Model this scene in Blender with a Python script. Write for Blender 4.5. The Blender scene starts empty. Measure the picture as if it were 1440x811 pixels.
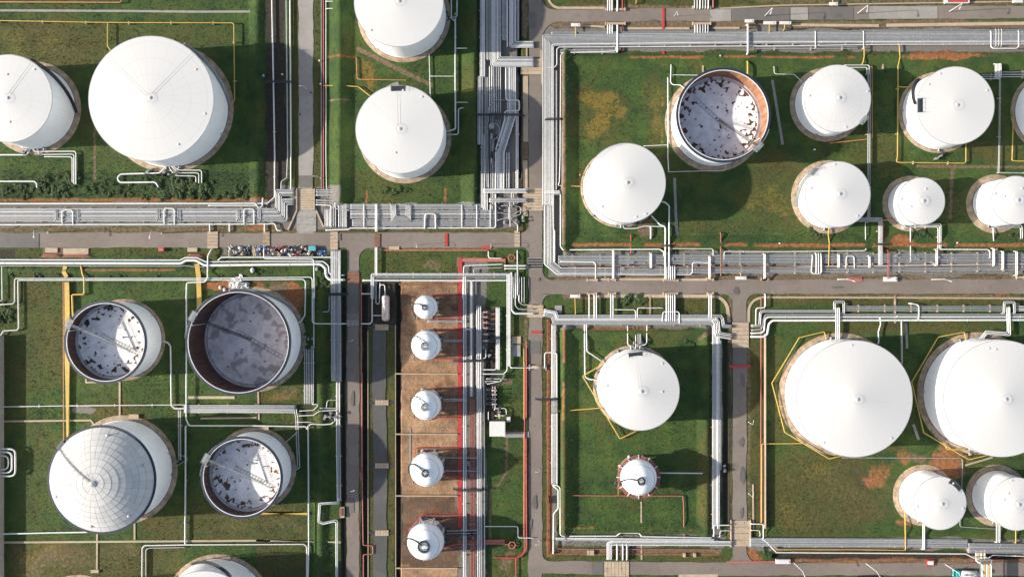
import bpy, math, random
import numpy as np
from mathutils import Vector, Quaternion, Matrix

random.seed(7)
rng = np.random.default_rng(7)
R = math.radians
SC = bpy.context.scene
COL = SC.collection

# ------------------------------------------------------------------ camera, sky, sun, exposure
CAM_H = 300.0                      # drone height over the ground, looking straight down
S = 0.25                           # metres of ground per photo pixel
cam_d = bpy.data.cameras.new("camera")
cam_d.sensor_width = 36.0
cam_d.lens = 30.0
cam_d.clip_start = 1.0
cam_d.clip_end = 20000.0
cam = bpy.data.objects.new("camera", cam_d)
COL.objects.link(cam)
cam.location = (0, 0, CAM_H)
cam.rotation_euler = (0, 0, 0)
SC.camera = cam

SUN_EL = 22.5
SUN_TO = 3.3                       # heading (degrees north of east) in which shadows fall
w = bpy.data.worlds.new("World")
SC.world = w
w.use_nodes = True
nt = w.node_tree
bg = nt.nodes["Background"]
sky = nt.nodes.new("ShaderNodeTexSky")
sky.sky_type = 'NISHITA'
sky.sun_disc = False
sky.sun_elevation = R(SUN_EL)
sky.sun_rotation = R(270 - SUN_TO)
sky.air_density = 1.0
sky.dust_density = 1.6
sky.ozone_density = 1.8
# humid air: the blue of the sky is half washed out
bwn = nt.nodes.new("ShaderNodeRGBToBW")
nt.links.new(sky.outputs[0], bwn.inputs[0])
mxn = nt.nodes.new("ShaderNodeMix")
mxn.data_type = 'RGBA'
mxn.inputs[0].default_value = 0.36
nt.links.new(sky.outputs[0], mxn.inputs[6])
nt.links.new(bwn.outputs[0], mxn.inputs[7])
nt.links.new(mxn.outputs[2], bg.inputs[0])
bg.inputs[1].default_value = 0.118

sun_d = bpy.data.lights.new("sun", 'SUN')
sun_d.energy = 4.4
sun_d.angle = R(0.8)
sun_d.color = (1.0, 0.915, 0.785)
sun = bpy.data.objects.new("sun", sun_d)
COL.objects.link(sun)
ce = math.cos(R(SUN_EL))
ray = Vector((ce*math.cos(R(SUN_TO)), ce*math.sin(R(SUN_TO)), -math.sin(R(SUN_EL))))
sun.rotation_euler = ray.to_track_quat('-Z', 'Y').to_euler()
sun.location = (-300, 0, 200)

vs = SC.view_settings
vs.view_transform = 'Standard'
vs.look = 'None'
vs.gamma = 1.0
vs.exposure = 1.15
vs.use_curve_mapping = False

# ------------------------------------------------------------------ survey frame: photo tiles to metres
TS = 380.0/1401.0
TILE = {c+r: (ox, oy) for c, ox in zip('abcd', (0, 360, 720, 1060)) for r, oy in zip('1234', (0, 200, 400, 591))}
def px(t, x, y):
    o = TILE[t]
    return o[0]+x*TS, o[1]+y*TS
def gw(X, Y, z=0.0):               # survey pixel -> metres, for a point standing z above the ground
    k = (CAM_H-z)/CAM_H*S
    return Vector(((X-720)*k, (405.5-Y)*k, z))
def tw(t, x, y, z=0.0):
    X, Y = px(t, x, y)
    return gw(X, Y, z)

# ------------------------------------------------------------------ mesh helpers
def mk(name, verts, faces, m, parent=None, smooth=False, loc=None):
    me = bpy.data.meshes.new(name)
    me.from_pydata([tuple(v) for v in verts], [], faces)
    if smooth:
        me.polygons.foreach_set('use_smooth', [True]*len(me.polygons))
    if m is not None:
        me.materials.append(m)
    me.update()
    o = bpy.data.objects.new(name, me)
    COL.objects.link(o)
    if parent is not None:
        o.parent = parent
    if loc is not None:
        o.location = loc
    return o

def empty(name, loc, rz=0.0):
    o = bpy.data.objects.new(name, None)
    o.empty_display_size = 0.5
    COL.objects.link(o)
    o.location = loc
    o.rotation_euler = (0, 0, rz)
    return o

def tag(o, label, cat, group=None):
    o['label'] = label
    o['category'] = cat
    if group:
        o['group'] = group
    return o
def struct(o, kind='structure'):
    o['kind'] = kind
    return o

def copy_tree(o, parent=None):
    c = o.copy()
    COL.objects.link(c)
    if parent is not None:
        c.parent = parent
    for ch in list(o.children):
        copy_tree(ch, c)
    return c

class MB:
    """collects shapes into one mesh"""
    def __init__(self):
        self.v = []; self.f = []
    def add(self, vs_, fs_):
        n = len(self.v)
        self.v += [tuple(a) for a in vs_]
        self.f += [tuple(i+n for i in f) for f in fs_]
        return self
    def box(self, c, size, rz=0.0):
        x, y, z = size[0]/2, size[1]/2, size[2]/2
        ca, sa = math.cos(rz), math.sin(rz)
        vv = []
        for dz in (-z, z):
            for dx, dy in ((-x, -y), (x, -y), (x, y), (-x, y)):
                vv.append((c[0]+dx*ca-dy*sa, c[1]+dx*sa+dy*ca, c[2]+dz))
        return self.add(vv, [(3, 2, 1, 0), (4, 5, 6, 7), (0, 1, 5, 4), (1, 2, 6, 5), (2, 3, 7, 6), (3, 0, 4, 7)])
    def tube(self, pts, r, n=8, cap=True):
        pts = [Vector(p) for p in pts]
        P = [pts[0]]
        for p in pts[1:]:
            if (p-P[-1]).length > 1e-4:
                P.append(p)
        if len(P) < 2:
            return self
        T = []
        for i in range(len(P)):
            a = P[min(i+1, len(P)-1)]-P[i] if i < len(P)-1 else P[i]-P[i-1]
            b = P[i]-P[i-1] if i > 0 else a
            t = a.normalized()+b.normalized()
            T.append(t.normalized() if t.length > 1e-6 else a.normalized())
        u = T[0].cross(Vector((0, 0, 1)))
        if u.length < 1e-3:
            u = T[0].cross(Vector((1, 0, 0)))
        u.normalize()
        vv = []
        for i, p in enumerate(P):
            if i:
                q = T[i-1].rotation_difference(T[i])
                u = q @ u
            wv = T[i].cross(u)
            rr = r(i/(len(P)-1)) if callable(r) else r
            for k in range(n):
                a = 2*math.pi*k/n
                vv.append(p+u*(rr*math.cos(a))+wv*(rr*math.sin(a)))
        ff = []
        for i in range(len(P)-1):
            for k in range(n):
                k2 = (k+1) % n
                ff.append((i*n+k, i*n+k2, (i+1)*n+k2, (i+1)*n+k))
        if cap:
            ff.append(tuple(range(n-1, -1, -1)))
            ff.append(tuple((len(P)-1)*n+k for k in range(n)))
        return self.add(vv, ff)
    def lathe(self, prof, n=64, c=(0, 0, 0), closed=False, a0=0.0, a1=2*math.pi):
        full = abs(a1-a0-2*math.pi) < 1e-6
        m = n if full else n+1
        vv = []
        for k in range(m):
            a = a0+(a1-a0)*k/n
            ca, sa = math.cos(a), math.sin(a)
            for r_, z_ in prof:
                vv.append((c[0]+r_*ca, c[1]+r_*sa, c[2]+z_))
        L = len(prof)
        ff = []
        for k in range(n):
            k2 = (k+1) % m
            for i in range(L if closed else L-1):
                j = (i+1) % L
                ff.append((k*L+i, k2*L+i, k2*L+j, k*L+j))
        return self.add(vv, ff)
    def build(self, name, m, parent=None, smooth=False, loc=None):
        return mk(name, self.v, self.f, m, parent, smooth, loc)

def smooth_by_angle(o, deg=35):
    me = o.data
    me.polygons.foreach_set('use_smooth', [True]*len(me.polygons))
    try:
        me.set_sharp_from_angle(angle=R(deg))
    except Exception:
        pass
    return o

def fillet(pts, rad, steps=5):
    pts = [Vector(p) for p in pts]
    out = [pts[0]]
    for i in range(1, len(pts)-1):
        a, b, c = pts[i-1], pts[i], pts[i+1]
        u, v = a-b, c-b
        lu, lv = u.length, v.length
        if lu < 1e-4 or lv < 1e-4:
            continue
        u /= lu; v /= lv
        ang = u.angle(v)
        if ang > R(176):
            out.append(b); continue
        d = min(rad/max(math.tan(ang/2), .2), lu*.45, lv*.45)
        p0, p1 = b+u*d, b+v*d
        for k in range(steps+1):
            t = k/steps
            out.append(p0*(1-t)**2+b*(2*t*(1-t))+p1*t*t)
    out.append(pts[-1])
    return out

# ------------------------------------------------------------------ material helpers
class NT:
    def __init__(self, name):
        self.m = bpy.data.materials.new(name)
        self.m.use_nodes = True
        self.t = self.m.node_tree
        self.b = self.t.nodes["Principled BSDF"]
    def n(self, kind, **kw):
        nd = self.t.nodes.new(kind)
        for k, v in kw.items():
            setattr(nd, k, v)
        return nd
    def l(self, a, b):
        self.t.links.new(a, b)
    def val(self, x):
        return x
    def math(self, op, a, b=None, c=None, clamp=False):
        nd = self.n('ShaderNodeMath', operation=op, use_clamp=clamp)
        for i, q in enumerate((a, b, c)):
            if q is None: continue
            if isinstance(q, (int, float)): nd.inputs[i].default_value = q
            else: self.l(q, nd.inputs[i])
        return nd.outputs[0]
    def noise(self, vec, scale, detail=4, rough=.6, dist=0.0):
        nd = self.n('ShaderNodeTexNoise')
        nd.inputs['Scale'].default_value = scale
        nd.inputs['Detail'].default_value = detail
        nd.inputs['Roughness'].default_value = rough
        nd.inputs['Distortion'].default_value = dist
        if vec is not None: self.l(vec, nd.inputs['Vector'])
        return nd.outputs[0]
    def ss(self, x, lo, hi, a=0.0, b=1.0):
        nd = self.n('ShaderNodeMapRange', interpolation_type='SMOOTHSTEP')
        self.l(x, nd.inputs[0])
        nd.inputs[1].default_value = lo; nd.inputs[2].default_value = hi
        nd.inputs[3].default_value = a; nd.inputs[4].default_value = b
        return nd.outputs[0]
    def mix(self, f, a, b, blend='MIX'):
        nd = self.n('ShaderNodeMix', data_type='RGBA', blend_type=blend)
        if isinstance(f, (int, float)): nd.inputs[0].default_value = f
        else: self.l(f, nd.inputs[0])
        for s_, q in ((6, a), (7, b)):
            if isinstance(q, tuple): nd.inputs[s_].default_value = (*q[:3], 1)
            else: self.l(q, nd.inputs[s_])
        return nd.outputs[2]
    def ramp(self, x, stops):
        nd = self.n('ShaderNodeValToRGB')
        e = nd.color_ramp.elements
        while len(e) < len(stops): e.new(0.5)
        for el, (p, c) in zip(e, stops):
            el.position = p; el.color = (*c, 1)
        self.l(x, nd.inputs[0])
        return nd.outputs[0]
    def pos(self):
        return self.n('ShaderNodeNewGeometry').outputs['Position']
    def obj(self):
        return self.n('ShaderNodeTexCoord').outputs['Object']
    def rand(self):
        return self.n('ShaderNodeObjectInfo').outputs['Random']
    def bump(self, h, strength=.3, dist=.1):
        nd = self.n('ShaderNodeBump')
        nd.inputs['Strength'].default_value = strength
        nd.inputs['Distance'].default_value = dist
        self.l(h, nd.inputs['Height'])
        self.l(nd.outputs[0], self.b.inputs['Normal'])
    def out(self, col, rough=.7, metal=0.0, tone=1.0):
        if tone != 1.0 and not isinstance(col, tuple): col = self.mix(1.0, col, (tone, tone, tone), 'MULTIPLY')
        if isinstance(col, tuple): self.b.inputs['Base Color'].default_value = (*col, 1)
        else: self.l(col, self.b.inputs['Base Color'])
        if isinstance(rough, (int, float)): self.b.inputs['Roughness'].default_value = rough
        else: self.l(rough, self.b.inputs['Roughness'])
        self.b.inputs['Metallic'].default_value = metal
        return self.m

TONE = .72                          # overall reflectance of weathered outdoor surfaces
def paint(name, col, rough=.55, metal=0.0, var=.12, dirt=.25, dirt_col=(.12, .09, .06), scale=1.2, rv=.10, tone=None):
    """painted or clad surface with object-to-object tint, mottling and grime"""
    q = NT(name)
    p = q.pos()
    n1 = q.noise(p, scale, 5)
    n2 = q.noise(p, scale*.18, 3)
    r_ = q.rand()
    c = q.mix(q.ss(n1, .3, .7), tuple(x*(1-var) for x in col), tuple(min(x*(1+var), .9) for x in col))
    c = q.mix(q.math('MULTIPLY', q.ss(q.math('ADD', q.math('MULTIPLY', n1, .5), q.math('MULTIPLY', n2, .5)), .5, .68), dirt), c, dirt_col)
    c = q.mix(q.math('MULTIPLY', r_, rv*2), c, tuple(x*.55 for x in col))
    return q.out(c, rough, metal, tone or TONE)
# ------------------------------------------------------------------ materials
M = {}
M['steel'] = paint('clad_pipe', (.52, .525, .53), .42, .2, .12, .28, (.26, .235, .21), .9, .24)
M['white'] = paint('white_pipe', (.70, .70, .69), .5, 0, .07, .22, (.34, .30, .26), .8, .12, .82)
M['grey'] = paint('grey_pipe', (.44, .45, .46), .5, .1, .12, .3, (.22, .19, .16), .9, .2)
M['yellow'] = paint('yellow_paint', (.62, .41, .085), .55, 0, .12, .3, (.30, .20, .10), .7, .1)
M['orange'] = paint('faded_orange_paint', (.60, .25, .09), .6, 0, .15, .3, (.30, .16, .09), .7, .1)
M['red'] = paint('red_paint', (.50, .055, .045), .55, 0, .15, .3, (.22, .05, .04), .8, .1)
M['pink'] = paint('faded_red_paint', (.50, .16, .12), .6, 0, .15, .3, (.26, .13, .10), .8, .15)
M['rust'] = paint('rusty_steel', (.27, .12, .065), .75, 0, .3, .4, (.10, .055, .035), 1.2, .2)
M['dark'] = paint('dark_steel', (.045, .05, .06), .55, .2, .2, .3, (.02, .02, .02), 1.0, .2)
M['galv'] = paint('galvanised_steel', (.40, .42, .43), .5, .3, .12, .25, (.22, .2, .18), 1.0, .15)
M['blue'] = paint('blue_paint', (.03, .10, .30), .5, 0, .15, .25, (.02, .03, .05), 1.0, .2)
M['teal'] = paint('teal_paint', (.04, .42, .44), .35, 0, .08, .15, (.05, .1, .1), 1.0, .1)
M['rubber'] = paint('black_rubber', (.02, .02, .022), .85, 0, .2, .2, (.06, .05, .04), 2.0, .1)
M['glass'] = paint('dark_window_glass', (.03, .045, .055), .12, 0, .05, .05, (.05, .05, .05), 1.0, .05)
M['conc'] = paint('pale_concrete', (.52, .405, .285), .85, 0, .14, .45, (.24, .18, .125), .55, .12)
M['concg'] = paint('grey_concrete', (.36, .34, .315), .88, 0, .15, .4, (.16, .13, .10), .6, .15)
M['hood'] = paint('white_board_paint', (.78, .77, .74), .6, 0, .06, .2, (.4, .35, .3), 1.0, .05)

def tank_paint(name, base=(.525, .518, .505), nrad=0, rad_w=.012, ring=0.0, dirt=.10, streak=.14):  # roof base kept darker than the shells', sun glare balanced in the colour
    """white tank enamel: weld seams round and along the plates, faint streaks and dust"""
    q = NT(name)
    o = q.obj()
    sp = q.n('ShaderNodeSeparateXYZ'); q.l(o, sp.inputs[0])
    x, y, z = sp.outputs
    r = q.math('SQRT', q.math('ADD', q.math('MULTIPLY', x, x), q.math('MULTIPLY', y, y)))
    ang = q.math('ARCTAN2', y, x)
    mp = q.n('ShaderNodeMapping'); q.l(o, mp.inputs[0]); mp.inputs[3].default_value = (.9, .9, .12)
    st = q.noise(mp.outputs[0], 1.1, 4, .65)
    n2 = q.noise(o, .16, 4, .6)
    n3 = q.noise(o, 2.2, 3, .6)
    c = q.mix(q.math('MULTIPLY', q.ss(st, .48, .75), streak), base, (.50, .47, .43))
    c = q.mix(q.math('MULTIPLY', q.ss(n2, .45, .75), dirt), c, (.58, .55, .51))
    c = q.mix(q.math('MULTIPLY', q.ss(n3, .62, .8), dirt*.7), c, (.45, .42, .38))
    seam = None
    if nrad:
        f = q.math('FRACT', q.math('MULTIPLY', ang, nrad/(2*math.pi)))
        d = q.math('ABSOLUTE', q.math('SUBTRACT', f, .5))
        d = q.math('MULTIPLY', q.math('MULTIPLY', d, r), 2*math.pi/nrad)
        seam = q.ss(d, .02, .14, 1, 0)
    if ring:
        f = q.math('FRACT', q.math('DIVIDE', r, ring))
        d = q.math('MULTIPLY', q.math('ABSOLUTE', q.math('SUBTRACT', f, .5)), ring)
        s2 = q.ss(d, .04, .20, 1, 0)
        seam = s2 if seam is None else q.math('MAXIMUM', seam, s2)
    f = q.math('FRACT', q.math('DIVIDE', z, 2.4))
    d = q.math('MULTIPLY', q.math('ABSOLUTE', q.math('SUBTRACT', f, .5)), 2.4)
    s3 = q.ss(d, .02, .10, 1, 0)
    if seam is None:
        seam = s3
    c = q.mix(q.math('MULTIPLY', seam, .13 if not ring else .26), c, (.36, .34, .33))
    q.bump(q.math('ADD', q.math('MULTIPLY', seam, .02), q.math('MULTIPLY', n2, .03)), .35, .5)
    return q.out(c, .5)
M['roof_a'] = tank_paint('roof_enamel_rings', nrad=28, ring=5.4)
M['roof_b'] = tank_paint('roof_enamel', nrad=36)
M['roof_c'] = tank_paint('roof_enamel_dusty', nrad=24, dirt=.2)
M['roof_d'] = tank_paint('dome_enamel', base=(.60, .595, .585), nrad=16, dirt=.14)
M['shell'] = tank_paint('shell_enamel', base=(.84, .84, .835), dirt=.10, streak=.20)  # lighter than the roofs so that walls in shade stay bright
M['roof_step'] = paint('roof_step_paint', (.60, .60, .59), .6, 0, .05, .1, (.4, .38, .35), 1.0, .1, 1.0)
M['navy'] = paint('navy_girder', (.022, .032, .06), .5, 0, .15, .3, (.05, .05, .05), .8, .1)  # near-black blue, the same all round the rim girders
M['eave'] = paint('eave_paint', (.40, .40, .41), .5, 0, .15, .3, (.25, .2, .17), .8, .1)
M['ladder'] = paint('weathered_steel', (.17, .17, .18), .55, .2, .15, .25, (.08, .07, .06), 1.0, .1)
M['shell_g'] = tank_paint('shell_enamel_grey', base=(.85, .86, .865), dirt=.12, streak=.22)

def rusty_wall():
    q = NT('rusty_inner_wall')
    o = q.obj()
    mp = q.n('ShaderNodeMapping'); q.l(o, mp.inputs[0]); mp.inputs[3].default_value = (1, 1, .16)
    n1 = q.noise(mp.outputs[0], .8, 5, .65)
    c = q.ramp(n1, [(.25, (.10, .045, .025)), (.5, (.24, .105, .055)), (.72, (.38, .20, .12))])
    return q.out(c, .85)
M['rust_wall'] = rusty_wall()
def brown_wall():
    q = NT('brown_inner_wall')
    o = q.obj()
    mp = q.n('ShaderNodeMapping'); q.l(o, mp.inputs[0]); mp.inputs[3].default_value = (1, 1, .16)
    n1 = q.noise(mp.outputs[0], .8, 5, .65)
    c = q.ramp(n1, [(.25, (.050, .026, .020)), (.5, (.100, .052, .038)), (.75, (.17, .09, .065))])
    return q.out(c, .85)
M['brown_wall'] = brown_wall()

def stained(name, rad, base, stain, lo, hi, scale, inner, seed, stretch=1.0, soft=.03, amt=1.0):
    """floating roof deck: weathered white with blotches of old product, thickest towards the rim"""
    q = NT(name)
    o = q.obj()
    mp = q.n('ShaderNodeMapping'); q.l(o, mp.inputs[0])
    mp.inputs[1].default_value = (seed*13.1, seed*7.7, 0)
    sp = q.n('ShaderNodeSeparateXYZ'); q.l(o, sp.inputs[0])
    x, y, z = sp.outputs
    r = q.math('DIVIDE', q.math('SQRT', q.math('ADD', q.math('MULTIPLY', x, x), q.math('MULTIPLY', y, y))), rad)
    nz = q.noise(mp.outputs[0], scale, 1.2, .5, .25)
    wob = q.noise(mp.outputs[0], scale*.45, 2, .5)
    band = q.math('MULTIPLY', q.ss(r, inner-.25, inner+.2), q.ss(r, .90, .955, 1, 0))
    thr = q.math('ADD', q.math('MULTIPLY', q.math('SUBTRACT', 1, band), hi-lo), lo)
    d = q.math('SUBTRACT', q.math('ADD', nz, q.math('MULTIPLY', q.math('SUBTRACT', wob, .5), .35)), thr)
    f = q.math('MULTIPLY', q.ss(d, 0, soft), amt)
    n2 = q.noise(o, .35, 5, .65)
    b2 = q.mix(q.ss(n2, .35, .7), base, tuple(c*.74 for c in base))
    edge = q.ss(d, -.05, .01)
    b2 = q.mix(q.math('MULTIPLY', edge, .55*amt), b2, tuple(.5*a+.5*b_ for a, b_ in zip(base, stain)))
    c = q.mix(f, b2, stain)
    return q.out(c, .6)

def facet():
    q = NT('dome_panels')
    a = q.n('ShaderNodeAttribute', attribute_name='tint')
    o = q.obj()
    n1 = q.noise(o, .5, 4, .6)
    c = q.mix(a.outputs['Fac'], (.45, .44, .42), (.53, .515, .49))
    c = q.mix(q.math('MULTIPLY', q.ss(n1, .5, .75), .2), c, (.40, .38, .36))
    return q.out(c, .85, 0)
M['facet'] = facet()

def ring_concrete():
    q = NT('foundation_concrete')
    p = q.pos()
    n1 = q.noise(p, .5, 5, .65); n2 = q.noise(p, 3.5, 3, .6)
    c = q.ramp(n1, [(.28, (.17, .115, .075)), (.5, (.38, .28, .19)), (.72, (.52, .42, .31))])
    c = q.mix(q.ss(n2, .55, .8, 0, .4), c, (.12, .09, .06))
    q.bump(n2, .3, .06)
    return q.out(c, .9, 0, .74)
M['ring'] = ring_concrete()

def asphalt(name, c0, c1, c2, worn=.08):
    q = NT(name)
    p = q.pos()
    n1 = q.noise(p, .045, 4, .6); n2 = q.noise(p, .55, 5, .65, .4); n3 = q.noise(p, 5.0, 3, .7)
    mp = q.n('ShaderNodeMapping'); q.l(p, mp.inputs[0]); mp.inputs[3].default_value = (.10, .17, 1)
    br = q.n('ShaderNodeTexVoronoi', feature='F1', distance='CHEBYCHEV'); q.l(mp.outputs[0], br.inputs['Vector']); br.inputs['Scale'].default_value = .7
    bw = q.n('ShaderNodeRGBToBW'); q.l(br.outputs['Color'], bw.inputs[0])
    c = q.mix(q.ss(n1, .35, .65), c0, c1)
    c = q.mix(q.math('MULTIPLY', q.ss(bw.outputs[0], .55, .58), .35), c, c2)
    c = q.mix(q.ss(n2, .5, .75, 0, .38), c, tuple(x*.55 for x in c0))
    c = q.mix(q.ss(n2, .28, .40, .38, 0), c, tuple(min(.5, x*1.35) for x in c1))
    c = q.mix(q.ss(n3, .5, .8, 0, .3), c, tuple(x*.6 for x in c0))
    v = q.n('ShaderNodeTexVoronoi', feature='DISTANCE_TO_EDGE'); v.inputs['Scale'].default_value = .16
    q.l(p, v.inputs['Vector'])
    cr = q.ss(v.outputs[0], .004, .02, 1, 0)
    c = q.mix(q.math('MULTIPLY', cr, worn), c, (.05, .045, .04))
    q.bump(n3, .2, .03)
    return q.out(c, .88, 0, .72)
M['road'] = asphalt('asphalt', (.212, .174, .148), (.256, .213, .182), (.182, .152, .132))
M['road_mid'] = asphalt('patched_asphalt', (.150, .138, .128), (.185, .168, .155), (.125, .118, .112))
M['road_dark'] = asphalt('dark_asphalt', (.085, .085, .085), (.12, .118, .112), (.06, .06, .062))
M['road_pale'] = asphalt('pale_asphalt', (.32, .295, .27), (.38, .35, .32), (.26, .24, .22))

def ground():
    q = NT('ground_cover')
    p = q.pos()
    A = lambda nm: q.n('ShaderNodeAttribute', attribute_name=nm).outputs['Fac']
    nL = q.noise(p, .022, 4, .6, .5); nM = q.noise(p, .14, 5, .62, .3); nF = q.noise(p, .9, 5, .7); nX = q.noise(p, 3.2, 4, .75)
    g = q.ramp(nM, [(.22, (.017, .048, .010)), (.42, (.036, .086, .013)), (.60, (.068, .124, .017)), (.8, (.125, .172, .024))])
    # olive and yellowed grass
    og = q.ramp(nF, [(.25, (.045, .046, .012)), (.5, (.100, .086, .018)), (.75, (.190, .140, .032))])
    fd = q.ss(q.math('ADD', A('dry'), q.math('MULTIPLY', q.math('ADD', q.math('SUBTRACT', nL, .5), q.math('MULTIPLY', q.math('SUBTRACT', nF, .5), .7)), 1.1)), .18, .85)
    nH = q.noise(p, .075, 4, .6, .6)
    g = q.mix(q.math('MULTIPLY', fd, q.ss(nH, .38, .62, 1.0, .55)), g, og)
    # lush dark clumps and thin spots
    g = q.mix(q.ss(nX, .48, .72, 0, .6), g, (.014, .032, .010))
    g = q.mix(q.ss(nF, .54, .74, 0, .6), g, (.018, .040, .012))
    nB = q.noise(p, .055, 5, .65, .8)
    g = q.mix(q.ss(nB, .48, .66, 0, .75), g, q.ramp(nF, [(.3, (.050, .056, .012)), (.7, (.150, .135, .024))]))
    g = q.mix(q.ss(nB, .30, .46, .5, 0), g, (.022, .054, .014))
    g = q.mix(q.ss(q.math('ADD', A('lush_shade'), q.math('MULTIPLY', q.math('SUBTRACT', nF, .5), 1.2)), .25, .8, 0, .7), g, (.014, .038, .010))
    g = q.mix(q.ss(nX, .26, .42, .55, 0), g, (.130, .180, .030))
    g = q.mix(q.ss(nF, .26, .42, .45, 0), g, (.105, .150, .022))
    pert = q.math('ADD', q.math('MULTIPLY', q.math('SUBTRACT', nF, .5), 1.3), q.math('ADD', q.math('MULTIPLY', q.math('SUBTRACT', nX, .5), .8), q.math('MULTIPLY', q.math('SUBTRACT', nM, .5), .8)))
    def layer(c, nm, ramp_, k=1.0, lo=.36, hi=.62):
        f = q.ss(q.math('ADD', A(nm), q.math('MULTIPLY', pert, k)), lo, hi)
        return q.mix(f, c, ramp_)
    soil = q.ramp(nF, [(.25, (.10, .066, .038)), (.5, (.20, .135, .078)), (.75, (.33, .24, .15))])
    red = q.ramp(nF, [(.25, (.16, .056, .022)), (.5, (.36, .130, .046)), (.75, (.50, .23, .10))])
    dark = q.ramp(nF, [(.25, (.018, .016, .013)), (.5, (.045, .036, .026)), (.75, (.085, .064, .044))])
    grav = q.ramp(nX, [(.25, (.12, .108, .096)), (.5, (.23, .21, .19)), (.75, (.36, .335, .30))])
    yard = q.ramp(q.math('ADD', q.math('ADD', q.math('MULTIPLY', nM, .62), q.math('MULTIPLY', nF, .38)), q.math('MULTIPLY', q.math('SUBTRACT', A('lush_shade'), .0), -.14)), [(.30, (.12, .068, .040)), (.40, (.27, .152, .082)), (.50, (.46, .27, .145)), (.60, (.60, .38, .215)), (.70, (.68, .50, .34))])  # this mask darkens the yard, painted sphere shadows included
    ochre = q.ramp(nF, [(.25, (.12, .095, .016)), (.5, (.215, .155, .022)), (.75, (.29, .20, .04))])
    g = layer(g, 'ochre', ochre, .9, .22, .9)
    c = layer(g, 'soil', soil, .9, .26, .82)
    c = layer(c, 'dark', dark, .8)
    c = layer(c, 'gravel', grav, .7)
    c = layer(c, 'red', red, .9, .28, .85)
    bk = q.n('ShaderNodeTexBrick'); q.l(p, bk.inputs['Vector']); bk.inputs['Scale'].default_value = .2; bk.inputs['Mortar Size'].default_value = .012; bk.inputs['Mortar Smooth'].default_value = .3; bk.offset = .5; bk.inputs['Brick Width'].default_value = 1.1; bk.inputs['Row Height'].default_value = .75
    bk.inputs['Color1'].default_value = (.35, .35, .35, 1); bk.inputs['Color2'].default_value = (.75, .75, .75, 1)
    bkb = q.n('ShaderNodeRGBToBW'); q.l(bk.outputs['Color'], bkb.inputs[0])
    yard = q.mix(q.ss(bkb.outputs[0], .3, .8, 0, .35), yard, (.40, .27, .18))
    nR = q.noise(p, .30, 4, .65, .5)
    yard = q.mix(q.ss(nR, .52, .70, 0, .55), yard, (.30, .10, .045))
    yard = q.mix(q.ss(nR, .30, .42, .5, 0), yard, (.15, .095, .065))
    yard = q.mix(q.math('MULTIPLY', bk.outputs['Fac'], .6), yard, (.10, .07, .05))
    c = layer(c, 'yard', yard, .4)
    hgt = q.math('ADD', q.math('MULTIPLY', nX, .35), q.math('MULTIPLY', nF, .65))
    q.bump(hgt, .85, .5)
    return q.out(c, .95, 0, .64)
M['ground'] = ground()

def leafy(name, c0, c1):
    q = NT(name)
    p = q.pos()
    n = q.noise(p, 1.6, 3, .6)
    r_ = q.rand()
    c = q.mix(q.ss(n, .3, .7), c0, c1)
    c = q.mix(q.math('MULTIPLY', r_, .4), c, tuple(x*.55 for x in c0))
    return q.out(c, .8, 0, .66)
M['leaf'] = leafy('shrub_leaves', (.042, .092, .024), (.095, .155, .042))
M['blade'] = leafy('grass_blades', (.024, .062, .018), (.060, .105, .030))
# ------------------------------------------------------------------ terrain: one sheet with earth bunds, worn strips and soil
GX = np.arange(-215.0, 215.01, 0.5)
GY = np.arange(-128.0, 128.01, 0.5)
WX, WY = np.meshgrid(GX, GY)
PX = WX/S+720.0
PY = 405.5-WY/S
ATT = {k: np.zeros_like(PX) for k in ('soil', 'red', 'dry', 'gravel', 'dark', 'lush_shade', 'yard', 'ochre')}
HGT = np.zeros_like(PX)
BLOCK = np.zeros_like(PX)          # where no tall grass grows

def smooth_field(cell, seed):
    r_ = np.random.default_rng(seed)
    h_, w_ = PX.shape
    gh, gw_ = int(h_*.5/cell)+3, int(w_*.5/cell)+3
    gq = r_.uniform(-1, 1, (gh, gw_))
    yy = np.arange(h_)*.5/cell; xx = np.arange(w_)*.5/cell
    iy = yy.astype(int); ix = xx.astype(int)
    fy = (yy-iy)[:, None]; fx = (xx-ix)[None, :]
    fy = fy*fy*(3-2*fy); fx = fx*fx*(3-2*fx)
    a = gq[iy][:, ix]; b = gq[iy][:, ix+1]; c = gq[iy+1][:, ix]; d = gq[iy+1][:, ix+1]
    return (a*(1-fx)+b*fx)*(1-fy)+(c*(1-fx)+d*fx)*fy
WRX = smooth_field(9, 1)*14+smooth_field(3.2, 2)*7+smooth_field(1.3, 3)*3
WRY = smooth_field(9, 4)*14+smooth_field(3.2, 5)*7+smooth_field(1.3, 6)*3
def sstep(d):
    return np.clip(d, 0, 1)**2*(3-2*np.clip(d, 0, 1))
def m_rect(k, x0, y0, x1, y1, v=1.0, soft=5.0):
    k_ = min(.22, min(x1-x0, y1-y0)/60.0) if isinstance(k, str) else 0.0
    QX, QY = PX+WRX*k_, PY+WRY*k_
    d = np.minimum(np.minimum(QX-x0, x1-QX), np.minimum(QY-y0, y1-QY))
    a = ATT[k] if isinstance(k, str) else k
    np.maximum(a, v*sstep(d/soft+.5), out=a)
def m_ell(k, cx, cy, rx, ry, v=1.0, soft=.9):
    k_ = min(1.0, min(rx, ry)/16.0)
    d = 1-np.sqrt(((PX+WRX*k_-cx)/rx)**2+((PY+WRY*k_-cy)/ry)**2)
    a = ATT[k]
    np.maximum(a, v*sstep(d/soft+.4), out=a)
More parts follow.
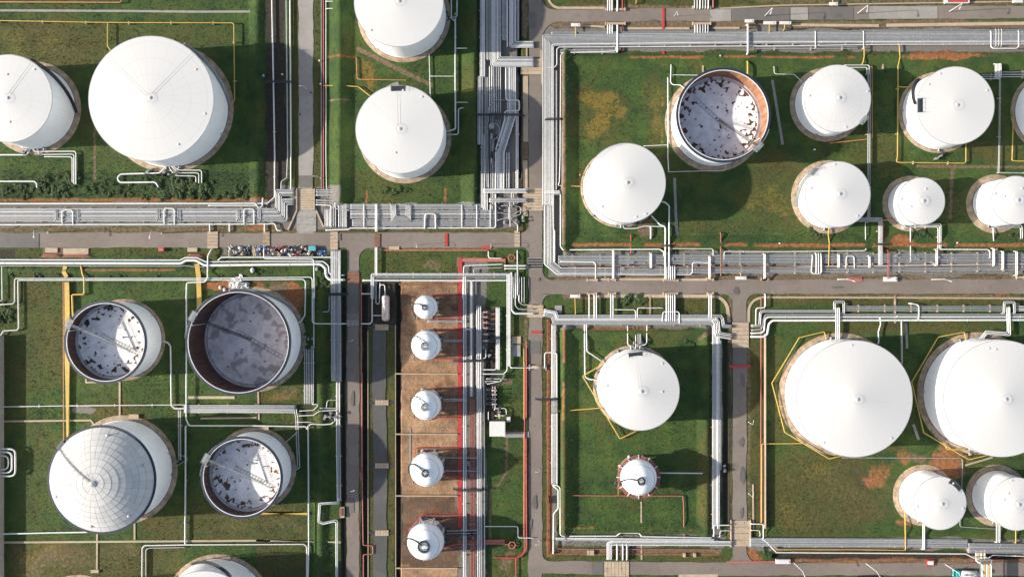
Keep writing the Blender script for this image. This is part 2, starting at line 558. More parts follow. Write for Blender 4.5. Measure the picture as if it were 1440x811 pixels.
def seg_dist(p0, p1):
    ax, ay = p0; bx, by = p1
    dx, dy = bx-ax, by-ay
    L2 = dx*dx+dy*dy+1e-9
    t = np.clip(((PX-ax)*dx+(PY-ay)*dy)/L2, 0, 1)
    ex, ey = PX-(ax+t*dx), PY-(ay+t*dy)
    side = np.sign(dx*(PY-ay)-dy*(PX-ax))       # + = to the right of travel (picture y runs down)
    return np.sqrt(ex*ex+ey*ey), side
def m_line(k, pts, wd, v=1.0, soft=4.0):
    a = ATT[k] if isinstance(k, str) else k
    for p0, p1 in zip(pts, pts[1:]):
        d, _ = seg_dist(p0, p1)
        np.maximum(a, v*sstep((wd/2-d)/soft+.5), out=a)
def T_(t, *pts):
    return [px(*(p if isinstance(p[0], str) else (t, *p))) for p in pts]
def tr(k, t, x0, y0, x1, y1, v=1.0, soft=5.0):
    a = px(t, x0, y0); b = px(t, x1, y1)
    m_rect(k, a[0], a[1], b[0], b[1], v, soft)
def te(k, t, cx, cy, rx, ry, v=1.0, soft=.9):
    c = px(t, cx, cy)
    m_ell(k, c[0], c[1], rx*TS, ry*TS, v, soft)
def tl(k, t, pts, wd, v=1.0, soft=3.0):
    m_line(k, T_(t, *pts), wd*TS, v, soft)
def bund(t, pts, wl, wr, h):
    """earth bank: crest along pts, slope widths in metres left / right of travel"""
    global HGT
    P = T_(t, *pts)
    for p0, p1 in zip(P, P[1:]):
        d, s_ = seg_dist(p0, p1)
        d = d*S
        wd = np.where(s_ > 0, wr, wl)
        HGT = np.maximum(HGT, h*np.clip((wd+.35-d)/wd, 0, 1))

# banks round the compounds
bund('c1', [(270, 292), ('c2', 270, 545)], 3.9, 1.0, 2.1)
bund('c1', [(275, 303), ('d1', 1401, 290), ('d1', 1600, 290)], 1.2, 3.4, 1.0)
bund('c2', [(275, 535), ('d2', 1401, 528), ('d2', 1600, 528)], 3.2, 1.2, 1.2)
bund('b1', [(438, -150), ('b2', 438, 300)], 3.6, 4.2, 2.0)
bund('b1', [(1132, -150), ('b2', 1132, 310)], 1.0, 4.4, 1.6)
bund('a1', [(1335, -100), ('a2', 1335, 290)], 2.2, 2.8, 1.0)
bund('c3', [(268, 240), ('c4', 268, 575)], 4.0, 1.2, 2.1)
bund('c3', [(270, 243), (1005, 243)], 1.0, 3.0, 1.1)
bund('c3', [(1005, 240), ('c4', 1005, 575)], 2.2, 3.0, 1.2)
bund('c4', [(270, 572), (1005, 572)], 3.0, 1.0, 1.1)
bund('d4', [(75, 588), (1401, 600), (1600, 600)], 2.2, 1.0, .8)
bund('b3', [(338, 60), ('b4', 338, 900)], 2.6, 2.4, 1.1)
bund('a2', [(60, 665), (1300, 665)], 1.4, 1.4, .7)

# worn ground, soil, gravel, and shade painted in by trench and spheres
m_rect('dark', 373.5, -60, 401, 287, 1.0, 3)
m_rect('dry', 408, -60, 420, 270, .9); m_rect('dry', 440, -60, 452, 270, .8)
m_rect('dark', 451.5, -60, 455.5, 262, 1, 3)
m_rect('gravel', -60, 283, 398, 319, .8); m_rect('red', -60, 278.5, 385, 283.5, .85)
m_rect('soil', -60, 318, 420, 328, .65); m_rect('dry', -60, 317, 760, 328, .9)
m_rect('soil', 150, 320, 300, 327, .7)
m_rect('dry', -60, 348, 330, 362, .5); m_rect('soil', 60, 348, 128, 364, .9); m_rect('dark', -60, 349, 20, 362, .8)
m_rect('gravel', 310, 343, 470, 362, .55); m_rect('dark', 320, 345, 460, 361, .75)
m_rect('red', 345, 318.5, 372, 326, .8)
m_rect('gravel', 394, 262, 420, 322, .9); m_rect('gravel', 443, 262, 480, 322, .9)
m_rect('gravel', 470, 286, 705, 322, .85); m_rect('soil', 480, 320, 740, 329, .4)
m_rect('dark', 672, -60, 730, 325, .25); m_rect('gravel', 674, -60, 728, 322, .9)
m_rect('soil', 732, -60, 742, 56, .9, 3); m_rect('dark', 728, -60, 733, 300, 1, 3)
m_rect('soil', 733, 100, 743, 300, .95, 3)
m_rect('gravel', 768, 40, 1520, 73, .9); m_rect('soil', 765, 28, 1520, 41, .95); m_rect('dry', 765, 6, 1010, 14, 1); m_rect('soil', 790, 8, 1520, 14, .8)
m_rect('dry', 800, -60, 1520, 8, .9); m_rect('soil', 1060, -10, 1520, 6, .55); m_rect('dark', 765, 39, 1520, 43, .8, 3)
m_rect('gravel', 764, 45, 790, 360, .9); m_rect('soil', 790, 75, 795, 345, .9, 3); m_rect('red', 791, 200, 795, 330, .55, 3)
m_rect('gravel', 770, 354, 1520, 388, .9); m_rect('soil', 780, 386, 1520, 395, .95); m_rect('dark', 800, 383, 1520, 388, .7, 3)
for a in ((805, 886), (905, 985), (1018, 1050), (1060, 1215), (1225, 1330), (1340, 1520)):
    m_rect('red', a[0], 342.3, a[1], 347.5, .95, 4)
m_ell('red', 1264, 342, 18, 9)
for a in ((885, 990), (1017, 1062), (1068, 1172), (1190, 1201)):
    m_rect('red', a[0], 79.5, a[1], 83.5, .85, 4)
m_ell('red', 1330, 78, 62, 5.5, 1.2)
m_rect('dry', 795, 72, 1440, 78, .6)
tl('soil', 'c2', [(370, 483), (900, 478), (1401, 474)], 9, .6)
te('dry', 'c1', 440, 560, 85, 125, 2.2); te('dry', 'c1', 540, 590, 70, 80, 1.6); te('dry', 'c1', 735, 560, 90, 210, 1.2); te('ochre', 'c1', 440, 565, 75, 125, 1.0, .7); te('ochre', 'c1', 540, 600, 55, 60, .7); te('ochre', 'c1', 745, 600, 50, 180, .5); te('ochre', 'c2', 1330, 330, 90, 110, .5); te('ochre', 'b1', 600, 380, 50, 60, .8); te('ochre', 'd2', 100, 330, 90, 110, .5); te('ochre', 'a1', 150, 240, 220, 90, .42); te('ochre', 'd4', 300, 260, 130, 60, .45); te('ochre', 'd4', 200, 470, 110, 80, .4); te('ochre', 'a4', 250, 700, 200, 60, .55); te('ochre', 'b4', 120, 470, 130, 30, .55); te('ochre', 'b3', 140, 580, 100, 30, .7)
tr('red', 'c1', 772, 500, 790, 560, .6); tr('red', 'c1', 772, 660, 788, 760, .6)
te('dry', 'd2', 120, 240, 160, 240, 1.0); tr('dry', 'c2', 840, 400, 1401, 470, .55); tr('dry', 'd2', 0, 300, 250, 470, .55); te('dry', 'c2', 1300, 300, 140, 140, .9)
tr('dry', 'd1', 610, 690, 740, 811, .8); tr('dry', 'd2', 1100, 0, 1401, 110, .7); tl('soil', 'd2', [(850, 125), (1401, 130)], 16, 1.0); tl('soil', 'd2', [(1030, 130), (1018, 400)], 20, .85)
te('soil', 'c2', 700, 400, 60, 90, .8)
m_rect('soil', 790, 412.5, 1016, 420, .95); m_rect('dry', 1050, 412, 1520, 430, .9); m_rect('soil', 1075, 415, 1520, 420.5, .95); m_rect('red', 1400, 411, 1420, 415, .8)
m_rect('dry', 790, 420, 1010, 446, .5); m_rect('gravel', 770, 446, 1025, 462, .75)
m_rect('red', 768.5, 446, 776.5, 785, .85, 3); m_rect('dry', 761, 446, 769, 790, 1)
m_rect('gravel', 774, 455, 784, 760, .8)
m_rect('red', 790.5, 462, 794.5, 510, .9, 3); m_rect('red', 790.5, 535, 794.5, 590, .8, 3); m_rect('dry', 788, 590, 796, 745, 1.0)
tl('red', 'c3', [(370, 228), (720, 230)], 16, .75); tl('red', 'c4', [(290, 556), (420, 552)], 12, .7); tl('red', 'c4', [(560, 560), (980, 566)], 10, .5)
tl('soil', 'c3', [(970, 280), (1030, 240)], 22, 1)
tr('dry', 'c4', 970, 60, 1030, 560, .9)
m_rect('gravel', 1001, 448, 1016, 760, .8); m_rect('dark', 1016, 470, 1030, 740, .6); m_rect('soil', 1023, 418, 1030, 770, .7, 3); m_rect('soil', 1050, 418, 1056, 770, .6, 3); m_rect('dry', 1050, 418, 1078, 780, .75)
tl('red', 'c4', [(215, 690), (1075, 694)], 12, .8); tl('soil', 'c4', [(215, 672), (1075, 676)], 30, .8); m_rect('gravel', 780, 752, 1020, 770, .6)
m_rect('dry', 775, 775, 1030, 792, .6)
te('dry', 'd4', 370, 380, 380, 280, 1.0); te('dry', 'd4', 650, 480, 200, 120, .7); te('dark', 'd4', 545, 260, 60, 90, .5); te('soil', 'd4', 470, 340, 110, 130, .36)
te('red', 'd4', 618, 252, 80, 90, .62); te('red', 'd4', 748, 182, 40, 70, .6); te('red', 'd4', 990, 205, 140, 110, .66); te('soil', 'd4', 990, 205, 150, 115, .6); te('soil', 'd4', 820, 170, 60, 40, .8)
te('red', 'd4', 15, 690, 50, 50, 1.0); te('red', 'd4', 790, 545, 60, 25, .7)
m_rect('gravel', 1056, 756, 1520, 773, .8); m_rect('dark', 1085, 778, 1520, 785, 1, 4); m_rect('red', 1090, 784, 1520, 792, .62); m_rect('soil', 1090, 783, 1520, 793, .8)
tr('dry', 'd3', 75, 270, 160, 811, .6); tr('dry', 'd3', 480, 200, 1300, 250, .8)
m_rect('yard', 564, 396, 644, 900, 1.0, 3); m_rect('dark', 556, 396, 564.5, 900, 1.2, 3)  # dark strip beside the yard paints the deep trench's shade into the ground
m_rect('dark', 508.5, 400, 516.5, 900, 1.2, 3); m_rect('dry', 516, 455, 556, 900, .85); m_rect('soil', 505, 384, 509, 900, .7, 3); m_rect('dark', 479, 400, 487.5, 900, .7, 3)
m_rect('dark', 517, 395, 556, 455, .8); m_ell('soil', 540, 425, 16, 30, .8)
m_rect('gravel', 644, 363, 684, 900, .7); m_rect('dark', 650, 396, 684, 900, .45)
m_rect('dark', 679, 432, 700, 600, .8); m_ell('red', 690, 440, 10, 8, .8); m_ell('soil', 716, 532, 9, 9, 1); m_rect('soil', 712, 606, 745, 615, .9)
m_rect('soil', 736, 440, 742, 605, .7, 3); m_rect('soil', 736, 620, 743, 780, .6, 3)
tl('soil', 'b4', [(1300, 60), (1298, 270), (1260, 330), (1215, 360), (1213, 600)], 14, .9)
te('dry', 'b4', 1280, 745, 60, 60, .9); te('soil', 'b4', 1280, 745, 45, 45, .7)
m_rect('dry', 505, 347, 745, 382, .35); m_rect('soil', 520, 348, 700, 352, .8, 3); te('soil', 'b2', 920, 640, 70, 30, .6)
tr('lush_shade', 'b4', 730, 395, 1045, 760, 1.6, 8); te('lush_shade', 'b3', 900, 30, 150, 40, .9); te('lush_shade', 'b4', 1010, 230, 60, 110, 1.0); te('lush_shade', 'b3', 1010, 600, 60, 100, .9); tl('lush_shade', 'b3', [(770, 0), (775, 800), ('b4', 770, 811)], 26, .6, 20); te('lush_shade', 'b3', 1000, 110, 60, 70, .8); te('lush_shade', 'b3', 1010, 320, 60, 80, .8); te('lush_shade', 'b2', 790, 790, 60, 60, .9)  # ovals just east of the spheres paint their cast shadows; lower bay is browner
# western compound
te('soil', 'b2', 130, 770, 120, 60, 1.2); te('red', 'b3', 175, 60, 60, 110, .9); te('red', 'a2', 1230, 775, 170, 45, 1.2); te('soil', 'b3', 170, 560, 90, 60, .5)
tl('red', 'a2', [(440, 662), (910, 662)], 14, .8)
te('dry', 'a3', 150, 250, 260, 320, .62); te('gravel', 'a3', 250, 60, 70, 60, .2); te('dry', 'a4', 160, 300, 140, 300, .5); te('dry', 'a3', 600, 650, 220, 70, 1.0); te('gravel', 'a3', 435, 655, 55, 32, .9)
tr('dry', 'a4', 40, 645, 960, 830, 1.05); te('soil', 'a4', 300, 740, 260, 80, .5); te('soil', 'a4', 620, 720, 120, 60, .36); te('soil', 'a4', 1180, 560, 190, 50, .36); te('soil', 'b4', 130, 560, 120, 50, .36); tr('dry', 'a4', 980, 460, 1401, 620, 1.0); tr('dry', 'a4', 720, 480, 960, 610, .9)
tr('dry', 'b4', 0, 430, 258, 830, 1.0); tr('dry', 'b3', 0, 540, 240, 610, .9)
te('dark', 'a4', 360, 680, 70, 45, .42); te('dark', 'a4', 820, 740, 130, 90, .4); tr('dark', 'a3', 975, 690, 1050, 811, .35)
tr('dark', 'b3', 245, 330, 310, 700, .5)
te('lush_shade', 'b4', 340, 740, 60, 120, .6)
# northern compounds
tr('dry', 'a1', -80, 110, 560, 340, .85); te('dry', 'a1', 800, 700, 300, 200, .5); tr('dry', 'a1', 560, 125, 1200, 230, .55); tr('dry', 'a2', 500, 0, 760, 140, .6); te('dry', 'a1', 500, 660, 200, 120, .5); tr('lush_shade', 'a2', 0, 150, 1350, 295, .55)
te('dry', 'b1', 600, 380, 60, 70, 1.4); tr('dry', 'b2', 505, 150, 1140, 310, .4); tl('soil', 'b1', [(530, 255), (905, 442)], 24, .95); tl('red', 'b1', [(365, 297), (515, 297)], 11, .9); tl('soil', 'b1', [(380, 524), (480, 521)], 12, 1)
tr('dry', 'b1', 505, 240, 560, 811, .45); tl('dark', 'b2', [(500, 0), (500, 300)], 26, .4)
tl('red', 'b2', [(575, 255), (573, 315)], 12, 1); tl('red', 'b2', [(982, 245), (980, 315)], 14, 1)
tl('soil', 'a1', [(492, 640), ('a2', 490, 200)], 14, .8); tl('dark', 'a2', [(420, 0), (420, 200)], 12, .6); tl('dark', 'a2', [(232, 90), (232, 220)], 12, .5)
tl('dark', 'a1', [(1293, 60), ('a2', 1296, 200)], 9, .5)
te('dark', 'd1', 340, 0, 1, 1, 0)

# roads: sheets laid a little above the ground, with uneven edges
ROADM = np.zeros_like(PX)
road_z = [0.10]
def sheet_z():
    road_z[0] += 0.004
    return road_z[0]
def road(name, pts, wd, m, jit=.16, block=True):
    """pts in survey pixels, width in pixels"""
    P = [gw(*p) for p in pts]
    out = []
    for a, b in zip(P, P[1:]):
        n = max(2, int((b-a).length/1.6))
        for k in range(n):
            out.append(a.lerp(b, k/n))
    out.append(P[-1])
    z = sheet_z()
    vv, ff = [], []
    hw = wd*S/2
    j1 = j2 = 0
    for i, p in enumerate(out):
        d = (out[min(i+1, len(out)-1)]-out[max(i-1, 0)]).normalized()
        nrm = Vector((-d.y, d.x, 0))
        j1 = .6*j1+random.uniform(-jit, jit); j2 = .6*j2+random.uniform(-jit, jit)
        for q_, jj in ((-1, j1), (-.33, 0), (.33, 0), (1, j2)):
            u = p+nrm*(q_*hw+jj*(1 if q_ > 0 else -1))
            vv.append((u.x, u.y, z))
    for i in range(len(out)-1):
        for k in range(3):
            ff.append((i*4+k+1, i*4+k, i*4+k+4, i*4+k+5))
    if block:
        m_line(ROADM, pts, wd+2, 1.0, 2.0)
    return struct(mk(name, vv, ff, m))
def corner(cx, cy, dx, dy, r_, m):
    z = sheet_z()
    c = gw(cx, cy); vv = [(c.x-dx*.4*0, c.y, z)]
    n = 10
    for k in range(n+1):
        a = k/n*math.pi/2
        q = gw(cx+dx*r_*(1-math.sin(a)), cy+dy*r_*(1-math.cos(a)))
        vv.append((q.x, q.y, z))
    flip = dx*dy > 0
    ff = [((0, k+1, k+2) if flip else (0, k+2, k+1)) for k in range(n)]
    m_rect(ROADM, min(cx, cx+dx*r_), min(cy, cy+dy*r_), max(cx, cx+dx*r_), max(cy, cy+dy*r_), .8, 2)
    o = struct(mk('road_corner', vv, ff, m))
    return o
road('road', [(-90, 337.8), (760, 337.8)], 21, M['road'])
road('road', [(430, -70), (430, 328)], 20.5, M['road_pale'])
road('road', [(496.3, 338), (496.3, 890)], 17.5, M['road'])
road('road', [(753.3, -70), (753.3, 300), (753.3, 420), (753, 430), (753, 890)], 19, M['road'])
road('road', [(750, 22.8), (1060, 20.5), (1250, 18), (1530, 17)], 18, M['road'])
road('road', [(750, 403.6), (1530, 402.5)], 20.5, M['road'])
road('road', [(1039.8, 405), (1039.8, 800)], 19.5, M['road'])
road('road', [(742, 796), (850, 798), (1060, 799.5), (1530, 799.5)], 18, M['road'])
for a in ((419.7, 327.6, -1, -1, 6), (440.4, 327.6, 1, -1, 8), (505, 348.2, 1, 1, 16), (487.6, 348.2, -1, 1, 4), (744, 327.4, -1, -1, 12), (744, 348.2, -1, 1, 10),
          (762.6, 31.4, 1, 1, 24), (762.6, 13.9, 1, -1, 16), (762.6, 393.5, 1, -1, 14), (762.4, 413.6, 1, 1, 14), (1030.2, 413.4, -1, 1, 13), (1049.4, 413.4, 1, 1, 13),
          (1030.2, 790.4, -1, -1, 12), (1049.4, 790.4, 1, -1, 18), (762.4, 787.5, 1, -1, 10)):
    corner(*a, M['road'])
road('service_lane', [(534, 455), (533, 560), (535, 640), (534, 890)], 19, M['road_dark'], .14)
# patches of newer and older surfacing
for (x0, y0, x1, y1, mm) in ((1030, 11.5, 1110, 29.5, 'road_mid'), (1112, 11, 1136, 28.5, 'road_pale'), (1137, 10.5, 1200, 28, 'road_mid'), (1222, 9.5, 1318, 27, 'road_pale'),
                             (998, 14, 1028, 30, 'road_pale'), (0-60, 328.5, 55, 348, 'road_mid'), (832, 789.5, 848, 806.5, 'road_mid'), (745.5, 480, 760, 497, 'road_mid'),
                             (488.5, 380, 504, 440, 'road_mid'), (489, 700, 498, 720, 'road_mid'), (421, 247, 440, 264, 'road_mid'), (744.5, 18, 752, 40, 'road_mid'),
                             (1031.5, 488, 1048.5, 512, 'road_mid')):
    road('road_patch', [(x0, (y0+y1)/2), (x1, (y0+y1)/2)], y1-y0, M[mm], .05, False)
M['stain'] = asphalt('oil_stained_asphalt', (.125, .115, .108), (.15, .138, .128), (.11, .10, .095))
def stain(x, y, rx, ry):
    z = sheet_z(); n = 22; vv = []
    ph = [random.uniform(.35, 1.35) for _ in range(n)]
    for k in range(n):
        a = 2*math.pi*k/n
        f = (ph[k]+ph[(k+1) % n]+ph[k-1])/3
        q = gw(x+rx*f*math.cos(a), y+ry*f*math.sin(a)); vv.append((q.x, q.y, z))
    vv.append((*gw(x, y).xy, z))
    return struct(mk('road_stain', vv, [(n, (k+1) % n, k) for k in range(n)], M['stain']))
for a in ((1035, 408, 5, 7), (919, 30, 9, 2.2), (1178, 22.5, 5, 3), (1043, 621, 3.5, 9), (1044, 668, 3.2, 15), (1043, 720, 2.6, 8), (1044, 534, 3, 11), (475, 332, 6, 8), (758, 393, 1.5, 3), (752, 705, 4, 10), (422, 161, 2, 3), (746, 735, 3, 8), (496, 560, 3, 14), (1179, 404, 8, 2)):
    stain(*a)
# footpath from the little white hut to the road
road('path', [(708, 610.5), (744, 610.5)], 8, M['road_pale'], .06)

# surveyed ground sheet and the wide plain around it
HGT += .05*(rng.random(HGT.shape)-.5)
flat = np.maximum(ROADM, np.maximum(ATT['gravel'], 0)*.0)
HGT = HGT*(1-np.clip(ROADM, 0, 1))
# open drains cut into the ground
for x0_, y0_, x1_, y1_, dp in ((556.6, 398, 564.0, 900, 1.5), (509.4, 402, 516.2, 900, 1.3), (452.2, -80, 455.4, 262, .7), (728.4, -80, 732.6, 250, 1.0), (1017.5, 475, 1023, 735, .8), (1086, 778.6, 1530, 784, .9), (480.5, 405, 486, 900, .8), (800, 383.6, 1530, 387.4, .5)):
    cut = (PX > x0_) & (PX < x1_) & (PY > y0_) & (PY < y1_) & (ROADM < .3)
    HGT = np.where(cut, -dp, HGT)
ny, nx = PX.shape
co = np.empty((ny, nx, 3), np.float32)
co[..., 0] = WX; co[..., 1] = WY; co[..., 2] = HGT
idx = np.arange(nx*ny).reshape(ny, nx)
quads = np.stack([idx[:-1, :-1], idx[:-1, 1:], idx[1:, 1:], idx[1:, :-1]], -1).reshape(-1, 4)
me = bpy.data.meshes.new('ground')
me.vertices.add(nx*ny)
me.vertices.foreach_set('co', co.reshape(-1))
nf = len(quads)
me.loops.add(nf*4)
me.loops.foreach_set('vertex_index', quads.reshape(-1).astype(np.int32))
me.polygons.add(nf)
me.polygons.foreach_set('loop_start', np.arange(0, nf*4, 4, dtype=np.int32))
me.polygons.foreach_set('use_smooth', np.ones(nf, dtype=bool))
for k, a in ATT.items():
    at = me.attributes.new(k, 'FLOAT', 'POINT')
    at.data.foreach_set('value', a.reshape(-1).astype(np.float32))
me.materials.append(M['ground'])
me.update(calc_edges=True)
me.validate()
g = struct(bpy.data.objects.new('ground', me))
COL.objects.link(g)
# the plain beyond, out to the horizon (a frame of four quads butted against the sheet)
x0, x1, y0, y1, B = -215.0, 215.0, -128.0, 128.0, 6000.0
struct(mk('plain', [(-B, -B, 0), (B, -B, 0), (B, B, 0), (-B, B, 0), (x0, y0, 0), (x1, y0, 0), (x1, y1, 0), (x0, y1, 0)],
          [(0, 1, 5, 4), (1, 2, 6, 5), (2, 3, 7, 6), (3, 0, 4, 7)], M['ground']))

# rough grass standing in the compounds
def rough_grass(n):
    gx = rng.uniform(-185, 185, n); gy = rng.uniform(-106, 106, n)
    ix = np.clip(((gx+215)/.5).astype(int), 0, nx-1); iy = np.clip(((gy+128)/.5).astype(int), 0, ny-1)
    bad = np.maximum.reduce([ATT['soil'], ATT['red'], ATT['gravel'], ATT['dark'], ATT['yard'], ROADM])
    keep = (bad[iy, ix] < .35)
    # patchy: clumps follow a coarse random field
    cf = rng.random((60, 100))
    fld = cf[np.clip(((gy+106)/212*60).astype(int), 0, 59), np.clip(((gx+185)/370*100).astype(int), 0, 99)]
    keep &= rng.random(n) < .25+.75*fld+ATT['lush_shade'][iy, ix]
    gx, gy, ix, iy = gx[keep], gy[keep], ix[keep], iy[keep]
    n = len(gx)
    gz = HGT[iy, ix]
    lush_shade = ATT['lush_shade'][iy, ix]
    V = []; 
    for k in range(3):
        a = rng.uniform(0, 2*np.pi, n); l = rng.uniform(.14, .36, n)*(1+.9*lush_shade); h = rng.uniform(.12, .40, n)*(1+1.1*lush_shade)
        ox = rng.uniform(-.15, .15, n); oy = rng.uniform(-.15, .15, n)
        p0 = np.stack([gx+ox-np.sin(a)*.09, gy+oy+np.cos(a)*.09, gz-.02], -1)
        p1 = np.stack([gx+ox+np.sin(a)*.09, gy+oy-np.cos(a)*.09, gz-.02], -1)
        p2 = np.stack([gx+ox+np.cos(a)*l, gy+oy+np.sin(a)*l, gz+h], -1)
        V.append(np.stack([p0, p1, p2], 1).reshape(-1, 3))
    V = np.concatenate(V)
    me = bpy.data.meshes.new('rough_grass')
    me.vertices.add(len(V)); me.vertices.foreach_set('co', V.astype(np.float32).reshape(-1))
    nt_ = len(V)//3
    me.loops.add(nt_*3); me.loops.foreach_set('vertex_index', np.arange(nt_*3, dtype=np.int32))
    me.polygons.add(nt_); me.polygons.foreach_set('loop_start', np.arange(0, nt_*3, 3, dtype=np.int32))
    me.materials.append(M['blade']); me.update(calc_edges=True)
    o = bpy.data.objects.new('rough_grass', me); COL.objects.link(o)
    o['kind'] = 'stuff'; o['category'] = 'grass'; o['label'] = 'rough tufted grass growing in the tank compounds'
rough_grass(130000)
# ------------------------------------------------------------------ tanks
def tank_base(rx, ry, rr, h):
    """eave circle as surveyed (pixels) and shell height -> world centre and radius"""
    c = gw(rx, ry, h); c.z = 0
    return c, rr*S*(CAM_H-h)/CAM_H

def pol(r, a, z):
    return Vector((r*math.cos(R(a)), r*math.sin(R(a)), z))

def foundation(root, Rr, wd, m=None):
    f = MB().lathe([(Rr-.6, .42), (Rr+.5, .42), (Rr+.72, .36), (Rr+wd-.1, .14), (Rr+wd, -.05)], 96)
    return smooth_by_angle(f.build('foundation', m or M['ring'], root), 40)

def shell_part(root, Rr, h, m, inner=None):
    f = MB().lathe([(Rr+.10, .38), (Rr+.10, .50), (Rr, .52), (Rr, h), (Rr+.07, h+.01), (Rr+.07, h+.10), (Rr-.05, h+.10)], 128)
    o = smooth_by_angle(f.build('shell', m, root), 30)
    band = MB().lathe([(Rr+.28, .385), (Rr+.28, .42), (Rr+.08, .43)], 96)
    band.build('base_angle', M['dark'], o)
    return o

def cone_roof(root, Rr, h, rise, m, segs=72):
    ev = MB().lathe([(Rr+.30, h-.10), (Rr+.30, h+.125), (Rr-.1, h+.125)], 128)
    prof = [(Rr+.12, h+.06), (Rr+.12, h+.13)]
    for k in range(1, 13):
        t = k/12
        prof.append(((Rr+.12)*(1-t)+.02*t, h+.13+rise*t))
    o = smooth_by_angle(MB().lathe(prof, segs).build('roof', m, root), 30)
    ev.build('eave_angle', M['eave'], o)
    return o

def dome_roof(root, Rr, h, rise, m, segs=64, n=12):
    rs = (Rr*Rr+rise*rise)/(2*rise)
    a1 = math.asin(min(1, Rr/rs))
    prof = [(Rr+.06, h)]
    for k in range(n+1):
        a = a1*(1-k/n)
        prof.append((max(rs*math.sin(a), .02), h+.05+rs*math.cos(a)-rs*math.cos(a1)))
    return smooth_by_angle(MB().lathe(prof, segs).build('roof', m, root), 50)

def spiral_stair(root, Rr, h, a0, a1, m=None):
    """a0: azimuth at the top, a1: azimuth at the foot (degrees)"""
    n = int(h/.24)
    t = MB()
    for k in range(n+1):
        u = k/n
        a = R(a1+(a0-a1)*u); z = .45+(h-.4)*u
        t.box(((Rr+.62)*math.cos(a), (Rr+.62)*math.sin(a), z), (.95, .34, .05), a)
    for rr_ in (Rr+.14, Rr+1.12):
        for dz in (0.0,):
            t.tube([pol(rr_, a1+(a0-a1)*k/40, .38+(h-.4)*k/40+dz) for k in range(41)], .10, 5)
    st = t.build('spiral_stair', m or M['galv'], root)
    hr = MB()
    for dz in (.55, 1.05):
        hr.tube([pol(Rr+1.14, a1+(a0-a1)*k/40, .45+(h-.4)*k/40+dz) for k in range(41)], .035, 5)
    for k in range(0, 41, 3):
        p = pol(Rr+1.14, a1+(a0-a1)*k/40, .4+(h-.4)*k/40)
        hr.tube([p, p+Vector((0, 0, 1.1))], .03, 4)
    hr.build('handrail', m or M['galv'], st)
    return st

def top_platform(root, Rr, h, a, ln=3.2, wd=1.3, m=None, off=.3):
    t = MB()
    c = pol(Rr+off, a, h+.25)
    t.box((c.x, c.y, c.z), (wd, ln, .08), R(a))
    for s_ in (-1, 1):
        b_ = c+Vector((-math.sin(R(a)), math.cos(R(a)), 0))*(s_*ln*.35)-Vector((0, 0, .55))-Vector((math.cos(R(a)), math.sin(R(a)), 0))*.2
        t.box((b_.x, b_.y, b_.z), (.9, .1, .9), R(a))
    o = t.build('top_platform', m or M['galv'], root)
    hr = MB()
    ur = Vector((math.cos(R(a)), math.sin(R(a)), 0)); ut = Vector((-ur.y, ur.x, 0))
    cs = [c+ur*(wd/2)*i+ut*(ln/2)*j for i, j in ((-1, -1), (1, -1), (1, 1), (-1, 1))]
    for dz in (.55, 1.1):
        hr.tube([q_+Vector((0, 0, dz)) for q_ in cs], .035, 5)
    for i in range(3):
        for k in range(4):
            p = cs[i].lerp(cs[i+1], k/3)
            hr.tube([p, p+Vector((0, 0, 1.1))], .03, 4)
    hr.build('handrail', m or M['galv'], o)
    return o

def roof_at(Rr, h, rise, r):
    return h+.13+rise*(1-r/Rr)

def roof_stair(root, Rr, h, rise, a, rin=1.4, wd=.9, m=None):
    t = MB()
    ur = Vector((math.cos(R(a)), math.sin(R(a)), 0)); ut = Vector((-ur.y, ur.x, 0))
    n = int((Rr-rin)/1.0)
    for s_ in (-1, 1):
        p0 = ur*rin+ut*(s_*wd/2)+Vector((0, 0, roof_at(Rr, h, rise, rin)+.03))
        p1 = ur*(Rr-.3)+ut*(s_*wd/2)+Vector((0, 0, roof_at(Rr, h, rise, Rr)+.03))
        t.tube([p0, p1], .035, 5)
    return t.build('roof_walkway', m or M['roof_step'], root)

def roof_bits(root, Rr, h, rise, n=3, seed=0):
    rd = random.Random(seed)
    zt = h+.13+rise
    cv = MB().lathe([(.35, zt-.2), (.35, zt+.12), (.5, zt+.13), (.5, zt+.2), (.02, zt+.3)], 20)
    cv.build('centre_vent', M['white'], root)
    ring = MB()
    zr = roof_at(Rr, h, rise, 1.6)
    for dz in (.35,):
        ring.tube([pol(1.7, a, zr+dz) for a in range(0, 361, 20)], .022, 4)
    for a in range(0, 360, 60):
        ring.tube([pol(1.7, a, zr-.05), pol(1.7, a, zr+.35)], .02, 4)
    ring.build('centre_railing', M['white'], root)
    for k in range(n):
        a = rd.uniform(0, 360); r_ = Rr*rd.choice([.9, .93, .86, .55])
        z = roof_at(Rr, h, rise, r_)
        p = pol(r_, a, z)
        hh = MB().lathe([(.30, -.1), (.30, .12), (.36, .12), (.36, .18), (.02, .2)], 14, (p.x, p.y, p.z))
        hh.build('roof_hatch', M['white'], root)

def rim_rail(root, Rr, h, a0, a1, m=None):
    t = MB(); n = max(4, int(abs(a1-a0)/6))
    for dz in (.55, 1.05):
        t.tube([pol(Rr, a0+(a1-a0)*k/n, h+.1+dz) for k in range(n+1)], .03, 4)
    for k in range(n+1):
        t.tube([pol(Rr, a0+(a1-a0)*k/n, h+.08), pol(Rr, a0+(a1-a0)*k/n, h+1.15)], .028, 4)
    return t.build('rim_railing', m or M['galv'], root)

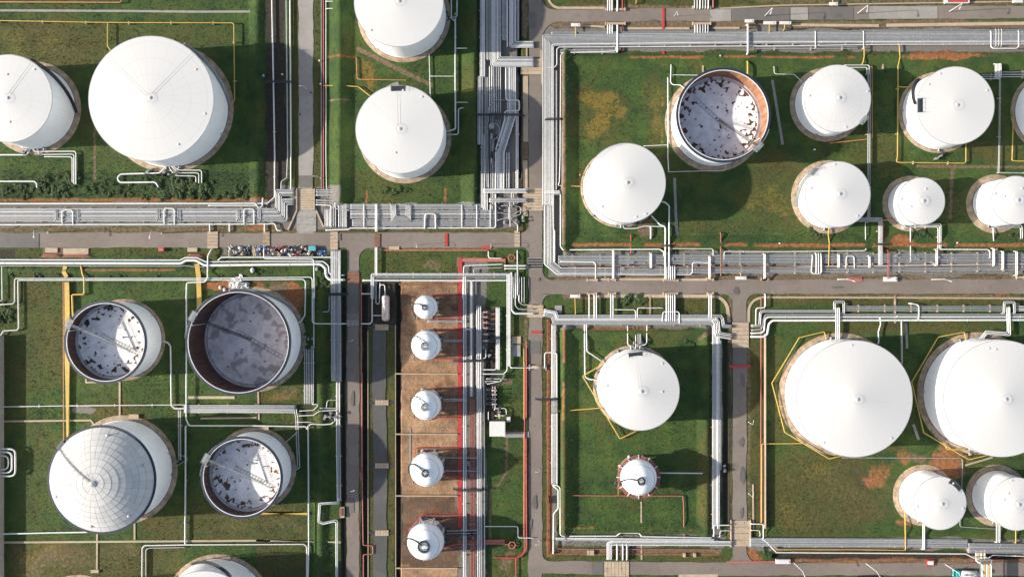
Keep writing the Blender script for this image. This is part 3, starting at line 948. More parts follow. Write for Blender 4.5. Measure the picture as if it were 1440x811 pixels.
def nozzle(root, Rr, a, z=.9, r_=.3, ln=1.0):
    t = MB()
    p0, p1 = pol(Rr-.1, a, z), pol(Rr+ln, a, z)
    t.tube([p0, p1], r_, 10)
    d = (p1-p0).normalized()
    t.tube([p1-d*.12, p1], r_*1.7, 12)
    t.tube([p0+d*.1, p0+d*.16], r_*1.9, 12)
    return t.build('nozzle', M['galv'], root)

def manway(root, Rr, a):
    t = MB()
    p0, p1 = pol(Rr-.05, a, 1.15), pol(Rr+.32, a, 1.15)
    t.tube([p0, p1], .38, 14)
    d = (p1-p0).normalized()
    t.tube([p1-d*.08, p1], .52, 14)
    return t.build('manway', M['white'], root)

def cone_tank(label, rx, ry, rr, h, fnd=1.5, rise=None, roof='roof_b', shell='shell', stair=None, plat=None, plat_m=None, walk=None, nz=(), seed=0, group=None, stair_m=None, rail=None, girder=None, drench=()):
    c, Rr = tank_base(rx, ry, rr, h)
    root = tag(empty('storage_tank', c), label, 'storage tank', group)
    rise = rise*.6 if rise is not None else Rr*.06
    foundation(root, Rr, fnd); shell_part(root, Rr, h, M[shell]); cone_roof(root, Rr, h, rise, M[roof])
    roof_bits(root, Rr, h, rise, 3, seed)
    if stair: spiral_stair(root, Rr, h, *stair, m=M[stair_m or 'galv'])
    if plat is not None: top_platform(root, Rr, h, plat, *( (4.6, 1.7, M[plat_m]) if plat_m else () ), **({'off': -.9} if plat_m else {}))
    for a in (walk or ()):
        roof_stair(root, Rr, h, rise, a)
    if rail: rim_rail(root, Rr, h, *rail)
    for a in nz: nozzle(root, Rr, a)
    manway(root, Rr, (seed*77) % 360); manway(root, Rr, (seed*77+180) % 360)
    # wind girder / foam line round the upper shell
    if girder:
        g_ = MB().lathe([(Rr, h*girder), (Rr+.35, h*girder+.02), (Rr+.35, h*girder+.10), (Rr, h*girder+.12)], 128)
        g_.build('stiffening_ring', M['white'], root)
    for a in drench:
        t = MB(); t.tube([pol(Rr+.18, a, .6), pol(Rr+.18, a, h-.4), pol(Rr-.1, a, h-.2)], .08, 6)
        t.build('foam_riser', M['galv'], root)
    return root, c, Rr

def floating_tank(label, rx, ry, rr, h, deck_z, fnd, deck_m, wall_m, ladder, stair=None, seed=0, rim='navy', shell='shell_g', lad_m='galv'):
    c, Rr = tank_base(rx, ry, rr, h)
    root = tag(empty('storage_tank', c), label, 'storage tank')
    foundation(root, Rr, fnd)
    f = MB().lathe([(Rr+.10, .38), (Rr+.10, .50), (Rr, .52), (Rr, h)], 128)
    o = smooth_by_angle(f.build('shell', M[shell], root), 30)
    MB().lathe([(Rr+.28, .385), (Rr+.28, .42), (Rr+.08, .43)], 96).build('base_angle', M['dark'], o)
    smooth_by_angle(MB().lathe([(Rr-.06, h), (Rr-.06, .4)], 128).build('inner_wall', M[wall_m], o), 30)
    smooth_by_angle(MB().lathe([(Rr+.85, h-.05), (Rr+.85, h+.06), (Rr+.02, h+.08), (Rr+.02, h-.07)], 128, closed=True).build('wind_girder', M[rim], root), 30)
    smooth_by_angle(MB().lathe([(Rr+.02, h+.084), (Rr+.02, h+.24), (Rr-.22, h+.24), (Rr-.22, h-.08), (Rr-.06, h-.08)], 128).build('top_angle', M['white'], root), 30)
    dk = smooth_by_angle(MB().lathe([(Rr-.28, deck_z-.5), (Rr-.28, deck_z+.05), (Rr-2.2, deck_z+.02), (Rr-2.25, deck_z-.12), (.02, deck_z-.06)], 128).build('floating_roof', M[deck_m], root), 30)
    smooth_by_angle(MB().lathe([(Rr-.065, deck_z+.14), (Rr-.3, deck_z+.10), (Rr-.3, deck_z-.4)], 128).build('rim_seal', M['grey'], dk), 30)
    smooth_by_angle(MB().lathe([(Rr-1.35, deck_z), (Rr-1.35, deck_z+.5), (Rr-1.29, deck_z+.5), (Rr-1.29, deck_z)], 128).build('foam_dam', M['white'], dk), 30)
    rd = random.Random(seed)
    for k in range(9):
        a = rd.uniform(0, 360); r_ = Rr*rd.uniform(.25, .82); p = pol(r_, a, deck_z)
        MB().lathe([(.24, -.1), (.24, .5), (.34, .5), (.34, .58), (.02, .6)], 10, (p.x, p.y, p.z)).build('roof_leg', M['galv'], dk)
    # rolling ladder from the rim down to its track on the deck
    la, reach = ladder
    ur = Vector((math.cos(R(la)), math.sin(R(la)), 0)); ut = Vector((-ur.y, ur.x, 0))
    p0 = ur*(Rr-.5)+Vector((0, 0, h+.5)); p1 = ur*(Rr*reach)+Vector((0, 0, deck_z+.45))
    t = MB()
    for s_ in (-1, 1):
        for dz in (0, .9):
            t.tube([p0+ut*(.42*s_)+Vector((0, 0, dz)), p1+ut*(.42*s_)+Vector((0, 0, dz))], .045, 5)
        for k in range(14):
            q_ = p0.lerp(p1, k/13)+ut*(.5*s_)
            t.tube([q_, q_+Vector((0, 0, .9))], .04, 4)
    n = int((p0-p1).length/.4)
    for k in range(n):
        q_ = p0.lerp(p1, k/n)
        t.box((q_.x, q_.y, q_.z), (.20, .8, .05), R(la))
    lad = t.build('rolling_ladder', M[lad_m], root)
    tk = MB()
    for s_ in (-1, 1):
        a_ = ur*(Rr*.35)+ut*(.62*s_)+Vector((0, 0, deck_z+.12)); b_ = ur*(-Rr*.72)+ut*(.62*s_)+Vector((0, 0, deck_z+.12))
        tk.tube([a_, b_], .07, 5)
    for k in range(14):
        q_ = ur*(Rr*(.35-1.07*k/13)); tk.box((q_.x, q_.y, deck_z+.05), (.10, 1.3, .06), R(la))
    tk.build('ladder_track', M['galv'], dk)
    top_platform(root, Rr, h, la, 3.4, 2.0, M['galv'], .5)
    rim_rail(root, Rr+.75, h, la-25, la+25)
    gp = MB(); q_ = pol(Rr-.8, la+9, 0)
    gp.tube([(q_.x, q_.y, deck_z-.3), (q_.x, q_.y, h+1.2)], .16, 8)
    gp.build('gauge_pole', M['white'], root)
    if stair: spiral_stair(root, Rr, h, *stair)
    manway(root, Rr, 40); manway(root, Rr, 220); nozzle(root, Rr, 300)
    return root, c, Rr

TANKS = {}
def T(k, res): TANKS[k] = res
T('A', cone_tank('white cone-roof tank cut by the picture edge, with a dark spiral stair', 12, 138.7, 60.6, 15.4, 2.1, roof='roof_a', stair=(61, -6), stair_m='dark', walk=(56,), nz=(262, 285), seed=1, rail=(40, 80), shell='shell'))
T('B', cone_tank('big white cone-roof tank with two roof rings and two walkways, framed by yellow pipe', 212.6, 139, 87, 15.2, 2.0, roof='roof_a', stair=(59, 4), stair_m='galv', walk=(47, 136), nz=(268, 280), seed=2, rail=(35, 75), shell='shell_g'))
T('C', cone_tank('white cone-roof tank cut by the top picture edge, above the diagonal dirt track', 560.7, 3.3, 61.8, 14.4, 1.7, seed=3, nz=(330,), roof='roof_b'))
T('D', cone_tank('white cone-roof tank with a dark platform on its rim, beside the central pipe corridor', 562, 182, 61, 15, 1.8, stair=(92, 150), plat=92, plat_m='dark', walk=(92, 138), nz=(0, 355), seed=4, roof='roof_b'))
T('F', cone_tank('dusty white cone-roof tank tied to the rack by one short yellow pipe', 880, 257.5, 55, 13.5, 1.0, seed=5, roof='roof_c', nz=(225, 270, 300, 330), rise=2.4, rail=(100, 140)))
T('G', cone_tank('white tank with ringed roof and tan base, just beyond the rusty open tank', 1177.3, 138.8, 46.3, 9.6, 1.9, seed=6, roof='roof_a', plat=-40, nz=(250,), rise=2.0, rail=(-60, -20)))
T('H', cone_tank('white tank whose shell carries a dark stair and platform, boxed in by yellow pipes', 1343.5, 148.7, 53.7, 11.2, 1.4, seed=7, roof='roof_b', stair=(178, 122), stair_m='dark', plat=180, plat_m='dark', walk=(180,), nz=(268,), shell='shell'))
T('J', cone_tank('tank of which the picture edge shows only a sliver of shell and base', 1508, 148, 53.5, 11.2, 1.6, seed=8, shell='shell_g'))
T('K', cone_tank('white tank with a stair curling down its sunlit shell, nearest the big grass shadow', 1177.7, 273.3, 45.2, 8.8, 2.0, seed=9, roof='roof_b', stair=(135, 196), plat=136, nz=(262,), rise=2.0))
T('L', cone_tank('smallest white cone-roof tank in its row, with thin red lines at its rim', 1295.4, 283, 32.2, 8.2, 2.0, seed=10, roof='roof_a', nz=(255, 280), rise=1.6))
T('M', cone_tank('tall narrow white tank cut by the picture edge, with a wide brown base', 1428, 281.7, 33.2, 12.0, 2.4, seed=11, roof='roof_b', nz=(250,), rise=1.5))
T('U', cone_tank('white cone-roof tank half framed by a yellow pipe above the lone sphere', 899.7, 549.3, 54.7, 13.6, 1.4, seed=12, roof='roof_c', plat=97, plat_m='dark', walk=(97,), nz=(95, 115, 160, 180), rise=2.6))
T('V', cone_tank('huge white cone-roof tank with an eight-sided yellow pipe round its pale base', 1201, 560.3, 81, 12.4, 2.2, seed=13, roof='roof_b', walk=(-6,), nz=(100,), rise=3.6, drench=(150, 180, 210, 240)))
T('W', cone_tank('huge white cone-roof tank with rusty rim ring and brown base, cut by the picture edge', 1408, 560, 81, 14.2, 2.2, seed=14, roof='roof_b', nz=(110,), rise=3.6, walk=(-4,), girder=.88))
T('X', cone_tank('slim white tank with a small black square platform at its rim', 1321.3, 707, 36.3, 11.2, 2.1, seed=15, roof='roof_b', plat=50, plat_m='dark', nz=(255,), rise=1.7))
T('Y', cone_tank('slim white tank cut by the picture edge, its shell half shaded by its twin', 1429, 708, 36.2, 11.8, 2.2, seed=16, roof='roof_a', nz=(260, 270), rise=1.7))
T('Z', cone_tank('white tank showing only part of its shell and base at the bottom picture edge', 287, 876, 73, 13.6, 1.7, seed=17, stair=(60, 120), stair_m='dark', rise=3))
T('ZZ', cone_tank('tank showing nothing but a tan arc of base at the bottom picture edge', 84, 895, 62, 13, 1.8, seed=18))

M['deck_N'] = stained('deck_black_patches', 13.2, (.84, .82, .79), (.040, .028, .022), .56, .70, .62, .68, 1)
M['deck_O'] = stained('deck_damp_patches', 17.0, (.93, .92, .91), (.34, .335, .34), .51, .58, .30, .5, 2, .6, .08, .7)
M['deck_Q'] = stained('deck_brown_spots', 13.0, (.84, .82, .80), (.12, .06, .032), .575, .70, .66, .64, 3)
M['deck_E'] = stained('deck_brown_ring', 15.2, (.76, .78, .81), (.075, .036, .022), .515, .68, .62, .74, 5)
T('E', floating_tank('open floating-roof tank with rust-orange inner wall, its deck in blue shade', 1017.3, 162, 63.3, 13.2, 5.2, 2.2, 'deck_E', 'rust_wall', (-43, .0), seed=1, rim='navy', shell='shell_g', lad_m='dark'))
T('N', floating_tank('small open floating-roof tank whose white deck is spotted with black patches', 148.7, 481, 55, 13.8, 8.4, 1.3, 'deck_N', 'brown_wall', (153, -.55), seed=2, rim='navy'))
T('O', floating_tank('large open tank with dark brown inside wall and grey blotched deck sunk near the bottom', 335.3, 481.3, 71, 16.4, 1.6, 1.8, 'deck_O', 'brown_wall', (150, .0), seed=3, rim='navy', stair=(100, 40), lad_m='dark'))
T('Q', floating_tank('open floating-roof tank with brown-spotted deck, beside the white pipe loop bend', 340.2, 671, 54.5, 14.1, 8.6, 1.7, 'deck_Q', 'brown_wall', (152, -.5), seed=4, rim='navy'))

# the tank with a faceted dome
def dome_tank(label, rx, ry, rr, h, rise):
    c, Rr = tank_base(rx, ry, rr, h)
    root = tag(empty('storage_tank', c), label, 'storage tank')
    foundation(root, Rr, 1.9)
    shell_part(root, Rr, h, M['shell_g'])
    MB().lathe([(Rr+.9, h-.25), (Rr+.9, h-.1), (Rr+.02, h-.08), (Rr+.02, h-.27)], 128, closed=True).build('wind_girder', M['navy'], root)
    rs = (Rr*Rr+rise*rise)/(2*rise); a1 = math.asin(Rr/rs)
    nr = 9; NS = 36
    rad_ = [a1*q_ for q_ in (0, .055, .19, .31, .43, .55, .66, .77, .885, 1.0)]
    vv = []; ff = []; seams = []
    for i in range(nr):
        nsec = (12, 12, 18, 18, 36, 36, 36, 36, 36)[i]; per = 2
        for k in range(nsec):
            b0, b1 = 2*math.pi*k/nsec, 2*math.pi*(k+1)/nsec
            n0 = len(vv)
            for a in (rad_[i], rad_[i+1]):
                for j in range(per+1):
                    b_ = b0+(b1-b0)*j/per
                    vv.append((rs*math.sin(a)*math.cos(b_), rs*math.sin(a)*math.sin(b_), h+.1+rs*math.cos(a)-rs*math.cos(a1)))
            for j in range(per):
                ff.append((n0+j, n0+per+1+j, n0+per+2+j, n0+j+1))
            seams.append((vv[n0], vv[n0+per+1]))
        seams += [(vv[-2], vv[-2])]
    rb = MB()
    for a, b in seams:
        if a != b: rb.tube([Vector(a)+Vector((0, 0, .0)), Vector(b)+Vector((0, 0, .0))], .030, 4, False)
    for a in rad_[1:]:
        rb.tube([(rs*math.sin(a)*math.cos(R(g_)), rs*math.sin(a)*math.sin(R(g_)), h+.12+rs*math.cos(a)-rs*math.cos(a1)) for g_ in range(0, 361, 5)], .034, 4, False)
    o = mk('dome_roof', vv, ff, M['facet'], root)
    at = o.data.attributes.new('tint', 'FLOAT', 'FACE')
    for i in range(0, len(ff), 2):
        at.data[i].value = at.data[i+1].value = random.uniform(.1, 1)
    rb.build('dome_frame', M['galv'], o)
    t = MB(); a = 143
    P = [pol(rs*math.sin(a1*k/20), a, h+.55+rs*math.cos(a1*k/20)-rs*math.cos(a1)) for k in range(21)]
    ut = Vector((-math.sin(R(a)), math.cos(R(a)), 0))
    for s_ in (-1, 1):
        t.tube([p+ut*.45*s_+Vector((0, 0, .25)) for p in P], .04, 4)
        for p in P[::2]: t.tube([p+ut*.45*s_+Vector((0, 0, .25)), p+ut*.45*s_-Vector((0, 0, .4))], .04, 4)
    for p, q_ in zip(P, P[1:]):
        for k in range(2):
            u = p.lerp(q_, k/2); t.box((u.x, u.y, u.z-.3), (.3, .8, .05), R(a))
    t.build('roof_walkway', M['galv'], root)
    top_platform(root, Rr, h, 140, 3.2, 1.6, M['ladder'], .4)
    zt = h+.1+rise
    MB().lathe([(1.1, zt-.25), (1.1, zt+.2), (.7, zt+.3), (.02, zt+.45)], 20).build('centre_vent', M['grey'], root)
    for a in (20, 80, 200, 260, 310):
        p = pol(Rr*.88, a, h+.1+rise*.2); MB().lathe([(.4, -.2), (.4, .5), (.55, .5), (.02, .62)], 12, tuple(p)).build('roof_hatch', M['galv'], root)
    nozzle(root, Rr, -5); manway(root, Rr, 20)
    return root, c, Rr
T('P', dome_tank('tall tank under a faceted grey-white panel dome with a radial walkway', 143, 674, 73, 15.8, 6.0))

# spheres of the brown yard and the one standing alone on grass
def sphere_tank(label, X, Y, rr, crown, hose, big_ring=True, group=None, ring=False):
    zc = rr*S*1.02+.9
    c, Rr = tank_base(X, Y, rr, zc)
    zc = Rr+.9
    root = tag(empty('sphere_tank', c), label, 'sphere tank', group)
    MB().lathe([(Rr*.98, -.05), (Rr*.98, .18), (.02, .2)], 48).build('foundation', M['concg'], root)
    prof = [(max(.02, Rr*math.sin(R(a))), zc-Rr*math.cos(R(a))) for a in np.linspace(0, 180, 33)]
    MB().lathe(prof, 64).build('shell', M['sphere'], root, True)
    for k in range(8):
        a = 22.5+45*k
        lg = MB().tube([pol(Rr*.985, a, -.05), pol(Rr*.985, a, zc+.2)], .26, 10)
        lg.lathe([(.5, -.05), (.5, .3), (.02, .32)], 12, tuple(pol(Rr*.985, a, 0)))
        lg.build('leg', M['white'], root)
    br_ = MB()
    for k in range(8):
        a, b = 22.5+45*k, 67.5+45*k
        br_.tube([pol(Rr*.985, a, .6), pol(Rr*.985, b, zc-.8)], .06, 5); br_.tube([pol(Rr*.985, b, .6), pol(Rr*.985, a, zc-.8)], .06, 5)
    br_.build('bracing', M['galv'], root)
    zt = zc+Rr; r2 = Rr*crown
    rg = MB()
    rg.lathe([(r2*.68, zt+.1), (r2, zt+.1), (r2, zt+.2), (r2*.68, zt+.2)], 28, closed=True)
    for dz in (.55, 1.1):
        rg.tube([pol(r2, a, zt+.15+dz) for a in range(0, 361, 20)], .045, 4)
    for a in range(0, 360, 30):
        rg.tube([pol(r2, a, zt-Rr+math.sqrt(Rr*Rr-r2*r2)-.05), pol(r2, a, zt+1.25)], .045, 4)
    rg.build('crown_platform', M['dark' if big_ring else 'galv'], root)
    for a in (30, 150, 270):
        p = pol(r2*.42, a, zt-.15)
        MB().lathe([(.2, -.1), (.2, .75), (.32, .75), (.32, .88), (.02, .9)], 10, tuple(p)).build('relief_valve', M['galv'], root)
    # vapour line from the crown over the shoulder and down beside a leg
    a0, a1 = hose
    def on(th, a, off):
        return Vector(((Rr+off)*math.sin(R(th))*math.cos(R(a)), (Rr+off)*math.sin(R(th))*math.sin(R(a)), zc+(Rr+off)*math.cos(R(th))))
    P = [on(8, a0-20, .7), on(28, a0-16, .45), on(48, a0-9, .5), on(68, a0, .6), on(86, a0+14, .8)]
    P += [pol(Rr+.95, a0+(a1-a0)*.55, zc*.62), pol(Rr+1.2, a1-3, .9), pol(Rr+2.2, a1+4, .5)]
    MB().tube(fillet(P, 1.2), .24 if big_ring else .14, 8).build('vapour_line', M['dark'], root)
    wy = MB()
    for th in (52, 88):
        wy.tube([on(th, a, .14) for a in range(0, 361, 10)], .05, 4)
    for a in range(0, 360, 24):
        wy.tube([on(86, a, .1), on(86, a, .55)], .06, 4)
    wy.build('drench_piping', M['galv'], root)
    st = MB(); n = 34
    for k in range(n):
        u = k/(n-1); a = 300-150*u; th = 92-74*u
        p = on(th, a, .5); st.box((p.x, p.y, p.z), (.9, .3, .05), R(a))
    for off in (.1, .95):
        st.tube([on(92-74*k/20, 300-150*k/20, off) for k in range(21)], .035, 4)
    if ring: pass
    if ring:
        wk = MB()
        wk.lathe([(Rr+.12, zc+.1), (Rr+1.15, zc+.1), (Rr+1.15, zc+.2), (Rr+.12, zc+.2)], 48, closed=True)
        for dz in (.55, 1.1): wk.tube([pol(Rr+1.12, a, zc+.2+dz) for a in range(0, 361, 8)], .05, 4)
        wk.build('ring_walkway', M['rustred'], root)
        ps = MB()
        for a in range(0, 360, 30):
            p = pol(Rr+.75, a, 0); ps.box((p.x, p.y, zc+.25), (1.3, .34, .5), R(a))
        ps.build('bracket', M['white'], root)
    return root, c, Rr
M['sphere'] = tank_paint('sphere_enamel', base=(.80, .80, .795), nrad=16, dirt=.14, streak=.16)
M['rustred'] = paint('rust_red_primer', (.30, .10, .075), .7, 0, .25, .35, (.16, .07, .05), 1.2, .1)
g5 = 'spheres in the brown yard'
for lab, X, Y, rr, cr, hz, br in (
        ('smallest white sphere tank of the brown yard, a dark hose curling over it', 598.8, 431.8, 16.3, .24, (165, 222), True),
        ('white sphere tank second along the brown yard, next to the smallest one', 599.4, 485.3, 20.6, .28, (140, 225), False),
        ('white sphere tank halfway along the row in the brown yard', 599.4, 569.3, 20.6, .26, (140, 225), False),
        ('white sphere tank with a dark S-shaped hose and dark crown ring, in the brown yard', 600.2, 660, 23.3, .22, (155, 225), True),
        ('biggest sphere tank of the brown yard, with a wide dark crown ring', 598.6, 760.6, 25.6, .34, (165, 232), True)):
    sphere_tank(lab, X, Y, rr, cr, hz, br, g5)
sphere_tank('white sphere tank ringed by a rust-red walkway, standing alone on grass', 898, 670.5, 25.3, .22, (188, 205), True, None, True)
# ------------------------------------------------------------------ pipes
NP = {'pipe': 0, 'sup': 0}
PIPES = []
def wpts(t, pts, z):
    out = []
    for p in pts:
        q = p if isinstance(p[0], str) else (t, *p)
        zz = q[3] if len(q) > 3 else z
        out.append(tw(q[0], q[1], q[2], zz))
    return out
def pipe_world(label, P, d, m, grp, ends='dd', fil=.9, collars=True):
    P = [p.copy() for p in P]
    if ends[0] == 'd': P.insert(0, Vector((P[0].x, P[0].y, -.3)))
    if ends[1] == 'd': P.append(Vector((P[-1].x, P[-1].y, -.3)))
    Q = fillet(P, max(fil, d*1.3))
    mb = MB().tube(Q, d/2, 8)
    if collars:
        # flanged joints now and then
        for a, b in zip(P, P[1:]):
            L = (b-a).length
            if L > 9 and abs(a.z-b.z) < .05:
                n = int(L/random.uniform(11, 17)); u = (b-a).normalized()
                for k in range(n):
                    c = a+u*(L*(k+random.uniform(.3, .7))/max(n, 1))
                    mb.tube([c-u*.07, c+u*.07], d/2+.07, 8)
    o = mb.build('pipe', M[m], None, True)
    NP['pipe'] += 1
    L = 0
    for a, b in zip(P, P[1:]):
        for k in range(8):
            c = a.lerp(b, (k+.5)/8)
            if abs(c.x) < 180 and abs(c.y) < 101 and c.z > .1: L += (b-a).xy.length/8
    PIPES.append((L*d, o, mb, m))
    return tag(o, label, 'pipe', grp)
SUPM = {}
def support(c, ang, wd, top, label, grp, m='conc'):
    key = (round(wd, 1), round(top, 2), m)
    if key not in SUPM:
        b = MB()
        b.box((0, 0, top-.14), (.34, wd, .28))
        nleg = max(2, int(wd/2.5)+1)
        for k in range(nleg):
            y = (-wd/2+.25)+(wd-.5)*k/(nleg-1)
            b.box((0, y, (top-.28)/2-.1), (.30, .36, top-.28+.2-.004))
        o = b.build('pipe_support', M[m]); SUPM[key] = o
    else:
        o = SUPM[key].copy(); COL.objects.link(o)
    o.location = (c.x, c.y, 0); o.rotation_euler = (0, 0, ang)
    NP['sup'] += 1
    return tag(o, label, 'pipe support', grp)
def pipe(label, t, pts, d=.36, z=.65, m='white', grp=None, ends='dd', fil=.9, sup=0):
    P = wpts(t, pts, z)
    o = pipe_world(label, P, d, m, grp, ends, fil)
    if sup:
        for a, b in zip(P, P[1:]):
            L = (b-a).length
            n = int(L/sup)
            for k in range(n):
                c = a.lerp(b, (k+.5)/n)
                if abs(c.x) > 184 or abs(c.y) > 104: continue
                support(c, math.atan2(b.y-a.y, b.x-a.x), 1.1, a.z-d/2, 'short concrete rest under '+label[:1].lower()+label[1:] if len(label.split()) < 11 else 'short concrete rest under a single pipe', 'rests under single pipes')
    return o
def offset_path(P, off):
    out = []
    for i, p in enumerate(P):
        d0 = (P[i]-P[i-1]).xy.normalized() if i > 0 else None
        d1 = (P[i+1]-P[i]).xy.normalized() if i < len(P)-1 else None
        if d0 is None: d0 = d1
        if d1 is None: d1 = d0
        n0 = Vector((-d0.y, d0.x)); n1 = Vector((-d1.y, d1.x))
        mt = (n0+n1)
        if mt.length < .2: mt = n0
        mt.normalize()
        k = min(1/max(mt.dot(n0), .35), 2.2)
        out.append(Vector((p.x+mt.x*off*k, p.y+mt.y*off*k, p.z)))
    return out
def bundle(label, t, pts, w_, n, z=.75, d=(.28, .5), mats='sssswg', grp=None, ends='dd', sup=8.5, fil=.7, supl=None):
    P = wpts(t, pts, z)
    W = w_*TS*S
    grp = grp or label
    dm = [random.uniform(*d) for _ in range(n)]
    # share the width out between the pipes
    slots = []
    tot = sum(dm); gap = max(.06, (W-tot)/max(n-1, 1))
    x = -W/2
    for q in dm:
        slots.append(x+q/2); x += q+gap
    MM = {'s': 'steel', 'w': 'white', 'g': 'grey', 'r': 'rust', 'd': 'dark', 'p': 'pink', 'v': 'galv', 'y': 'yellow'}
    for q, o_ in zip(dm, slots):
        pp = offset_path(P, o_)
        pp = [Vector((a.x, a.y, z+q/2+(a.z-z))) for a in pp]
        pipe_world(label, pp, q, MM[random.choice(mats)], grp, ends, fil)
    if sup:
        for a, b in zip(P, P[1:]):
            L = (b-a).length
            ns = int(L/sup)
            for k in range(ns):
                c = a.lerp(b, (k+.5)/ns)
                if abs(c.x) > 184 or abs(c.y) > 104: continue
                support(c, math.atan2(b.y-a.y, b.x-a.x), W+.7, z, supl or 'concrete sleeper under the '+' '.join(label.split()[3:8]), 'concrete sleepers under the pipe racks')
pb = 'one of the '

# --- rack below the two big upper tanks
B_ = bundle
B_(pb+'pipes in the rack running from the picture edge below the yellow-ringed tank', 'a2', [(-120, 360), ('b2', 118, 360), ('b2', 118, 262), ('b2', 196, 262)], 36, 5)
B_(pb+'pipes in the lower half of the rack below the yellow-ringed tank', 'a2', [(-120, 396), ('b2', 150, 396), ('b2', 150, 310), ('b2', 196, 310)], 32, 5)
pipe('long white pipe along the red-soil side of the rack below the yellow-ringed tank', 'a2', [(-120, 319), (1325, 317), (1345, 342), (1362, 330), (1362, 290)], .55, .9, sup=0)
pipe('long white pipe on the road side of the rack below the yellow-ringed tank', 'a2', [(-120, 428), (1380, 424), ('b2', 98, 421), ('b2', 110, 458), ('b2', 132, 458)], .5, .8)
pipe('short white pipe turning off the end of a long double line below the big tank', 'a2', [(1080, 328), (1330, 328), (1345, 345)], .4, 1.1)
for i, (x0, x1, y0) in enumerate(((323, 378, 352), (852, 905, 343), (1266, 1318, 346))):
    pipe(('white square expansion loop nearest the picture edge over the rack', 'white square expansion loop in the middle of the rack below the big tank', 'white square expansion loop at the rack end by the road crossing slab')[i], 'a2', [(x0, 425), (x0, y0), (x1, y0), (x1, 425)], .42, 1.45, fil=1.0, ends='dd')
    B_(pb+('grey pipes looping inside the expansion loop nearest the picture edge', 'grey pipes looping inside the middle expansion loop', 'grey pipes looping inside the expansion loop by the road slab')[i], 'a2', [(x0-32, 345), (x0-32, 405), (x1+26, 405), (x1+26, 345)], 18, 3, 1.1, (.2, .3), 'ssg', sup=0)
    B_(pb+('thin dark pipes in the core of the loop nearest the picture edge', 'thin dark pipes in the core of the middle loop', 'thin dark pipes in the core of the loop by the road slab')[i], 'a2', [(x0+27, 365), (x0+27, 405)], 14, 3, 1.0, (.14, .2), 'gd', sup=0)
# connecting stubs through the verge
for x, l in ((1088, 'nearest the tan slab'), (1190, 'in the middle of the verge'), (1372, 'under the narrow brown slab')):
    pipe('short pipe stub dropping from rack to road '+l, 'a2', [(x, 420), (x, 463)], .5, .7)
# --- corridor beside the pale road
pipe('long white pipe in the dark soil strip west of the pale road', 'b1', [(80, -150), (88, 300), (97, 811), ('b2', 97, 285), ('b2', 60, 317), ('b2', -10, 318)], .5, .7, sup=14)
pipe('slim pipe of the pair beside the pale road, ending in a dog-leg', 'b1', [(156, -150), (164, 811), ('b2', 160, 185), ('b2', 132, 203), ('b2', 130, 245)], .42, .7, 'steel')
pipe('thicker pipe of the pair beside the pale road', 'b1', [(176, -150), (181, 811), ('b2', 181, 248)], .5, .7)
pipe('faded red pipe along the trench beside the pale road', 'b1', [(350, -150), (350, 811), ('b2', 350, 245)], .4, .5, 'pink')
pipe('thin white pipe hugging the faded red pipe beside the pale road', 'b1', [(363, -150), (363, 811), ('b2', 366, 245)], .3, .6)
pipe('small white expansion loop at the top edge beside the grass bank', 'b1', [(362, 8), (400, 8), (407, 16), (407, 45), (362, 46)], .35, .8, fil=.6)
B_(pb+'pipes leaving the pale road crossing and turning down the bank', 'b2', [(312, 262), (425, 262), (425, 332), (490, 340)], 34, 4, sup=5)
B_(pb+'pipes just below the crossing that turn towards the lower road', 'b2', [(312, 312), (402, 316), (402, 440)], 30, 3, sup=5)
B_(pb+'short upright pipes at the corner of the rack below tank with dark platform', 'b2', [(372, 345), (372, 440)], 30, 4, sup=5)
B_(pb+'short pipes bending into the rack head near the pale road', 'b2', [(450, 320), (450, 442)], 44, 5, sup=5)
# --- rack below the tank with the dark platform
B_(pb+'pipes along the grass side of the rack below the dark-platform tank', 'b2', [(490, 334), (1168, 334)], 26, 4, .8, d=(.3, .5))
B_(pb+'pipes in the middle of the rack below the dark-platform tank', 'b2', [(490, 374), (1250, 374)], 44, 6, .7, d=(.25, .45))
B_(pb+'pipes on the road side of the rack below the dark-platform tank', 'b2', [(500, 418), (1235, 418)], 34, 5, .75, d=(.25, .42))
pipe('white pipe edging the road side of the rack and turning up at its corner', 'b2', [(362, 456), (480, 452), (492, 445), (1243, 444), (1243, 250)], .48, .9)
B_(pb+'nested pipes of the trapezoid expansion loop in the rack', 'b2', [(712, 322), (714, 398), (790, 398), (792, 322)], 28, 5, 1.35, (.2, .3), 'ssw', sup=0)
pipe('white expansion loop shaped like a doorway in the rack', 'b2', [(875, 446), (878, 371), (930, 371), (932, 446)], .5, 1.5)
B_(pb+'thick pipes crossing the rack and the road towards the corner lawn', 'b2', [(624, 320), (624, 462)], 13, 2, 1.4, (.38, .42), 'w', sup=0)
B_(pb+'thick pipes emerging south of the road onto the corner lawn', 'b2', [(624, 545), (624, 690)], 14, 2, .8, (.4, .45), 'sw', sup=0)
for i, x in enumerate((1068, 1145, 560, 1215)):
    pipe('white cross pipe over the rack '+('between the doorway loop and the corridor', 'close to the central corridor', 'at the pale-road end', 'at the corridor corner')[i], 'b2', [(x, 322), (x, 440)], .3, 1.35)
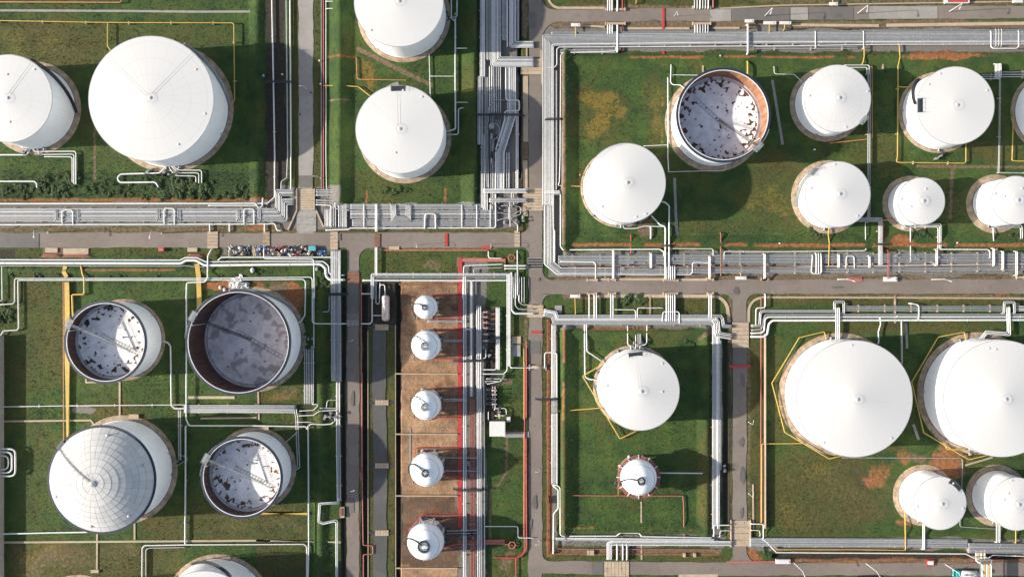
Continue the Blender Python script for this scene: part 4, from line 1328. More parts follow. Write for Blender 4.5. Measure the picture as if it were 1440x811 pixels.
# --- central corridor
B_(pb+'pipes on the grass edge of the central corridor, from the top', 'b1', [(1174, -150), (1174, 400)], 26, 4, .8, d=(.3, .5), mats='ssw')
B_(pb+'pipes on the grass edge of the central corridor, lower stretch', 'b1', [(1163, 395), (1163, 748)], 30, 4, .8, d=(.35, .5), mats='ssw')
B_(pb+'pipes dropping along the corridor edge beside the shaded lawn', 'b1', [(1178, 700), ('b2', 1178, 345)], 22, 3, .75, d=(.35, .5), mats='sw')
B_(pb+'pipes packed in the broad bright band of the central corridor', 'b1', [(1243, -150), (1243, 322), (1400, 322), (1440, 322)], 54, 8, .95, d=(.35, .5), mats='ssww', sup=6)
B_(pb+'bluish pipes in the corridor bay beside the road', 'b1', [(1330, -150), (1330, 232), (1440, 232)], 34, 5, .8, d=(.3, .48), mats='ssw')
pipe('slim pipe alone between the two corridor bands near the top edge', 'b1', [(1303, -150), (1303, 240)], .4, 1.0)
B_(pb+'shaded pipes down the middle of the central corridor', 'b1', [(1240, 345), (1240, 585)], 62, 6, .7, d=(.25, .42), mats='ssw')
B_(pb+'pipes on the road edge of the corridor, above the slanting bend', 'b1', [(1325, 348), (1325, 600), (1265, 790), ('b2', 1265, 250)], 46, 6, .8, d=(.32, .5), mats='ssw', sup=6)
pipe('white pipe with a square loop towards the road in the corridor', 'b1', [(1296, 350), (1296, 520), (1365, 520), (1365, 575), (1290, 577), (1290, 620), (1243, 778), ('b2', 1243, 250)], .5, 1.25)
B_(pb+'slim pipes on the corridor rim, next to the tan kerb', 'b1', [(1354, 580), (1354, 811), ('b2', 1354, 245)], 14, 2, .8, (.36, .42), 'w')
B_(pb+'short pipes between pump and bend inside the corridor', 'b1', [(1255, 620), (1255, 700)], 24, 3, .9, (.2, .3), 'sg', sup=0)
B_(pb+'upper cross pipes leaving the corridor under the road slab', 'b2', [(1180, 254), (1405, 254)], 20, 3, 1.3, (.4, .5), 'sw', sup=6)
B_(pb+'lower cross pipes leaving the corridor under the road slab', 'b2', [(1210, 301), (1405, 301)], 22, 3, 1.15, (.4, .5), 'ss', sup=6)
B_(pb+'upright pipes at the foot of the central corridor', 'b2', [(1190, 262), (1190, 355)], 26, 3, .8, (.35, .45), 'ssw', sup=0)
for i, (pts, d) in enumerate((([(1325, 245), (1325, 400), (1357, 428), (1357, 462)], .42), ([(1335, 260), (1335, 330), (1372, 335), (1372, 375), (1250, 405)], .25), ([(1255, 365), (1330, 375), (1400, 340)], .25), ([(1270, 330), (1310, 330), (1310, 400)], .22), ([(1315, 300), (1318, 440)], .3))):
    pipe(('white pipe jogging down to the road corner slab', 'thin pipe zigzagging at the foot of the corridor', 'thin pipe slanting at the foot of the corridor', 'tiny bent pipe at the foot of the corridor', 'thin straight pipe at the foot of the corridor')[i], 'b2', pts, d, 1.0+.12*i, 'steel')
for i, (pts, d) in enumerate((([(1208, 480), (1232, 470), (1232, 400), (1232, 340)], .25), ([(1205, 635), (1205, 560), (1240, 520), (1290, 520)], .3), ([(1240, 720), (1260, 700), (1262, 660), (1240, 640), (1215, 640)], .35), ([(1225, 790), (1235, 720), (1255, 715), (1258, 760)], .3))):
    pipe(('thin bent pipe in the shaded corridor middle', 'thin pipe stepping round the corridor loop', 'curly pipe by the corridor pump', 'hooked pipe by the corridor pump')[i], 'b1', pts, d, 1.25, 'galv')
B_(pb+'grey pipes filling the gap beside the broad corridor band', 'b1', [(1203, -150), (1203, 312)], 20, 3, .65, d=(.28, .4), mats='ssw', sup=0)
B_(pb+'grey pipes between the two upper corridor bands', 'b1', [(1287, -150), (1287, 210)], 26, 4, .65, d=(.28, .4), mats='ssw', sup=0)
B_(pb+'grey pipes under the bluish bay near the road kerb', 'b1', [(1358, -150), (1358, 210)], 12, 2, .6, d=(.3, .4), mats='ws', sup=0)
B_(pb+'slim grey pipes behind the grass-edge pipes, lower corridor', 'b1', [(1195, 400), (1195, 800), ('b2', 1200, 240)], 18, 3, .65, d=(.24, .34), mats='ssw', sup=0)
B_(pb+'grey pipes below the slanting bend of the corridor', 'b1', [(1300, 790), ('b2', 1300, 240)], 28, 3, .65, d=(.24, .36), mats='sw', sup=0)
B_(pb+'slim pipes threading the shaded corridor past the pumps', 'b1', [(1225, 600), (1225, 811), ('b2', 1228, 350)], 20, 3, .6, d=(.2, .3), mats='ssw', sup=0)
# --- pipes beside the two tanks west of the corridor
pipe('white riser pipe running down beside the dark-platform tank', 'b1', [(1033, 95), (1034, 670), (990, 682)], .55, .7, ends='dx', sup=12)
pipe('slim bypass pipe hooking round the riser beside the dark-platform tank', 'b1', [(1075, 560), (1050, 562), (1049, 697), (990, 699)], .36, .7, ends='dx')
pipe('bent white pipe beside the top-edge tank', 'b1', [(1042, -150), (1042, 88), (985, 96)], .4, .7, ends='xx')
pipe('second white pipe beside the top-edge tank, with a small dog-leg', 'b1', [(1012, -150), (1013, 98), (1034, 112)], .36, .75)
pipe('short white branch pointing across the shaded lawn, upper one', 'b1', [(1040, 251), (1097, 251)], .4, .8)
pipe('thin branch pipe joining the corridor across the shaded lawn', 'b1', [(1040, 531), (1145, 532)], .28, .8)
pipe('thin white line linking the two tanks beside the corridor', 'b1', [(898, 280), (904, 500)], .28, .6)
pipe('thin cross line with three flanges between the two tanks', 'b1', [(905, 396), (1028, 396)], .26, .7)
pipe('yellow pipe crossing the grass bank to the dark-platform tank', 'b1', [(350, 445), (440, 444), (530, 450), (600, 505)], .37, .8, 'yellow')
pipe('orange pipe bent round the yellowed grass patch', 'b1', [(520, 300), (525, 412), (780, 416)], .3, .5, 'orange')
# --- upper compound of the two big tanks
pipe('yellow pipe framing the biggest upper tank on two sides', 'a1', [(-120, 106), (555, 118), (1213, 120), (1216, 520), (1195, 548)], .37, 1.2, 'yellow', sup=12)
pipe('short yellow branch running down towards the big tank', 'a1', [(558, 120), (558, 240), (578, 268)], .37, 1.2, 'yellow')
pipe('orange-yellow pipe at the very top edge, turning out of the picture', 'a1', [(-120, 11), (630, 14), (632, -100)], .45, 1.0, 'orange')
for i, (pts, d) in enumerate((([(150, 20), (180, 48), (394, 47), (394, 217)], .42), ([(190, 25), (205, 64), (384, 62), (384, 217)], .4), ([(230, 75), (375, 76), (375, 208)], .38))):
    pipe(('outer', 'middle', 'inner')[i]+' of three white pipes turning a corner below the edge-cut tank', 'a2', pts, d, .8, grp=None)
pipe('white pipe with valves running to the picture edge under the edge-cut tank', 'a2', [(-120, 66), (140, 66), (160, 30)], .5, .8)
pipe('white pipe ending in a downward bend among the bushes near the picture edge', 'a2', [(-120, 203), (180, 203), (191, 215), (191, 235)], .5, .8)
pipe('white hairpin pipe in the grass below the big tank', 'a2', [(870, 118), (830, 160), (625, 166), (608, 186), (620, 209), (808, 207), (821, 232)], .55, .8, fil=1.6)
for i, (pts, d) in enumerate((([(890, 120), (930, 145), (1046, 145), (1046, 212)], .36), ([(880, 118), (925, 159), (1031, 159), (1031, 212)], .36), ([(870, 120), (905, 174), (1016, 175), (1016, 208)], .34))):
    pipe(('outer', 'middle', 'inner')[i]+' of three pipes bending into the bushes below the big tank', 'a2', pts, d, .75)
# --- lines south of the lower road
pipe('thickest white pipe south of the road, with a hump, bending down to the corner rack', 'a2', [(-120, 626), (940, 628), (968, 612), (1018, 612), (1062, 638), (1401, 634), ('b2', 338, 632), ('b2', 362, 655), ('b2', 364, 695), ('b2', 385, 713), ('b2', 455, 713)], .95, .9, fil=1.8, sup=0)
pipe('white pipe alongside the thickest pipe south of the road', 'a2', [(-120, 609), (935, 611), (962, 598), (1022, 598), (1068, 620), (1401, 617), ('b2', 350, 618), ('b2', 377, 640), ('b2', 379, 678), ('b2', 395, 689), ('b2', 455, 689)], .5, .9, fil=1.4)
pipe('slim pipe edging the thickest pipe south of the road', 'a2', [(-120, 640), (930, 643), (955, 640), (1060, 648)], .3, .7, 'steel')
pipe('slim pipe below the dumped scrap, ending at the corner rack', 'a2', [(1130, 612), (1150, 596), ('b2', 385, 596), ('b2', 425, 600), ('b2', 431, 640), ('b2', 431, 811)], .5, 1.0)
pipe('white pipe coming from the brown slab and turning along the scrap', 'b2', [(41, 545), (41, 603), (300, 606), (303, 811), ('b3', 292, 60), ('b3', 292, 196), ('b3', 315, 203), ('b3', 462, 203)], .42, 1.1)
pipe('low thin pipe enclosing the scrap pile', 'a2', [(1187, 560), (1187, 596)], .25, .9)
pipe('white pipe hooking over the others from the tan slab', 'a2', [(1097, 553), (1078, 590), (1076, 705), (1062, 724), (968, 728), (966, 811), ('a3', 966, 700), ('a3', 980, 731), ('b3', -16, 731), ('b3', 260, 735), ('b3', 271, 760), ('b4', 270, 20), ('b4', 274, 640), ('b4', 268, 860)], .5, 1.4, sup=0)
pipe('outer white pipe framing the open tanks compound', 'a3', [(0, 104), (66, 100), (76, 90), (76, -10), ('a2', 78, 706), ('a2', 1070, 705), ('b2', 285, 699), ('b2', 292, 712), ('b2', 293, 811), ('b3', 300, 30), ('b3', 300, 330)], .36, .85, sup=0)
pipe('inner white pipe framing the open tanks compound', 'a3', [(-30, 268), (8, 262), (16, 240), (90, 236), (97, 225), (94, -10), ('a2', 95, 715), ('a2', 1070, 714), ('b2', 245, 710), ('b2', 257, 722), ('b2', 256, 811), ('b3', 253, 160), ('b3', 232, 192), ('b3', 210, 200)], .44, .85)
pipe('pipe dropping along the picture edge beside the grass bank', 'a2', [(10, 640), (12, 811), ('a3', 12, 80), ('a3', -30, 100)], .36, .8, 'steel')
# yellow duct lines
def duct(label, t, pts, wd, z, m, grp=None):
    """square covered duct on short stools"""
    P = wpts(t, pts, z); hw = wd*TS*S/2
    L_ = offset_path(P, hw); R_ = offset_path(P, -hw)
    vv = []
    for a, b in zip(L_, R_):
        vv += [(a.x, a.y, z), (b.x, b.y, z), (b.x, b.y, z-.45), (a.x, a.y, z-.45)]
    ff = []
    for i in range(len(P)-1):
        for k in range(4):
            ff.append((i*4+k, i*4+(k+1) % 4, i*4+4+(k+1) % 4, i*4+4+k))
    ff += [(0, 3, 2, 1), tuple((len(P)-1)*4+k for k in range(4))]
    mb = MB().add(vv, ff)
    for a, b in zip(P, P[1:]):
        n = int((b-a).length/5)
        for k in range(n):
            c = a.lerp(b, (k+.5)/n); mb.box((c.x, c.y, (z-.45)/2-.1), (min(hw, .5), min(hw, .5), z-.45+.2))
    o = mb.build('covered_duct', M[m]); return tag(o, label, 'duct', grp)
duct('broad yellow duct running straight down past the small open tank', 'a3', [('a2', 343, 725), ('a2', 346, 811), (347, 300), (350, 811), ('a4', 352, 100)], 27, .9, 'yellow')
duct('short yellow duct piece by the kink above the broad yellow duct', 'a2', [('a2', 338, 640), ('a2', 330, 672), ('a2', 345, 700)], 20, .7, 'yellow')
pipe('salmon pipe laid against the broad yellow duct', 'a3', [('a2', 328, 725), (329, 100), (330, 811), ('a4', 331, 95)], .32, .9, 'orange')
pipe('yellow stepped pipe beside the broad yellow duct', 'a2', [(420, 640), (430, 690), (437, 700), (437, 788), (374, 790), (374, 811), ('a3', 374, 50), ('a3', 378, 165)], .6, .8, 'yellow', fil=.3)
duct('yellow duct leading to the large open tank', 'a2', [(1020, 630), (1028, 690), (1032, 811), ('a3', 1032, 130)], 24, .8, 'yellow')
duct('yellow duct beside the brown-spotted open tank', 'a4', [(1335, 480), ('b4', 0, 481), ('b4', 265, 483)], 13, .7, 'yellow')
# --- open tanks compound, inner lines
pipe('long thin white pipe crossing below the small open tank', 'a3', [(-100, 635), (300, 628), (885, 623), (960, 622)], .32, .7, sup=12)
pipe('white pipe falling from the small open tank to the middle band', 'a3', [(845, 292), (872, 302), (884, 320), (889, 625), (905, 642), (960, 642)], .55, .75, fil=1.2, ends='xd')
B_(pb+'pipes in the band between the two rows of open tanks', 'a3', [(955, 644), (1401, 644), ('b3', 205, 645)], 40, 6, .8, (.3, .48), 'ssw', sup=9)
B_(pb+'pipes dropping at the end of the band between the open tanks', 'b3', [(205, 645), (214, 700), (216, 811), ('b4', 222, 240), ('b4', 190, 255)], 16, 2, .8, (.3, .4), 'ss', sup=0)
B_(pb+'pipes running down beside the panel-domed tank', 'a3', [(932, 650), (932, 811), ('a4', 933, 205)], 15, 2, .8, (.35, .5), 'ss', sup=9)
pipe('long white pipe down to the tan kerb beside the domed tank', 'a3', [(962, 735), (962, 811), ('a4', 962, 200), ('a4', 960, 642)], .6, .8, sup=12)
pipe('hooked pipe with valve by the domed tank shell', 'a4', [(905, 230), (925, 230), (945, 215), (970, 210), (970, 190), (940, 180), (925, 178)], .3, .8, 'galv')
pipe('white pipe curving in to the foot of the domed tank', 'a4', [(-100, 590), (300, 580), (450, 578), (470, 568)], .5, .8)
pipe('white pipe along the tan kerb turning down near the bottom edge', 'a4', [(735, 900), (738, 660), (750, 647), (960, 643), (1401, 641), ('b4', 250, 640), ('b4', 264, 655), ('b4', 262, 900)], .45, .8, sup=0)
pipe('grey companion of the white pipe turning down near the bottom edge', 'a4', [(757, 900), (757, 668), (775, 660), (960, 656)], .4, .7, 'grey')
for i, (x, y0, y1) in enumerate(((80, 147, 288), (62, 163, 270), (43, 182, 254))):
    pipe(('outermost', 'middle', 'innermost')[i]+' white expansion loop of the nested three at the picture edge', 'a4', [(-80, y0), (x, y0), (x, y1), (-80, y1)], .62 if i < 2 else .45, 1.9, ends='xx', fil=2.0)
B_(pb+'pipes running down between large open tank and corner rack', 'b3', [(275, 335), (275, 620)], 50, 6, .8, (.24, .36), 'ssw', sup=9)
B_(pb+'pipes in the shaded rack beside the lower narrow road', 'b2', [(410, 560), (410, 811), ('b3', 412, 500)], 42, 7, .85, (.32, .5), 'ssvw', sup=8.5)
B_(pb+'pipes in the lower half of the rack beside the lower narrow road', 'b3', [(427, 500), (427, 811), ('b4', 431, 414)], 22, 3, .8, (.34, .5), 'ssw', sup=9)
B_(pb+'pipes making the square detour round the small grass plot', 'b4', [(431, 405), (428, 424), (332, 430), (327, 522), (350, 531), (420, 516), (420, 900)], 14, 2, .85, (.38, .45), 'sw', sup=0)
pipe('short pipe hooking from the shaded rack onto the bank', 'b3', [(320, 141), (380, 141), (380, 60)], .32, .8, 'steel')
pipe('slanting pipe stay beside the brown-spotted tank', 'b4', [(155, 112), (212, 62)], .3, .9, 'steel')
for i, (pts, d) in enumerate((([(225, 655), (300, 650), (330, 620), (290, 620)], .3), ([(210, 712), (290, 712)], .3), ([(220, 680), (300, 676), (330, 655), (420, 650)], .34), ([(275, 730), (285, 722), (350, 725), (390, 722), (410, 705), (410, 690)], .42), ([(365, 640), (370, 600), (395, 598), (420, 600)], .3), ([(330, 640), (430, 640)], .4), ([(355, 685), (440, 685)], .4))):
    pipe(('thin pipe curling at the end of the middle band', 'short straight pipe under the middle band end', 'pipe running from the band end into the valve cluster', 'white pipe wriggling below the valve cluster', 'small arch pipe above the valve cluster', 'upper pipe through the valve cluster', 'lower pipe through the valve cluster')[i], 'b3', pts, d, 1.0, 'steel' if i > 3 else 'white')
# --- corner lawn and the head of the brown yard
B_(pb+'slim pipes along the top of the rack over the brown yard', 'b2', [(605, 811), (605, 688), (1305, 688)], 18, 3, .95, (.28, .4), 'sw', sup=9)
pipe('thick white pipe along the rack over the brown yard', 'b2', [(555, 716), (660, 716), (1060, 717), (1300, 716)], .65, .9)
pipe('grey pipe between the white pipes over the brown yard', 'b2', [(620, 702), (1300, 703)], .32, .8, 'grey')
B_(pb+'pipes falling from the yard rack towards the pump row', 'b2', [(1310, 680), (1310, 811), ('b3', 1310, 425)], 20, 3, .95, (.34, .42), 'ww', sup=9)
B_(pb+'narrow pipes beside the red ring valve and the roadside', 'b2', [(1338, 690), (1342, 811)], 16, 2, .9, (.25, .32), 'sv', sup=0)
pipe('tall white pipe beside the red ring valve', 'b2', [(1355, 560), (1356, 811), ('b3', 1358, -10)], .36, 1.1)
pipe('white pipe dropping to the horizontal vessel', 'b2', [(640, 811), (643, 738), (668, 738), (670, 811), ('b3', 670, 60)], .36, .9)
pipe('white pipe turning along the little road slab', 'b3', [(545, 203), (592, 203), (602, 190), (604, -20), ('b2', 606, 690)], .42, .9)
pipe('thin pipe by the horizontal vessel', 'b3', [(622, -20), (622, 100), (640, 100), (643, -10)], .25, .8)
pipe('short pipe crossing the dark ditch by the little road slab', 'b3', [(548, 48), (605, 48)], .5, .9, 'steel')
pipe('short white pipe hooking in to the horizontal vessel', 'b3', [(605, 160), (668, 160)], .28, .9)
for i, (pts, d) in enumerate((([(1072, 811), (1078, 640), (1280, 632)], .42), ([(1128, 690), (1130, 655), (1280, 650)], .34), ([(1290, 640), (1401, 640)], .6), ([(1290, 655), (1400, 655)], .4), ([(1205, 565), (1205, 600), (1275, 602)], .36))):
    pipe(('white pipe inside the red kerb corner', 'grey pipe inside the red kerb corner', 'thick pipe crossing under the road grating', 'second pipe crossing under the road grating', 'white pipe bent round the red ring valve')[i], 'b2', pts, d, .95, 'white' if i != 1 else 'grey')
# --- rack beside the red strip
grp_r = 'rack beside the red strip'
B_(pb+'pipes nearest the red strip of the brown yard', 'b2', [(1082, 690), ('b3', 1083, 400), ('b4', 1083, 900)], 18, 3, .9, (.3, .42), 'swg', sup=9)
B_(pb+'pipes in the middle of the rack beside the red strip', 'b2', [(1118, 720), ('b3', 1118, 580)], 16, 3, .9, (.2, .34), 'swp', sup=0)
B_(pb+'thin pipes in the lower middle of the rack beside the red strip', 'b3', [(1122, 590), ('b4', 1124, 900)], 26, 4, .8, (.18, .3), 'swpp', sup=9)
B_(pb+'broad white pipes on the pump side of the red-strip rack', 'b3', [(1155, 110), ('b4', 1159, 900)], 24, 3, .95, (.5, .62), 'ws', sup=9)
pipe('thin white pipe on the lawn rim of the rack', 'b3', [(1180, 460), (1184, 811), ('b4', 1186, 900)], .28, .9)
pipe('white pipe turning a corner over the rack by the second sphere', 'b3', [(1085, 232), (1118, 232), (1118, 395)], .36, 1.4)
B_(pb+'pale pipes standing beside the pump row', 'b3', [(1253, 120), (1253, 440)], 19, 3, .8, (.38, .46), 'w', sup=9)
pipe('white pipe turning back from the pump row to the rack', 'b3', [(1253, 430), (1240, 441), (1168, 441), (1165, 470)], .42, 1.0)
pipe('white pipe looping below the pump row to the lawn', 'b3', [(1170, 463), (1285, 463), (1302, 445), (1304, 340)], .38, 1.1)
pipe('white pipe bent towards the roadside sleeve', 'b3', [(1313, 330), (1315, 420), (1325, 431), (1440, 431)], .36, .9)
for i, (x0, x1, y1, d) in enumerate(((1325, 1440, 150, .75), (1345, 1440, 128, .35), (1362, 1440, 105, .3))):
    pipe(('thick outer', 'middle', 'thin inner')[i]+' pipe of the rounded bend facing the road', 'b3', [(x0, -60), (x0, y1-18), (x0+18, y1), (x1, y1)], d, .9, fil=1.4, m='white' if i == 0 else 'steel')
B_(pb+'upright grey pipes above the rounded bend facing the road', 'b3', [(1378, -40), (1378, 95)], 30, 3, .8, (.25, .32), 'sv', sup=0)
def yard_links():
    for i, (y, x0, n, k) in enumerate(((191, 890, 2, 'smallest'), (290, 970, 2, 'second'), (597, 970, 2, 'third'))):
        B_(pb+'pipes linking the %s sphere to the rack' % k, 'b3', [(x0, y), (1090, y)], 12, n, 1.0, (.28, .34), 'ws' if k == 'smallest' else 'vs', sup=6)
    for y, k in ((193, 'upper'), (260, 'lower')):
        pipe(k+' thin pipe linking the S-hose sphere to the rack', 'b4', [(955, y), (1160, y)], .26, 1.0, 'steel')
    B_(pb+'pipes linking the biggest sphere to the rack', 'b4', [(985, 582), (1150, 578)], 26, 4, 1.0, (.2, .34), 'vsd', sup=6)
    for (t, pts, k) in (('b3', [(905, 60), (912, 52), (1060, 52)], 'behind the smallest sphere'), ('b3', [(890, 180), (1060, 184)], 'before the smallest sphere'), ('b3', [(890, 240), (905, 234), (1060, 233)], 'behind the second sphere'), ('b3', [(910, 385), (1060, 385)], 'before the second sphere'),
                        ('b3', [(885, 560), (905, 538), (1060, 537)], 'behind the third sphere'), ('b3', [(900, 700), (930, 688), (1060, 688)], 'before the third sphere'), ('b4', [(822, 215), (824, 142), (1060, 142)], 'bent behind the S-hose tank'), ('b4', [(955, 300), (975, 284), (1065, 284)], 'before the S-hose tank'),
                        ('b4', [(790, 570), (860, 490), (1060, 487), (1130, 490)], 'slanting behind the biggest sphere'), ('b4', [(960, 655), (1060, 650)], 'before the biggest sphere')):
        pipe('red drench pipe '+k, t, pts, .36, .6, 'red')
yard_links()
pipe('magenta-red pipe running out to the ring hydrant on the lawn', 'b4', [(985, 652), (1040, 640), (1200, 636), (1310, 641)], .34, .8, 'pink')
pipe('red pipe along the lawn rim, rounding its lower corner', 'b4', [(1235, 709), (1365, 709), (1392, 690), (1393, 200), (1393, -20), ('b3', 1394, 400)], .34, .6, 'red', fil=2.4)
pipe('red branch dropping to the bottom edge beside the lawn', 'b4', [(1348, 712), (1348, 900)], .34, .6, 'red')
pipe('white pipe stepping across the lower lawn', 'b4', [(1183, 548), (1353, 548), (1358, 556), (1358, 600), (1366, 607), (1440, 608)], .32, .7)
pipe('faded red pipe with a square jog beside the dark ditch', 'b4', [('b3', 546, 0), ('b3', 548, 811), (550, 280), (556, 645), (605, 648), (606, 690), (557, 694), (557, 900)], .34, .5, 'pink', fil=.3)
# --- north-east compound, racks
B_(pb+'pipes in the bright band of the long rack under the top road', 'c2', [(199, 330), (199, 0), ('c1', 199, 222), ('d1', 0, 210), ('d1', 1500, 206)], 38, 9, 1.0, (.34, .46), 'sssw', sup=8.5)
B_(pb+'bluish pipes on the road side of the rack under the top road', 'c1', [(205, 182), (1401, 180), ('d1', 1500, 166)], 24, 5, .7, (.22, .34), 'vvs', sup=9)
B_(pb+'pipes on the grass side of the long rack under the top road', 'c1', [(250, 268), (540, 268)], 18, 3, .7, (.25, .34), 'vs', sup=9)
pipe('slim white pipe following the inside corner of the long rack', 'c1', [(175, 352), (222, 350), (233, 335), (233, 255), (245, 245), (1401, 239), ('d1', 700, 231), ('d1', 1500, 229)], .36, 1.2)
pipe('white pipe stepping along the inside corner of the long rack', 'c1', [(540, 242), (540, 266), (262, 275), (253, 290), (250, 811), ('c2', 246, 205), ('c2', 240, 225)], .36, .9)
B_(pb+'thin pipes on the inside of the long rack beyond the yellow stub', 'd1', [(0, 250), (215, 250), (540, 248)], 12, 2, .7, (.22, .3), 'sv', sup=9)
B_(pb+'grey pipes on the inside rim of the rack beside the bank', 'c1', [(228, 365), (229, 811), ('c2', 226, 250)], 12, 2, .8, (.3, .36), 'gs', sup=9)
B_(pb+'pipes running under the top road, western group', 'c1', [(508, -60), (508, 55)], 30, 3, .7, (.4, .5), 'w', sup=0)
B_(pb+'pipes coming out below the top road, western group', 'c1', [(508, 130), (508, 200)], 30, 3, .7, (.4, .5), 'w', sup=0)
pipe('single white pipe right of the western group above the top road', 'c1', [(547, -60), (547, 55)], .6, .7)
pipe('single white pipe beside the western group below the top road', 'c1', [(547, 130), (547, 268)], .6, 1.3)
pipe('red pipe beside the western group above the top road', 'c1', [(573, -60), (573, 55)], .42, .6, 'red')
pipe('red pipe beside the western group below the top road', 'c1', [(573, 130), (573, 265)], .42, .6, 'red')
B_(pb+'pipes running under the top road, eastern group', 'c1', [(982, -60), (982, 45)], 78, 6, .7, (.4, .5), 'ws', sup=0)
B_(pb+'pipes coming out below the top road, eastern group', 'c1', [(982, 130), (982, 195)], 74, 6, .7, (.4, .5), 'ws', sup=0)
pipe('red pipe at the top edge near the verge post', 'c1', [(1043, -60), (1043, 40)], .5, .6, 'pink')
pipe('cream pipe crossing the long rack by the yellow stub', 'c1', [(1223, 125), (1223, 278)], .62, 1.9, 'hood')
pipe('thick yellow pipe stub at the rim of the rusty open tank', 'c1', [(1222, 318), (1222, 400)], .6, 1.2, 'yellow')
for i, x in enumerate((170, 420)):
    pipe('thin white cross pipe over the long rack, '+('by the twin hoods' if i == 0 else 'beyond the twin hoods'), 'd1', [(x*1.0+150, 160), (x*1.0+150, 250)], .28, 1.5)
pipe('white expansion loop hanging from the long rack near the picture edge', 'd1', [(1230, 160), (1230, 245), (1242, 252), (1362, 252), (1374, 242), (1374, 160)], .36, 1.4)
B_(pb+'thin uprights inside the expansion loop near the picture edge', 'd1', [(1270, 150), (1270, 240)], 32, 3, 1.3, (.14, .2), 'w', sup=0)
# grass compound lines
pipe('thin kinked pipe beside the rusty open tank', 'c1', [(825, 335), (822, 425), (832, 440), (870, 441), (900, 462)], .34, .7)
pipe('thin pale line from the kinked pipe to the rusty open tank', 'c1', [(832, 389), (988, 391), (992, 420)], .2, .5)
pipe('tall straight white pipe between dusty tank and rusty open tank', 'c1', [(808, 402), (808, 811), ('c2', 812, 150)], .36, .7)
pipe('thin line closing a rectangle round the rusty open tank', 'c2', [(812, 154), (1108, 146), (1108, 105)], .22, .5)
pipe('short pale pipe touching the top of the dusty tank', 'c1', [(685, 757), (806, 752)], .26, .6)
pipe('yellow pipe from the rack to the dusty tank', 'c2', [(248, 225), (375, 230)], .37, .9, 'yellow', ends='dx')
pipe('red pipe standing in the bank below the dusty tank', 'c2', [(617, 478), (617, 578)], .36, .7, 'red')
pipe('rusty pipe crossing the bank into the rack', 'c2', [(1083, 470), (1084, 690)], .5, .9, 'rust')
pipe('white pipe with a shoulder running from the dusty tank to the road', 'c2', [(775, 308), (795, 312), (815, 330), (815, 706)], .5, 1.3, ends='xd')
pipe('white pipe joining its shouldered neighbour from the dusty tank', 'c2', [(722, 380), (768, 428), (792, 436), (795, 450), (795, 706)], .5, 1.3, ends='xd')
pipe('low pipe curving round the foot of the dusty tank', 'c2', [(572, 420), (580, 447), (640, 447), (690, 435), (788, 437)], .36, .8, ends='xd')
pipe('short upright pipe below the foot of the dusty tank', 'c2', [(720, 440), (720, 498)], .62, .7)
# left side rack of NE compound
B_(pb+'pipes down the outer side of the rack by the central road', 'c2', [(196, 290), (196, 630), (250, 672), (560, 672)], 44, 6, .8, (.28, .4), 'sswg', sup=9)
pipe('white pipe hugging the roadside corner of the rack', 'c2', [(178, 250), (170, 300), (168, 630), (232, 684), (925, 686), (936, 675), (936, 625), (960, 622), (1030, 625), (1030, 706)], .4, 1.0)
pipe('white pipe on the inner rim of the rack, turning along the bank', 'c2', [(244, 250), (252, 275), (252, 540), (265, 558), (765, 554), (788, 568), (790, 590)], .5, .95)
pipe('short white pipe inside the rack elbow', 'c2', [(205, 285), (213, 300), (215, 450), (222, 460), (222, 620)], .36, 1.1)
B_(pb+'short thick pipes entering the crossing slab by the central road', 'c2', [(165, 262), (250, 262)], 22, 3, 1.0, (.4, .5), 'ws', sup=0)
B_(pb+'pipes on the bank side of the long rack above the lower road', 'c2', [(240, 612), (1401, 604), ('d2', 1500, 600)], 50, 7, .7, (.26, .42), 'sssvg', sup=9)
B_(pb+'pipes on the road side of the long rack above the lower road', 'c2', [(560, 664), (1401, 660), ('d2', 1500, 645)], 34, 5, .75, (.28, .42), 'ssgw', sup=9)
pipe('thin dark red pipe through the middle of the long rack above the lower road', 'c2', [(260, 640), (560, 651), (1401, 645), ('d2', 500, 652), ('d2', 1500, 634)], .26, 1.15, 'rust')
pipe('white pipe bent like a step inside the rack', 'c2', [(250, 618), (425, 620), (434, 632), (434, 705)], .42, 1.1)
for i, (t, x, y0, y1, n) in enumerate((('c2', 525, 562, 706, 2), ('c2', 720, 575, 655, 2), ('c2', 1024, 590, 706, 2), ('c2', 1310, 578, 706, 2), ('d2', 335, 575, 680, 3), ('d2', 440, 580, 650, 2), ('d2', 600, 590, 650, 2), ('d2', 948, 555, 640, 2), ('d2', 1243, 550, 640, 2), ('d2', 1290, 565, 660, 2), ('d2', 1362, 565, 690, 2))):
    B_(pb+'white pipes crossing the long lower rack, '+('beside the step pipe', 'next to the curled pipe', 'by the hooked white pipe', 'before the thick collar', 'at the wide loop', 'beside the yellow crossing', 'near the small square loop', 'below the smallest tank', 'below the edge-cut tank', 'within the square frame', 'nearest the picture edge')[i], t, [(x, y0), (x, y1)], 12 if n == 2 else 30, n, 1.35, (.3, .42), 'w', sup=0)
pipe('long thin pipe along the bank above the lower road rack', 'c2', [(820, 551), (1038, 552), (1043, 562), (1043, 600)], .28, .9)
pipe('long white pipe along the bank in front of the row of tanks', 'c2', [(1100, 610), (1100, 572), (1110, 566), (1401, 567), ('d2', 575, 562), ('d2', 585, 552)], .34, .9, sup=0)
pipe('slim pipe framing the bank below the smallest tank', 'd2', [(968, 555), (1215, 556), (1224, 566), (1224, 602)], .4, 1.0)
pipe('small square loop in the long lower rack', 'd2', [(478, 655), (480, 590), (520, 590), (522, 655)], .3, 1.3)
pipe('wide low loop dipping to the road side of the rack', 'd2', [(305, 585), (298, 672), (308, 681), (345, 681), (352, 670), (350, 585)], .34, 1.5)
